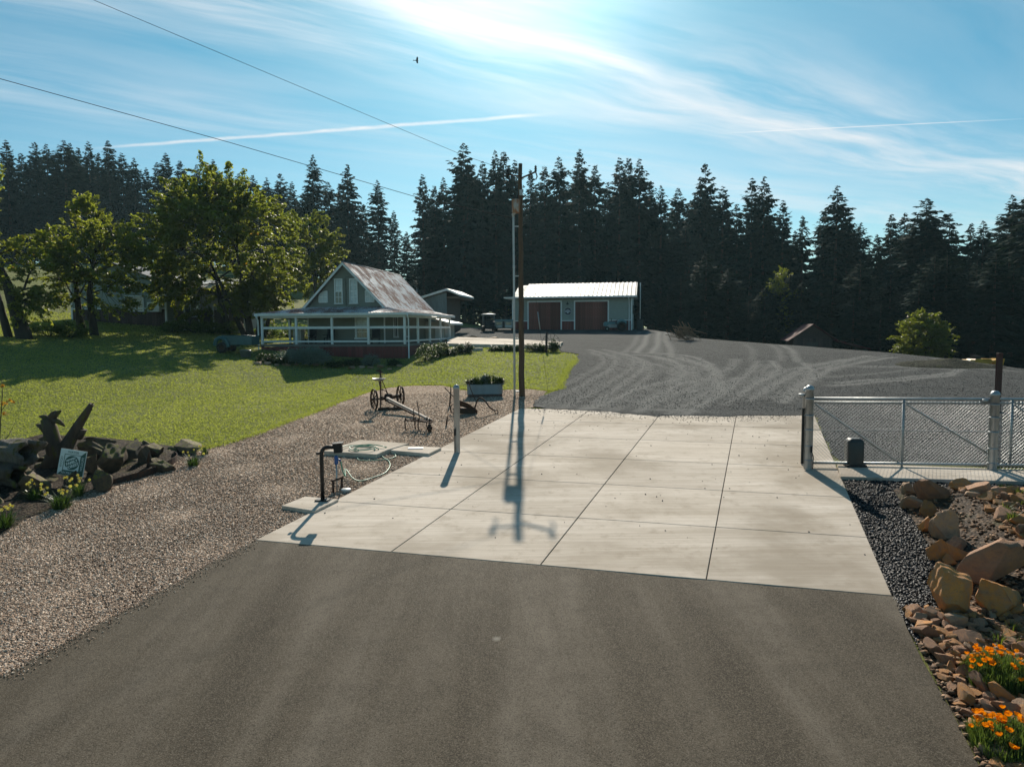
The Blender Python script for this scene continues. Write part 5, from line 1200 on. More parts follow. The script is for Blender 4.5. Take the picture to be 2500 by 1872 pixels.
# wheelie bin
q = at(1551, 806, 72.5); e = empty('waste_bin', (q.x + .5, 72.5, gz(q.x, 72.5)), R(-20), 'dark wheeled waste bin beside the garage corner', 'bin')
b = MB(); b.box((0, 0, .55), (.62, .7, 1.0), None); b.build('body', M['opbox'], e, bevel=.04); b = MB(); b.box((0, 0, 1.09), (.68, .76, .07)); b.build('lid', M['opbox'], e, bevel=.02)
for s_ in (-.25, .25): b = MB(); b.cyl((s_ - .04, .35, .1), (s_ + .04, .35, .1), .1, n=12); b.build('wheel', M['iron'], e)
# canopied cart and little camper left of the garage
q = at(1193, 806, 71.5); cz_ = gz(q.x, 71.5)
Cc = empty('canopy_cart', (q.x, 71.5, cz_), R(8), 'dark utility cart with a gleaming white canopy left of the garage', 'cart')
for x in (-.55, .55):
    for y in (-.7, .8): tyre(Cc, (x, y, .28), (1, 0, 0), .28, .2, .15, M['greypaint'])
b = MB(); b.b2((-.5, -1.1, .3), (.5, 1.2, .62)); b.build('body', M['iron'], Cc, bevel=.05); b = MB(); b.b2((-.5, .1, .62), (.5, .5, .85)); b.build('seat', M['iron'], Cc, bevel=.03); b = MB(); b.box((0, .58, 1.0), (1., .1, .45), (R(-10), 0, 0)); b.build('backrest', M['iron'], Cc)
b = MB(); b.prism([(-.5, -1.1, .6), (-.5, -.9, .95), (-.5, -.55, .98), (-.5, -.5, .6)], (1., 0, 0)); b.build('dash', M['iron'], Cc)
for x in (-.56, .56):
    for y0_, y1_ in ((-.75, -.5), (.75, .6)): b = MB(); b.cyl((x, y0_, .62), (x * .95, y1_, 1.68), .022, n=8); b.build('canopy_post', M['galv'], Cc)
b = MB(); b.lathe([(.0, 1.80), (.5, 1.775), (.72, 1.73), (.76, 1.68), (.72, 1.675), (0, 1.70)], 24, (0, 0, 0), 1., 1.25); b.build('canopy', M['white'], Cc); b = MB(); b.torus((-.2, -.45, 1.0), (0, -.6, 1), .17, .016, 18, 6); b.build('steering_wheel', M['iron'], Cc)
q = at(1231, 806, 72.3); cz_ = gz(q.x, 72.3); Ca = empty('camper_trailer', (q.x, 72.3, cz_), R(-4), 'small weathered camper trailer with a teal roof beside the garage wall', 'trailer')
M['camper'] = pm('dull_white_panel', (.34, .36, .35), (.22, .24, .23), 3, .6, c3=(.12, .12, .11), sc3=4, th3=.62)
b = MB(); b.b2((-.92, -.9, .25), (.92, 1.4, 1.0)); b.build('body', M['camper'], Ca, bevel=.06); b = MB(); b.prism([(-.95, -.95, .98), (-.85, -.95, 1.15), (.85, -.95, 1.15), (.95, -.95, .98)], (0, 2.4, 0)); b.build('roof', M['teal'], Ca, bevel=.03)
for x in (-.48, .5): b = MB(); b.b2((x - .27, -.92, .62), (x + .27, -.895, .86)); b.build('window', M['glass'], Ca); b = MB(); b.b2((x - .3, -.925, .42), (x + .3, -.9, .5)); b.build('trim_strip', M['white'], Ca)
b = MB(); b.b2((-.1, -.93, .3), (.12, -.9, .95)); b.build('door', M['dark'], Ca)
for x in (-.8, .8): tyre(Ca, (x, .2, .25), (1, 0, 0), .25, .16, .13, M['greypaint'])

# ------------------------------------------------------------------ pickup-bed planter and tub by the porch
q = gp(582, 862); V_ = empty('pickup_bed_trailer', (q.x, q.y, q.z), R(-2), 'old dark teal pickup-bed trailer parked under the maple', 'trailer'); k = q.y / FPX
M['deepteal'] = pm('deep_teal_paint', (.035, .11, .12), (.022, .07, .078), 3, .45, c3=(.05, .04, .03), sc3=6, th3=.7)
b = MB(); b.b2((-.75, -.65, .55), (1.15, -.6, 1.12)); b.b2((-.75, .6, .55), (1.15, .65, 1.12)); b.b2((1.10, -.6, .55), (1.15, .6, 1.12)); b.b2((-.75, -.6, .55), (-.70, .6, 1.12)); b.b2((-.72, -.6, .52), (1.12, .6, .58)); b.build('bed', M['deepteal'], V_, bevel=.015)
b = MB(); b.tube([(-.75, -.65, 1.12), (1.15, -.65, 1.12)], .035, 8); b.build('bed_rail', M['deepteal'], V_)
for s_ in (-1, 1):
    b = MB(); b.tube(catmull([Vector(v) for v in ((-1.18, s_ * .72, .50), (-1.1, s_ * .72, .82), (-.85, s_ * .72, .98), (-.55, s_ * .72, .90), (-.36, s_ * .72, .62), (-.32, s_ * .72, .40))], 3), .13, 8); b.build('fender', M['deepteal'], V_)
    tyre(V_, (-.76, s_ * .66, .36), (0, 1, 0), .36, .2, .2, M['rust'])
b = MB(); b.lathe([(0, 0), (.09, .01), (.1, .1), (.07, .14)], 14, (-1.12, -.72, .8)); b.build('lamp', M['galv'], V_); b = MB(); b.bar((1.1, 0, .45), (1.7, 0, .40), .08, .08); b.build('drawbar', M['iron'], V_)
q = gp(600, 872); e = empty('washtub', (q.x, q.y, q.z), 0, 'grey galvanised washtub on the grass beside the pickup bed', 'tub'); b = MB(); b.lathe([(0, 0), (.28, 0), (.34, .42), (.36, .43), (.35, .45), (.33, .42), (.28, .05), (0, .05)], 22); b.build('tub', M['galv'], e); b = MB(); b.torus((.36, 0, .32), (0, 1, 0), .06, .012, 12, 5); b.build('handle', M['galv'], e)

# ------------------------------------------------------------------ brush pile, gravel mound, yellow digger, far gate, bird
M['stick'] = pm('cut_brush', (.22, .15, .09), (.09, .06, .04), 6, .85, alt=.3)
q = gp(1678, 834); e = empty('brush_pile', (q.x, q.y + 1.2, gz(q.x, q.y + 1.2)), 0, 'heap of cut brush and poles at the crest of the gravel lot', 'brush pile')
r = random.Random(12); sm = MB(); sm.tube([(-.7, 0, 0), (0, .03, .02), (.7, 0, 0)], [.03, .025, .012], 5); stick = sm.mesh('stick', M['stick'])
for i in range(90):
    a = r.uniform(-.5, .5); hgt = r.uniform(0, 1); x = r.gauss(0, .55) * (1 - hgt * .6); o = link('stick', stick, e, (x + .2 * hgt, r.uniform(-.5, .6), .1 + hgt * .95), (r.uniform(-.4, .4), r.uniform(-.2, 1.1), r.uniform(-.6, .6))); s_ = r.uniform(.5, 1.1); o.scale = (s_, s_, s_)
def mound(name, px_, py_, w, d, h, mat, label, cat, seed=1, n=26):
    q = gp(px_, py_); g = np.random.default_rng(seed); vs = []; fs = []
    for j in range(n + 1):
        for i in range(n + 1):
            u, v = i / n * 2 - 1, j / n * 2 - 1; rr = math.hypot(u, v); z = max(0, 1 - rr ** 1.6) * h * (1 + .3 * math.sin(u * 5 + 1) * math.cos(v * 4)) + g.normal(0, .02) * (rr < .95)
            x, y = q.x + u * w, q.y + v * d; vs.append((x, y, gz(x, y) + z - .05 * (rr > 1) + .03))
    for j in range(n):
        for i in range(n): a = j * (n + 1) + i; fs.append((a, a + 1, a + n + 2, a + n + 1))
    b = MB(); b.add(vs, fs, True); o = b.build(name, mat); return tag(o, label, cat)
mound('gravel_mound', 2318, 893, 3.0, 1.8, .30, gravel_mat('mound_gravel', [(.03, .032, .026), (.055, .056, .045), (.08, .08, .06), (.15, .145, .10)], .04, patch=(.07, .075, .03), spec=.03, rough=.95), 'low overgrown gravel mound at the far edge of the lot', 'mound')
mound('gravel_mound', 1935, 842, 2.4, 1.4, .25, M['lot'], 'low gravel heap below the red-roofed shed', 'mound', 2)
q = at(2395, 888, 54.); e = empty('yellow_digger', (q.x, 54., gz(q.x, 54.)), R(8), 'small yellow digger parked in the shade beyond the lot', 'machine'); M['yellow'] = pm('digger_yellow', (.55, .30, .02), (.38, .2, .015), 3, .5)
for s_ in (-.55, .55): b = MB(); b.tube([(-1., s_, .22), (1., s_, .22)], .22, 10); b.build('track', M['iron'], e)
b = MB(); b.b2((-.9, -.5, .45), (.5, .5, .95)); b.build('body', M['yellow'], e, bevel=.06); b = MB(); b.b2((-1.35, -.55, .55), (-.9, .55, .9)); b.build('counterweight', M['yellow'], e, bevel=.08)
b = MB(); b.prism([(.75, -.6, .35), (.6, -.6, .85), (1.5, -.6, .95), (1.35, -.6, .4), (1.0, -.6, .25)], (0, 1.2, 0)); b.build('bucket', M['yellow'], e, bevel=.03)
for s_ in (-.45, .45): b = MB(); b.bar((-.2, s_, .9), (.8, s_, .7), .1, .14); b.build('arm', M['yellow'], e)
b = MB(); b.b2((-.7, -.3, .95), (-.3, .3, 1.2)); b.build('seat', M['iron'], e)
q = at(104, 644, 112); e = empty('field_gate', (q.x, 112, gz(q.x, 112)), 0, 'white five-bar field gate on the hillside behind the maples', 'gate')
for i in range(5): b = MB(); b.b2((-.5, -.02, .25 + i * .2), (.5, .02, .34 + i * .2)); b.build('bar', M['white'], e)
for x in (-.52, .52): b = MB(); b.b2((x - .04, -.04, -.2), (x + .04, .04, 1.3)); b.build('stile', M['white'], e)
bird = empty('bird', at(1018, 148, 60), 0, 'dark bird gliding high above the lawn', 'bird')
b = MB(); b.tube([(-.22, 0, -.01), (-.1, 0, 0), (.03, 0, 0), (.10, 0, .01), (.14, 0, 0)], [.012, .035, .045, .03, .008], 8); b.build('body', M['iron'], bird)
for s_ in (1, -1):
    b = MB(); b.add([(.07, 0, .02 * s_), (.10, .02, .16 * s_), (.05, .03, .30 * s_ if s_ > 0 else -.24), (-.02, .03, .27 * s_ if s_ > 0 else -.22), (-.06, .01, .12 * s_), (-.06, 0, .02 * s_)], [(0, 1, 4, 5), (1, 2, 3, 4)]); b.v += [(x, y - .008, z) for x, y, z in b.v[:6]]; b.f += [(11, 10, 7, 6), (10, 9, 8, 7)]; b.sm += [False] * 2; b.build('wing', M['iron'], bird)
b = MB(); b.add([(-.18, 0, .01), (-.32, 0, .045), (-.30, 0, -.045), (-.18, 0, -.01)], [(0, 1, 2, 3)]); b.build('tail', M['iron'], bird)

# ------------------------------------------------------------------ rocks
def rock_mat(name, c1, c2, c3, sc=2.5, moss=None):
    m, t, b, o = nmat(name); v = coords(t)
    rnd = t.new('ShaderNodeObjectInfo').outputs['Random']
    vo = t.new('ShaderNodeVectorMath', operation='ADD'); t.put(vo.inputs[0], v); t.put(vo.inputs[1], t.xyz(t.m('MULTIPLY', rnd, 37.), t.m('MULTIPLY', rnd, 11.), 0.)); v = vo.outputs[0]
    n1 = t.noise(v, sc, 8, .65, .5); n2 = t.noise(t.mapv(v, (1, 1, 3.5), (.5, .3, 0)), sc * 2.2, 7, .7, .3)
    c = t.ramp(n1, [(.34, c2), (.5, c1), (.66, c3)])
    c = t.mix(t.m('MULTIPLY', t.smooth(n2, .5, .68), .75), c, c2); c = t.mix(t.m('MULTIPLY', t.smooth(n2, .46, .32), .5), c, tuple(x * .4 for x in c2))
    k = t.m('ADD', .72, t.m('MULTIPLY', rnd, .55)); c = t.mix(1., c, t.xyz(k, k, k), 'MULTIPLY')
    if moss:
        nz = t.sep(t.new('ShaderNodeNewGeometry').outputs['Normal'])[2]
        c = t.mix(t.m('MULTIPLY', t.smooth(nz, .25, .8), t.smooth(t.noise(v, sc * 1.6, 6), .42, .58)), c, moss)
    t.put(b.inputs['Base Color'], c); b.inputs['Roughness'].default_value = .78; b.inputs['Specular IOR Level'].default_value = .3
    t.put(b.inputs['Normal'], t.bump(t.m('ADD', t.noise(v, sc * 9, 8, .7), n2), .6, .03)); return m
M['sandstone'] = rock_mat('iron_stained_sandstone', (.40, .19, .065), (.29, .175, .10), (.50, .215, .05))
M['pinkstone'] = rock_mat('pinkish_stone', (.33, .18, .105), (.23, .14, .09), (.41, .205, .095), 3)
M['greystone'] = rock_mat('grey_stone', (.36, .235, .15), (.26, .175, .118), (.46, .25, .10), 2.5)
M['mossrock'] = rock_mat('mossy_rock', (.105, .075, .05), (.06, .045, .033), (.15, .10, .058), 3, (.14, .125, .018))
def rockmesh(seed, sub, mat, cuts=9, smooth=False, rough=.05):
    g = np.random.default_rng(seed); bm = bmesh.new(); bmesh.ops.create_icosphere(bm, subdivisions=sub, radius=1)
    V = np.array([v.co for v in bm.verts]); N = g.normal(0, 1, (cuts, 3)); N /= np.linalg.norm(N, axis=1)[:, None]; Dd = g.uniform(.34, .74, cuts)
    for n_, d_ in zip(N, Dd):
        k = V @ n_ - d_; V -= np.maximum(k, 0)[:, None] * n_ * .985
    f = g.normal(0, 1, (4, 3)) * 2.6; ph = g.uniform(0, 6, 4)
    V *= 1 + rough * sum(np.sin(V @ f[i] * (1 + i) + ph[i]) for i in range(4))[:, None] * .5
    V /= np.abs(V).max(0) * 1.0
    for v, c in zip(bm.verts, V): v.co = c
    me = bpy.data.meshes.new('rock'); bm.to_mesh(me); bm.free(); me.materials.append(mat)
    me.polygons.foreach_set('use_smooth', np.ones(len(me.polygons), bool)); me.set_sharp_from_angle(angle=R(24))
    return me
def boulder(cx, cy, w, h, mat, label, seed, depth=.8, rot=(0, 0, 0), sink=.12, org=(2150, 1130, .2596), name='boulder', group=None, cat='boulder', smooth=True):
    x, y = org[0] + org[2] * cx, org[1] + org[2] * cy; wp, hp = w * org[2], h * org[2]
    q = gp(x, y + hp / 2); k = q.y / FPX; W_, H_ = wp * k / 2, hp * k / 2
    o = link(name, rockmesh(seed, 5, M[mat], 14, smooth, .045), None, (q.x, q.y + W_ * depth * .5, q.z + H_ * (1 - sink)), rot, (W_ * 1.25, W_ * depth * 1.1, H_ * 1.25))
    return tag(o, label, cat, group)
for i, a in enumerate([(250, 245, 210, 130, 'greystone', 'dark leaning slab of rock at the gravel corner below the gate', .6, (0, .5, .2)), (520, 240, 330, 260, 'pinkstone', 'big flat wedge of brown rock below the gate', .5, (.3, .3, -.2)),
        (760, 215, 185, 130, 'sandstone', 'rust-orange block on the gravel below the gate', .8, (.1, 0, .4)), (985, 255, 270, 120, 'pinkstone', 'low pinkish rock beside the rust-orange block', .8, (0, .05, .1)), (1270, 262, 200, 100, 'sandstone', 'low tan rock below the second gate post', .8, (0, 0, .3)),
        (275, 375, 195, 150, 'greystone', 'slanted slab with an orange end under the leaning slab', .5, (.2, .55, .2)), (440, 445, 150, 160, 'sandstone', 'bright orange jagged rock leaning on the upright slab', .6, (.1, .7, .3)), (440, 590, 160, 150, 'sandstone', 'squat orange-topped rock before the upright slab', .8, (0, 0, .5)),
        (635, 590, 250, 320, 'greystone', 'tall pale upright slab in the boulder row', .45, (.1, .22, -.3)), (725, 765, 225, 130, 'pinkstone', 'small brown rock wedged behind the long tan boulder', .7, (0, .4, 0)), (665, 845, 340, 200, 'sandstone', 'long tan boulder in the row beside the black gravel', .55, (0, .38, .25)),
        (672, 930, 150, 110, 'sandstone', 'small tan rock tucked against the rounded boulder', .8, (0, 0, .8)), (715, 1175, 350, 510, 'sandstone', 'large rounded brown boulder with a pale top', .75, (0, -.12, .15)), (1100, 930, 560, 460, 'pinkstone', 'huge square-shouldered grey-brown boulder', .7, (0, .06, -.1)),
        (1130, 1265, 500, 370, 'sandstone', 'huge low boulder with a sunlit tan shelf', .8, (0, 0, .2)), (1320, 650, 110, 150, 'pinkstone', 'small upright pink rock among the weeds', .8, (0, 0, 0)), (1310, 1390, 150, 130, 'sandstone', 'tan rock at the foot of the huge low boulder', .8, (0, .1, .3))]):
    boulder(a[0], a[1], a[2], a[3], a[4], a[5], 100 + i, a[6], a[7], group='boulders edging the rock bed', sink=.22 if i in (13, 14, 12) else .12)
# loose rocks of the bed
RM = [[rockmesh(200 + i * 10 + j, 3, M[m_], 13, rough=.03) for j in range(5)] for i, m_ in enumerate(('sandstone', 'pinkstone', 'greystone'))]
rr = random.Random(77); placed = []
def loose(x, y, s, label, group, flat=.55):
    m_ = RM[rr.choices((0, 1, 2), (5, 5, 2))[0]][rr.randrange(5)]
    sx, sy, sz = s * rr.uniform(.75, 1.3), s * rr.uniform(.7, 1.1), s * rr.uniform(.4, .75) * flat / .55
    o = link('rock', m_, None, (x, y, gz(x, y) + sz * .55 + .04), (rr.uniform(-.45, .45), rr.uniform(-.45, .45), rr.uniform(0, 6.28)), (sx, sy, sz))
    placed.append((x, y, s)); return tag(o, label, 'rock', group)
def freespot(x, y, s, k=.8): return all((x - a) ** 2 + (y - b_) ** 2 > (k * (s + c)) ** 2 for a, b_, c in placed)
def edge_x(y): return AR0[0] + (AR1[0] - AR0[0]) * (y - AR0[1]) / (AR1[1] - AR0[1])
n_ = 0; tries = 0
while n_ < 195 and tries < 30000:      # heaped along the driveway
    tries += 1; y = rr.uniform(6.3, 9.6); off = abs(rr.gauss(0, .75)) + .10; x = edge_x(y) + off; s = rr.uniform(.065, .15) * (1.15 if off < .8 else .85)
    if y > 9.15 and off < .1 or x / y > .76: continue
    if freespot(x, y, s, .60): loose(x, y, s, 'angular brown rock heaped along the driveway edge by the poppies', 'rocks heaped along the driveway edge'); n_ += 1
n_ = 0; tries = 0
while n_ < 100 and tries < 8000:      # scattered behind the boulders
    tries += 1; y = rr.uniform(9.6, 15.); x = rr.uniform(max(7.2, 3.9 + .33 * y + .7), 13.); s = abs(rr.gauss(.09, .05)) + .05
    if x / y > .76: continue
    if freespot(x, y, s, .75): loose(x, y, s, 'loose brown rock scattered among weeds behind the boulders', 'rocks scattered behind the boulders'); n_ += 1
def stones(name, P, size, mat, kind='stuff', flat=.6, seed=1, octa=True):
    """many small stones in one mesh"""
    g = np.random.default_rng(seed); n = len(P); z = ter(P[:, 0], P[:, 1])
    base = np.array([(1, 0, 0), (-1, 0, 0), (0, 1, 0), (0, -1, 0), (0, 0, 1), (0, 0, -1)], float); ft = np.array([(0, 2, 4), (2, 1, 4), (1, 3, 4), (3, 0, 4), (2, 0, 5), (1, 2, 5), (3, 1, 5), (0, 3, 5)])
    V = base[None] * g.uniform(.55, 1.2, (n, 6, 1)) + g.normal(0, .18, (n, 6, 3)); V[:, :, 2] *= flat
    a, c = g.uniform(0, 6.28, n), g.normal(0, .35, n); ca, sa, cc, sc_ = np.cos(a), np.sin(a), np.cos(c), np.sin(c)
    x, y, zz = V[:, :, 0], V[:, :, 1], V[:, :, 2]; y, zz = y * cc[:, None] - zz * sc_[:, None], y * sc_[:, None] + zz * cc[:, None]; x, y = x * ca[:, None] - y * sa[:, None], x * sa[:, None] + y * ca[:, None]
    s = size * g.uniform(.55, 1.35, n)[:, None]; V = np.stack([x * s + P[:, :1], y * s + P[:, 1:2], zz * s + (z + P[:, 2])[:, None]], -1).reshape(-1, 3)
    F = (ft[None] + (np.arange(n) * 6)[:, None, None]).reshape(-1, 3)
    o = link(name, arrmesh(name, V, F, mat, False, {'tint': np.repeat(g.random(n), 6)})); o['kind'] = kind; return o
def stone_mat(name, cols, rough=.6, spec=.5):
    m, t, b, o = nmat(name); a = t.new('ShaderNodeAttribute', attribute_name='tint').outputs['Fac']; c = t.ramp(a, [(0., cols[0]), (.45, cols[1]), (.8, cols[2]), (1., cols[3])])
    c = t.mix(t.m('MULTIPLY', t.noise(coords(t, True), 40., 4), .5), c, cols[0]); t.put(b.inputs['Base Color'], c); b.inputs['Roughness'].default_value = rough; b.inputs['Specular IOR Level'].default_value = spec; return m
def scatter(poly, n, seed, ymin=2., ymax=60., power=1.):
    g = np.random.default_rng(seed); P = np.array(poly); o = []; c = 0
    while c < n:
        u = g.random(n * 3); Y = (ymin ** (1 - power) + u * (ymax ** (1 - power) - ymin ** (1 - power))) ** (1 / (1 - power)) if power != 1 else ymin * (ymax / ymin) ** u
        X = g.uniform(-1., 1., n * 3) * Y; Q = np.stack([X, Y], 1); Q = Q[inside(Q, poly)]; o.append(Q); c += len(Q)
        if len(Q) == 0: break
    return np.concatenate(o)[:n]
def z3(Q, z): return np.column_stack([Q, np.full(len(Q), z)])
M['crushst'] = stone_mat('crushed_stones', [(.006, .0065, .008), (.012, .0135, .016), (.024, .026, .030), (.075, .08, .09)], .55, .2)
Q = scatter(crush_b, 30000, 1, 7., 17., 1.6); Q = Q[~inside(Q, bed_b)]; tag(stones('crushed_stones', z3(Q, .035), .034, M['crushst']), 'black crushed rock filling the strip beside the concrete apron', 'gravel')
M['bedst'] = stone_mat('bed_stones', [(.085, .048, .025), (.20, .115, .064), (.31, .185, .105), (.44, .29, .18)], .8, .3)
Q = scatter(bed_b, 5200, 2, 3.5, 15., 1.4); tag(stones('bed_rubble', z3(Q, .06), .048, M['bedst'], flat=.5), 'small brown rubble between the rocks of the planted bed', 'rubble')
M['chipst'] = stone_mat('tan_stones', [(.17, .112, .076), (.40, .29, .21), (.62, .485, .375), (.88, .77, .64)], .7, .12)
Q = scatter(chips_b, 120000, 3, 4., 31., 1.7); tag(stones('tan_gravel_stones', z3(Q, .03), .021, M['chipst'], flat=.55, seed=5), 'loose tan gravel spread between the lawn and the driveway', 'gravel')
M['lotst'] = stone_mat('lot_stones', [(.045, .047, .047), (.085, .088, .088), (.13, .133, .132), (.24, .243, .238)], .9, .05)
Q = scatter(lot_b, 42000, 4, 15.5, 46., 2.2); tag(stones('lot_stones', z3(Q, .055), .018, M['lotst'], seed=6), 'coarse grey gravel lying over the lot', 'gravel')
# gravel dragged out over the slab
g = np.random.default_rng(9); u = g.beta(2.2, 2.0, 1500); v = 1 - np.abs(g.normal(0, .035, 1500)) * (1.6 - np.abs(u - .62) * 1.5).clip(.25); u2 = g.random(170); v2 = g.random(170) ** .6
P_ = [apron(a, b_) for a, b_ in zip(np.concatenate([u, u2]), np.concatenate([v, v2]))]
tag(stones('spilled_gravel', np.array([(q.x, q.y, CT + .006) for q in P_]), .019, M['lotst'], seed=7), 'dark gravel spilled over the far edge of the concrete apron', 'gravel')

# ------------------------------------------------------------------ grass
M['blade'] = leafmat('lawn_grass', (.175, .195, .064), (.325, .322, .13), .5, .8, sc=.25, spec=.03, tk=1.3)
M['weed'] = leafmat('weeds', (.06, .09, .018), (.16, .18, .05), .45, .5, sc=.5)
house_poly = [tuple(hw(x, y).xy) for x, y in ((-PW - .3, -.4), (.3, -.4), (.3, 13), (-PW - .3, 13))]
def blades(Q, hgt, wid, g, lean=.5):
    n = len(Q); z = ter(Q[:, 0], Q[:, 1]); a = g.uniform(0, 6.28, n); h = hgt * g.uniform(.5, 1.3, n); w = wid * g.uniform(.6, 1.3, n)
    B = np.column_stack([Q, z - .005]); d = np.stack([np.cos(a), np.sin(a), np.zeros(n)], 1) * w[:, None]
    T = B + np.column_stack([g.normal(0, lean, n) * h, g.normal(0, lean, n) * h, h])
    return np.stack([B - d, B + d, T], 1).reshape(-1, 3), np.arange(3 * n).reshape(-1, 3), np.repeat(np.clip(g.normal(.5, .16, n), 0, .94), 3)
g = np.random.default_rng(14); N_ = 420000
Y_ = 13 * (64 / 13) ** g.random(N_); X_ = g.uniform(-.78, .16, N_) * Y_; Q = np.stack([X_, Y_], 1)
keep = ~(inside(Q, chips_b) | inside(Q, lot_b) | inside(Q, apron_poly) | inside(Q, house_poly) | inside(Q, patio)) & ((X_ < -9.5) | (Y_ > 20)); Q = Q[keep]
# thin it where the turf is worn
pat = np.sin(Q[:, 0] * .9 + 2 * np.sin(Q[:, 1] * .31)) * np.sin(Q[:, 1] * .7 + np.sin(Q[:, 0] * .5)); Q = Q[g.random(len(Q)) < .78 + .22 * pat]
lf = .5 + .25 * np.sin(Q[:, 0] * .55 + 1.5 * np.sin(Q[:, 1] * .23)) * np.sin(Q[:, 1] * .41 + np.sin(Q[:, 0] * .37)) + .16 * np.sin(Q[:, 0] * 2.3 + np.sin(Q[:, 1] * 1.9) * 2) * np.sin(Q[:, 1] * 1.7 + Q[:, 0])
V, F, tn = blades(Q, .028 + .0006 * Q[:, 1], .006 + .0008 * Q[:, 1], g, .75); tn = np.clip(tn * .5 + np.repeat(lf, 3) * .6 - .05, 0, .94); o = link('lawn_grass', arrmesh('lawn_grass', V, F, M['blade'], False, {'tint': tn})); tag(o, 'short mown grass of the lawn', 'grass', kind='stuff')
# longer grass along the edge of the gravel, and stones kicked onto the asphalt
eb = np.array([xy(gp(*v)) for v in ((470, 1104), (509, 1096), (570, 1079), (633, 1059), (700, 1032), (780, 1003), (830, 981), (881, 963), (938, 948), (1017, 941), (1085, 940), (1130, 950), (1165, 957), (1236, 951), (1290, 949), (1340, 955), (1369, 951), (1374, 929), (1386, 904), (1408, 880))])
sl2 = np.concatenate([[0], np.cumsum(np.linalg.norm(np.diff(eb, axis=0), axis=1))]); u = g.random(15000) * sl2[-1]
Q = np.column_stack([np.interp(u, sl2, eb[:, 0]), np.interp(u, sl2, eb[:, 1])]) + g.normal(0, .09, (15000, 2))
V, F, tn = blades(Q, .075 + .0004 * Q[:, 1], .007 + .0005 * Q[:, 1], g, .6); o = link('edge_grass', arrmesh('edge_grass', V, F, M['blade'], False, {'tint': tn})); tag(o, 'longer ragged grass along the lawn edge', 'grass', kind='stuff')
n = 900; u = g.random(n) ** .8; P_ = np.array(AL0) + (np.array(AL1) - np.array(AL0)) * u[:, None] + np.abs(g.normal(0, .13, n))[:, None] * np.array([1., -.35]) - np.array([.04, 0])
tag(stones('kicked_gravel', z3(P_, .052), .013, M['chipst'], seed=8), 'tan gravel kicked over the edge of the asphalt', 'gravel')
# weeds and dry tufts
def tuft(n, h, spread, w, seed):
    g = np.random.default_rng(seed); a = g.uniform(0, 6.28, n); r = spread * np.sqrt(g.random(n)) * .35; hh = h * g.uniform(.5, 1.1, n); ln = g.uniform(.15, .85, n) * spread
    B = np.stack([np.cos(a) * r, np.sin(a) * r, np.zeros(n) - .02], 1); d = np.stack([np.cos(a), np.sin(a), np.zeros(n)], 1); s = np.stack([-np.sin(a), np.cos(a), np.zeros(n)], 1) * w
    Mi = B + d * (ln * .35)[:, None] + np.array([0, 0, 1.]) * (hh * .65)[:, None]; T = B + d * ln[:, None] + np.array([0, 0, 1.]) * (hh * g.uniform(.75, 1.05, n))[:, None]
    V = np.stack([B - s, B + s, Mi + s * .8, Mi - s * .8, Mi - s * .8, Mi + s * .8, T + s * .1, T - s * .1], 1).reshape(-1, 3)
    return V, np.arange(8 * n).reshape(-1, 4), np.repeat(np.clip(g.normal(.5, .25, n), 0, .94), 8)
wt = [arrmesh('weed', *tuft(40, .16, .15, .006, 60 + i)[:2], M['weed'], False, {'tint': tuft(40, .16, .15, .006, 60 + i)[2]}) for i in range(3)]
for i in range(70):
    y = rr.uniform(6, 14.6); x = rr.uniform(max(edge_x(y) + .7 if y < 9 else 0, 3.9 + .33 * y + .9), min(.76 * y, 13.))
    if y < 9: x = edge_x(y) + rr.uniform(.6, 2.2)
    s = rr.uniform(.6, 1.5); o = link('weed_tuft', wt[i % 3], None, (x, y, gz(x, y) + .04), (0, 0, rr.uniform(0, 6)), (s, s, s)); tag(o, 'green weed tuft growing between the rocks of the bed', 'weed', 'weeds in the rock bed')

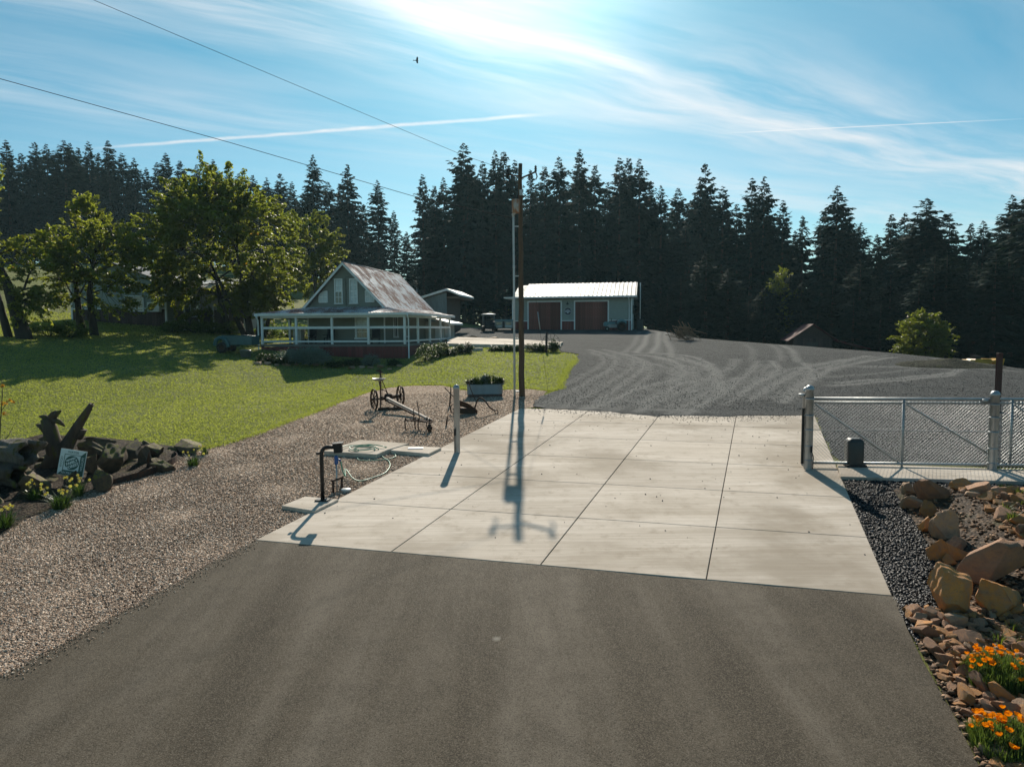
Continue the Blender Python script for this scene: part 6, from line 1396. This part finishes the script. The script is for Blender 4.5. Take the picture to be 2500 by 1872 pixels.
# ------------------------------------------------------------------ poppies
M['petal'] = leafmat('poppy_petals', (.75, .19, .003), (.85, .29, .005), .35, .5); M['fern'] = leafmat('poppy_foliage', (.06, .10, .03), (.15, .19, .065), .5, .6, sc=4)
def flower_mesh():
    V = []; F = []
    for k in range(5):
        a = k * 1.2566; c, s = math.cos(a), math.sin(a)
        for (r, w, z) in ((.004, .004, 0), (.024, .019, .012), (.036, .024, .032), (.034, .012, .045)): V += [(c * r - s * w, s * r + c * w, z), (c * r + s * w, s * r - c * w, z)]
        b0 = k * 8
        for j in range(3): F.append((b0 + 2 * j, b0 + 2 * j + 1, b0 + 2 * j + 3, b0 + 2 * j + 2))
    return arrmesh('poppy_flower', V, F, M['petal'], False, {'tint': np.repeat(np.linspace(.1, .9, 5), 8)})
FM = flower_mesh()
def poppy(px_, py_, rad, h, n, label, seed):
    q = gp(px_, py_); e = empty('poppy_plant', (q.x, q.y, q.z), 0, label, 'flower', 'poppies in the rock bed'); g = np.random.default_rng(seed); rp = random.Random(seed)
    V, F, T = [], [], []; c = 0
    for i in range(150):
        v, f, t_ = tuft(34, h * .75, rad * .30, .0042, seed * 100 + i); a = g.uniform(0, 6.28); r = rad * math.sqrt(g.random()) * 1.05; lift = h * .55 * max(0, 1 - (r / rad) ** 2) * g.uniform(.2, 1)
        V.append(v + np.array([math.cos(a) * r, math.sin(a) * r, lift])); F.append(f + c); T.append(t_); c += len(v)
    link('foliage', arrmesh('foliage', np.concatenate(V), np.concatenate(F), M['fern'], False, {'tint': np.concatenate(T)}), e)
    for i in range(n):
        a = rp.uniform(0, 6.28); r = rad * math.sqrt(rp.random()) * 1.05; z = h * (.55 + .6 * max(0, 1 - (r / rad) ** 2)) * rp.uniform(.85, 1.1)
        if rp.random() < .55: a = rp.gauss(1.9, .7); r = rad * rp.uniform(.3, 1.)
        s = rp.uniform(.5, .95); x, y = math.cos(a) * r, math.sin(a) * r
        fo = link('flower', FM, e, (x, y, z), (rp.uniform(-.4, .4), rp.uniform(-.4, .4), rp.uniform(0, 6)), (s, s, s))
poppy(2448, 1672, .36, .34, 46, 'orange poppy plant flowering below the huge low boulder', 3); poppy(2468, 1838, .32, .30, 40, 'orange poppy plant at the driveway end of the rock bed', 4)

# ------------------------------------------------------------------ logs, snag and sign at the lawn corner
M['deadwood'] = pm('grey_dead_wood', (.19, .165, .14), (.05, .042, .034), 5, .9, bump=1., bsc=11, bd=.06, stretch=(1, 1, .35), c3=(.07, .065, .016), sc3=5, th3=.55)
M['darkwood'] = pm('dark_rotten_wood', (.10, .072, .05), (.04, .029, .021), 5, .95, bump=.7, bsc=14, bd=.03, stretch=(1, 1, .35), c3=(.085, .08, .015), sc3=4, th3=.58)
def log(name, a, b_, r0, r1, mat, label, hollow=True, seed=1):
    a, b_ = Vector(a), Vector(b_); g = random.Random(seed); m = MB(); n = 36; ax = (b_ - a).normalized(); x = ax.orthogonal().normalized(); y = ax.cross(x); ns = 9
    ph = [g.uniform(0, 6) for _ in range(4)]
    def ring(u, r, inner=False): return [a.lerp(b_, u) + (x * math.cos(6.2832 * k / n) + y * math.sin(6.2832 * k / n)) * r * (1 + .16 * math.sin(2 * 6.28 * k / n + ph[0]) + .13 * math.sin(3 * 6.28 * k / n + ph[1] + u * 3) + .08 * math.sin(7 * 6.28 * k / n + ph[2] - u * 6)) + ax * (r * .5 * math.sin(4.1 * 6.28 * k / n + ph[3]) * math.exp(-abs(u) * 9)) for k in range(n)]
    vs = []; prof = [(i / (ns - 1), r0 + (r1 - r0) * i / (ns - 1)) for i in range(ns)]
    if hollow: prof = [(.55, r0 * .30), (.25, r0 * .45), (.04, r0 * .60), (-.005, r0 * .75)] + prof
    for u, r in prof: vs += ring(u, r)
    fs = [(i * n + k, i * n + (k + 1) % n, (i + 1) * n + (k + 1) % n, (i + 1) * n + k) for i in range(len(prof) - 1) for k in range(n)]
    fs.append(tuple((len(prof) - 1) * n + k for k in range(n))); fs.append(tuple(range(n - 1, -1, -1))); m.add(vs, fs, True)
    return tag(m.build(name, mat), label, 'log')
ly = gp(75, 1190).y; k_ = ly / FPX
c1_ = at(72, 1104, ly + .1); log('hollow_log', c1_, c1_ + Vector((-1.5, .7, -.1)), .30, .27, M['deadwood'], 'pale hollow log with its open end above the dark log', True, 3)
c2_ = at(45, 1163, ly - .25); log('hollow_log', c2_, c2_ + Vector((-1.3, .75, -.05)), .24, .26, M['darkwood'], 'dark rotten log under the pale hollow log', True, 5)
c3_ = at(-10, 1215, ly - .5); log('hollow_log', c3_, c3_ + Vector((-1.3, .2, 0)), .26, .26, M['darkwood'], 'dark log half buried beside the daffodils', False, 6)
sb = gp(150, 1150); sy = sb.y + .3; e = empty('snag_stump', (sb.x, sy, gz(sb.x, sy)), 0, 'upturned mossy stump with a split snag jutting above the sign', 'stump'); so_ = Vector((sb.x, sy, gz(sb.x, sy)))
def sq(x, y, dy=0.): return at(x, y, sy + dy) - so_
m = MB(); m.tube([sq(120, 1165), sq(140, 1120), sq(165, 1085), sq(190, 1040), sq(208, 1012), sq(224, 986)], [.34, .28, .17, .12, .095, .06], 10); m.build('snag', M['darkwood'], e)
m = MB(); m.add([sq(224, 992, -.06), sq(231, 980), sq(222, 988, .06), sq(216, 992), sq(226, 1002, -.05), sq(214, 1003, .05)], [(0, 1, 2), (1, 3, 2), (0, 4, 5), (0, 5, 3), (0, 3, 1), (2, 3, 5)]); m.build('splinter', M['darkwood'], e)
m = MB(); m.tube([sq(150, 1130), sq(128, 1075), sq(122, 1045), sq(112, 1022)], [.28, .2, .17, .13], 9); m.build('root_plate', M['darkwood'], e)
for a, c in (((118, 1025), (96, 1016)), ((125, 1020), (138, 1003)), ((125, 1022), (150, 1002)), ((112, 1050), (88, 1036)), ((130, 1025), (158, 1040)), ((190, 1070), (203, 1045)), ((203, 1048), (200, 1070))): m = MB(); m.tube([sq(*a), sq((a[0] + c[0]) / 2, (a[1] + c[1]) / 2 - 3), sq(*c)], [.10, .07, .02], 6); m.build('root', M['darkwood'], e)
for i, a in enumerate([(860, 530, 240, 150, 'low mossy boulder beside the upturned stump'), (790, 600, 260, 190, 'dark rock under the stump behind the sign'), (1020, 670, 260, 250, 'tall dark boulder leaning beside the sign'), (1150, 600, 280, 230, 'slab boulder with a sunlit mossy top edge'), (1300, 640, 130, 170, 'narrow dark rock behind the rusty edging'),
        (1400, 590, 220, 130, 'rounded dark rock at the lawn edge'), (1650, 565, 340, 110, 'long flat mossy rock at the lawn corner'), (860, 870, 220, 190, 'dark block below the sign at the gravel edge'), (800, 720, 130, 190, 'dark rock just right of the sign'), (1440, 740, 200, 110, 'low rounded stone inside the rusty edging'), (470, 480, 200, 150, 'mossy clod of roots between the logs and the stump'), (640, 860, 260, 150, 'dark rock behind the daffodils under the sign'), (300, 880, 330, 220, 'dark rock beneath the pale hollow log')]):
    boulder(a[0], a[1], a[2], a[3], 'mossrock', a[4], 300 + i, .7, (0, .15 * (i % 3 - 1), .4 * i), .12, (0, 940, .2712), 'rock', 'mossy rocks at the lawn corner', 'rock')
ed = [gp(228, 1196), gp(290, 1182), gp(352, 1168), gp(400, 1148), gp(432, 1128), gp(424, 1112)]; hs = [.10, .16, .2, .2, .2, .13]; ed = catmull(ed, 4); m = MB(); vs = []; n = len(ed)
for i, v in enumerate(ed): h_ = float(np.interp(i / (n - 1) * 5, range(6), hs)); vs += [v + Vector((0, 0, -.03)), v + Vector((0, 0, h_)), v + Vector((.006, .012, h_)), v + Vector((.006, .012, -.03))]
m.add(vs, [(4 * i + k, 4 * i + 4 + k, 4 * i + 4 + (k + 1) % 4, 4 * i + (k + 1) % 4) for i in range(n - 1) for k in range(4)] + [(3, 2, 1, 0), tuple(4 * (n - 1) + k for k in range(4))]); tag(m.build('steel_edging', M['rust']), 'rusty curved steel edging around the mossy rocks', 'edging')
pl_ = gp(363, 1145); m = MB(); m.add([pl_ + Vector(v) for v in ((-.05, 0, -.02), (.05, .03, -.02), (.06, .02, .25), (.03, 0, .46), (-.05, 0, .2), (-.05, .015, -.02), (.05, .045, -.02), (.06, .035, .25), (.03, .015, .46), (-.05, .015, .2))], [(0, 1, 2, 3, 4), (9, 8, 7, 6, 5), (0, 5, 6, 1), (1, 6, 7, 2), (2, 7, 8, 3), (3, 8, 9, 4), (4, 9, 5, 0)]); tag(m.build('bent_steel_plate', M['rust']), 'upright bent rusty plate inside the steel edging', 'metal plate')
hs_ = gp(283, 1150); m = MB(); m.tube([hs_ + Vector((.07 * math.cos(a), .02 * math.sin(a), .22 + .06 * math.sin(a))) for a in np.linspace(-2.6, .9, 12)], .012, 6); tag(m.build('horseshoe', M['rust']), 'rusty horseshoe resting against the tall dark boulder', 'horseshoe')
# sign
SYd = gp(172, 1192).y + .12; sc4 = [at(*v, SYd) for v in ((148, 1095), (211, 1104), (203, 1162), (140, 1158))]
xa = (sc4[1] - sc4[0]).normalized(); nn_ = xa.cross((sc4[3] - sc4[0])).normalized(); ya = nn_.cross(xa) * -1
if ya.z < 0: ya = -ya
if nn_.y > 0: nn_ = -nn_
ctr = sum(sc4, Vector()) / 4; SW = (sc4[1] - sc4[0]).length
SG = empty('forest_sign', ctr, 0, 'square green and white family forest sign leaning among the rocks and logs', 'sign'); SG.matrix_world = Matrix.Translation(ctr) @ Matrix((xa, ya, nn_)).transposed().to_4x4() @ Matrix.Rotation(R(-8), 4, 'X')
M['signgreen'] = pm('sign_green', (.012, .075, .06), (.01, .06, .048), 3, .4); M['signwhite'] = pm('sign_white', (.58, .66, .65), (.5, .58, .57), 3, .4)
hw_ = SW / 2; m = MB(); m.b2((-hw_, -hw_, -.02), (hw_, hw_, 0)); m.build('plate', M['signwhite'], SG)
iw = hw_ * .62
for pts_s, mt in ((((-hw_ * .97, hw_ * .97), (hw_ * .97, hw_ * .97), (iw, iw), (-iw, iw)), 'signwhite'), (((hw_ * .97, hw_ * .97), (hw_ * .97, -hw_ * .97), (iw, -iw), (iw, iw)), 'signgreen'), (((hw_ * .97, -hw_ * .97), (-hw_ * .97, -hw_ * .97), (-iw, -iw), (iw, -iw)), 'signgreen'), (((-hw_ * .97, -hw_ * .97), (-hw_ * .97, hw_ * .97), (-iw, iw), (-iw, -iw)), 'signwhite')):
    m = MB(); m.prism([(x, y, .001) for x, y in pts_s], (0, 0, .004)); m.build('border_panel', M[mt], SG)
m = MB()
for s_ in (-1, 1): m.b2((-iw - .004, s_ * iw - .006, .004), (iw + .004, s_ * iw + .006, .007)); m.b2((s_ * iw - .006, -iw, .004), (s_ * iw + .006, iw, .007))
m.build('border_line', M['signgreen'], SG)
m = MB(); m.disc((0, 0, .004), (0, 0, 1), iw * .88, 32, .006); m.build('emblem_disc', M['signgreen'], SG)
for tx, x, y, rz, sz, mt in (('WATER', 0, hw_ * .80, 0, .075, 'signgreen'), ('WOOD', -hw_ * .80, 0, 90, .075, 'signgreen'), ('WILDLIFE', hw_ * .80, 0, 90, .075, 'signwhite'), ('RECREATION', 0, -hw_ * .80, 0, .07, 'signwhite')): text(tx, sz, M[mt], SG, (x, y, .007), (0, 0, R(rz)), ext=.001)
for tx, x, y, sz in (('CERTIFIED', -.035, .075, .05), ('FAMILY', 0, .01, .085), ('FOREST', .03, -.07, .085)): text(tx, sz, M['signwhite'], SG, (x, y, .009), (0, 0, R(28)), ext=.001, bold=.003)
for s_ in (-.1, .1): m = MB(); m.b2((s_ - .015, -hw_ - .25, -.045), (s_ + .015, hw_ * .5, -.02)); m.build('stake', M['greyboard'], SG)
# daffodils
M['dleaf'] = leafmat('daffodil_leaves', (.03, .06, .02), (.075, .115, .035), .35, .4, sc=3); M['dpetal'] = leafmat('daffodil_petals', (.62, .54, .14), (.68, .63, .30), .3, .6); M['dcup'] = leafmat('daffodil_cup', (.62, .38, .03), (.66, .45, .06), .3, .5)
V = []; F = []
for k in range(6):
    a = k * 1.0472; c, s = math.cos(a), math.sin(a); b0 = len(V); V += [(0, 0, 0), (c * .02 - s * .012, s * .02 + c * .012, .003), (c * .042, s * .042, -.002), (c * .02 + s * .012, s * .02 - c * .012, .003)]; F.append((b0, b0 + 1, b0 + 2, b0 + 3))
DP = arrmesh('daffodil_flower', V, F, M['dpetal'], False, {'tint': np.linspace(.1, .9, len(V))})
V = []; F = []
for k in range(8):
    a = k * .7854; V += [(math.cos(a) * .010, math.sin(a) * .010, 0), (math.cos(a) * .016, math.sin(a) * .016, .026)]
for k in range(8): j = (k + 1) % 8; F.append((2 * k, 2 * j, 2 * j + 1, 2 * k + 1))
DC = arrmesh('daffodil_cup', V, F, M['dcup'], False, {'tint': np.full(16, .4)})
def daffodil(px_, py_, nl, h, spread, nf, label, seed):
    q = gp(px_, py_); e = empty('daffodil_clump', (q.x, q.y, q.z), 0, label, 'flower', 'daffodils along the logs'); v, f, t_ = tuft(nl, h, spread, .012, seed); link('leaves', arrmesh('leaves', v, f, M['dleaf'], False, {'tint': t_}), e); r = random.Random(seed)
    for i in range(nf):
        a = r.uniform(0, 6.28); d = spread * r.uniform(.2, .95); x, y, z = math.cos(a) * d, math.sin(a) * d * .7, h * r.uniform(.85, 1.25); m = MB(); m.tube([(x * .3, y * .3, 0), (x * .8, y * .8, z * .7), (x, y, z)], .004, 4); m.build('stem', M['dleaf'], e)
        fo = link('flower', DP, e, (x, y, z), (R(75) + r.uniform(-.4, .4), r.uniform(-.4, .4), r.uniform(-1.2, 1.2)), (.95, .95, .95)); link('cup', DC, fo)
daffodil(150, 1243, 130, .40, .42, 15, 'daffodil clump in bloom on the gravel before the sign', 1); daffodil(88, 1222, 90, .34, .34, 10, 'daffodil clump in bloom before the dark log', 2); daffodil(192, 1213, 70, .40, .3, 9, 'daffodil clump in bloom against the foot of the sign', 3)
daffodil(10, 1290, 90, .40, .40, 7, 'daffodil clump at the gravel edge beside the half-buried log', 4); daffodil(472, 1138, 70, .34, .34, 6, 'sparse daffodil clump at the end of the rusty edging', 5); daffodil(500, 1112, 40, .26, .2, 3, 'small daffodil tuft behind the long flat mossy rock', 6)
bank = [xy(gp(*v)) for v in ((-90, 1105), (0, 1088), (100, 1062), (230, 1068), (330, 1078), (430, 1092), (478, 1104), (432, 1128), (330, 1166), (230, 1197), (140, 1236), (60, 1276), (0, 1313), (-90, 1330))]
o, _ = sheet('planting_bank', bank, .3, .03, gravel_mat('dark_soil', [(.02, .015, .011), (.04, .03, .022), (.07, .052, .036), (.12, .09, .06)], .05, patch=(.05, .05, .012), spec=.05), lambda P: .10 * np.abs(np.sin(P[:, 0] * 3.1) * np.sin(P[:, 1] * 2.7)) * (1 - sstep(-polyline_dist(P, bank + bank[:1]), -.5, 0.))); struct(o)
fr_ = random.Random(3)
for i in range(34):
    x_ = fr_.uniform(-20, 440); y_ = np.interp(x_, [-20, 100, 230, 440], [1200, 1165, 1130, 1105]) + fr_.uniform(-38, 38) * np.interp(x_, [0, 440], [1.2, .5]); q = gp(x_, float(y_)); s_ = fr_.uniform(.07, .2)
    o = link('mossy_stone', rockmesh(700 + i % 6, 3, M['mossrock'], 13, rough=.04) if i < 6 else MR[i % 6], None, (q.x, q.y, q.z + s_ * .35), (fr_.uniform(-.4, .4), fr_.uniform(-.4, .4), fr_.uniform(0, 6)), (s_ * fr_.uniform(.9, 1.6), s_, s_ * fr_.uniform(.6, 1.)))
    if i == 0: MR = []
    if i < 6: MR.append(o.data)
    tag(o, 'small dark mossy stone in the bank around the logs', 'rock', 'small stones in the bank')
# sapling at the frame edge
q = gp(-4, 1110); e = empty('sapling', (q.x, q.y, q.z), 0, 'leafless young sapling with a few orange leaves behind the logs', 'sapling'); m = MB(); z_ = lambda x, y: at(x, y, q.y) - q
m.tube([z_(-4, 1112), z_(2, 1020), z_(6, 960), z_(4, 925)], [.02, .014, .01, .004], 6); m.tube([z_(-2, 1085), z_(20, 1065), z_(36, 1033)], [.012, .009, .003], 5); m.tube([z_(2, 1005), z_(16, 985), z_(27, 975)], [.009, .007, .003], 5); m.build('stem', M['bark2'], e)
M['oleaf'] = leafmat('orange_young_leaves', (.42, .16, .02), (.5, .26, .05), .5, .5); v, f, t_ = leaves(np.random.default_rng(8), np.array([z_(25, 978), z_(8, 985), z_(6, 940), z_(12, 1008)]), 46, .035, .085); link('leaves', arrmesh('leaves', v, f, M['oleaf'], False, {'tint': t_}), e)

# ------------------------------------------------------------------ shrubs
def bush(px_, py_, w, h, n, mat, label, seed, ncl=50, size=.09, sig=.12, group=None, name='shrub', q=None, dense=.5):
    q = q or gp(px_, py_); g = np.random.default_rng(seed); C = lump(g, ncl, w, w * .85, h * .5, h * .5, dense, -.8); e = empty(name, (q.x, q.y, q.z), 0, label, 'shrub', group)
    m = MB()
    for i in range(7): c = C[i * ncl // 7]; m.tube([(0, 0, -.05), (c[0] * .5, c[1] * .5, c[2] * .6), tuple(c)], [.03, .02, .008], 5, False)
    m.build('stems', M['bark2'], e); v, f, t_ = leaves(g, C, n, sig, size); v[:, 2] = np.maximum(v[:, 2], .01); link('foliage', arrmesh('foliage', v, f, mat, False, {'tint': t_}), e); return e
M['lav'] = leafmat('grey_green_leaves', (.13, .17, .15), (.20, .25, .22), .2, .6, sc=3); M['box'] = leafmat('boxwood_leaves', (.04, .075, .01), (.10, .145, .02), .35, .45, sc=3); M['dkleaf'] = leafmat('dark_leaves', (.025, .045, .014), (.06, .085, .025), .3, .5, sc=3)
bush(752, 890, 1.35, 1.05, 9000, M['lav'], 'broad grey-green lavender mound before the porch', 1, 110, .08, .16)
bush(905, 893, .5, .7, 1800, M['lav'], 'narrow grey-green plant before the porch skirting', 2, 30, .07, .1)
for i, (x, y, s) in enumerate(((1040, 881, .62), (1064, 873, .5), (1078, 868, .5))): bush(x, y, s, s * 1.75, 5200, M['box'], ['clipped round boxwood against the porch corner, largest of three', 'middle clipped boxwood of the three beside the porch', 'clipped boxwood of the three standing next to the patio plants'][i], 5 + i, 90, .05, .07, 'clipped boxwoods', dense=.8)
for i, (x, y, w, h) in enumerate(((1098, 868, .42, .5), (1122, 863, .34, .55), (1140, 862, .3, .65), (1210, 857, .45, .3), (1240, 857, .3, .35), (1265, 857, .26, .32), (1304, 858, .6, .5), (1350, 860, .36, .85), (1322, 859, .4, .45), (650, 884, .5, .6), (690, 890, .45, .5), (860, 893, .5, .4), (820, 896, .5, .35), (960, 893, .4, .35))):
    bush(x, y, w, h, 1300, M['dkleaf'], ['leafy plant in the bed along the patio edge', 'low dark plant in the bed under the porch'][i > 8], 20 + i, 26, .09, .12, ['plants along the patio edge', 'plants under the porch'][i > 8])
for i, (x, y, w) in enumerate(((420, 812, 1.0), (475, 812, 1.3), (520, 815, 1.1), (655, 822, 1.3), (700, 818, 1.4), (740, 822, 1.2), (120, 822, 1.2), (170, 825, .9), (560, 815, 1.))): bush(x, y, w, .95, 2200, M['leaf3'], 'sunlit green border shrub at the lawn edge under the maples', 40 + i, 36, .11, .16, 'border shrubs under the maples')
q_, th2, tw2 = TROUGH
for i, (dx, s, h, mt) in enumerate(((-.52, .22, .3, 'dkleaf'), (-.28, .24, .36, 'box'), (.02, .16, .42, 'lav'), (.3, .27, .38, 'box'), (.6, .16, .32, 'dkleaf'))):
    c = q_ + Vector((dx * math.cos(R(6)), dx * math.sin(R(6)), th2 - .06)); bush(0, 0, s, h, 1500, M[mt], ['small dark plant at the plough end of the trough', 'rounded green plant beside the grey one in the trough', 'tall grey-green plant in the middle of the trough', 'largest rounded green plant in the trough', 'small dark plant at the pole end of the trough'][i], 60 + i, 30, .05, .06, 'plants in the trough', q=c, dense=.7)
for i in range(16):
    x = 630 + i * 23; q = gp(x, 893 + rr.uniform(-5, 5) + (x - 630) * .02); s = rr.uniform(.12, .26); o = link('edging_stone', RM[2][i % 5], None, (q.x, q.y, q.z + s * .2), (rr.uniform(-.2, .2), 0, rr.uniform(0, 6)), (s * 1.4, s, s * .6)); o.data = RM[2][i % 5]; tag(o, 'low stone edging the planted bed before the porch', 'rock', 'stones edging the porch bed')
for i in range(9):
    q = gp(1100 + i * 14, 824.5 + i * .6); s = rr.uniform(.15, .3); o = link('edging_stone', RM[2][i % 5], None, (q.x, q.y, q.z + s * .3), (0, 0, rr.uniform(0, 6)), (s * 1.4, s, s * .7)); tag(o, 'dark stone along the gravel side of the patio', 'rock', 'stones behind the patio')

# ------------------------------------------------------------------ thin haze added over everything to lift the dark tones, like lens flare
zlo = float(GZ.min()) - 1.; hz = MB(); hz.b2((gx[0] - 20, gy[0] - 20, zlo), (gx[-1] + 20, gy[-1] + 20, 60.))
hm = bpy.data.materials.new('haze'); hm.use_nodes = True; t = NT(hm.node_tree); t.n.clear()
ho = t.new('ShaderNodeOutputMaterial'); pv = t.new('ShaderNodeVolumePrincipled')
pv.inputs['Color'].default_value = (.55, .88, 1., 1); pv.inputs['Density'].default_value = .00015; pv.inputs['Anisotropy'].default_value = .35
t.l.new(pv.outputs[0], ho.inputs['Volume'])
tag(hz.build('haze', hm), 'thin added haze lifting the dark tones of the yard and forest', 'haze', kind='stuff')
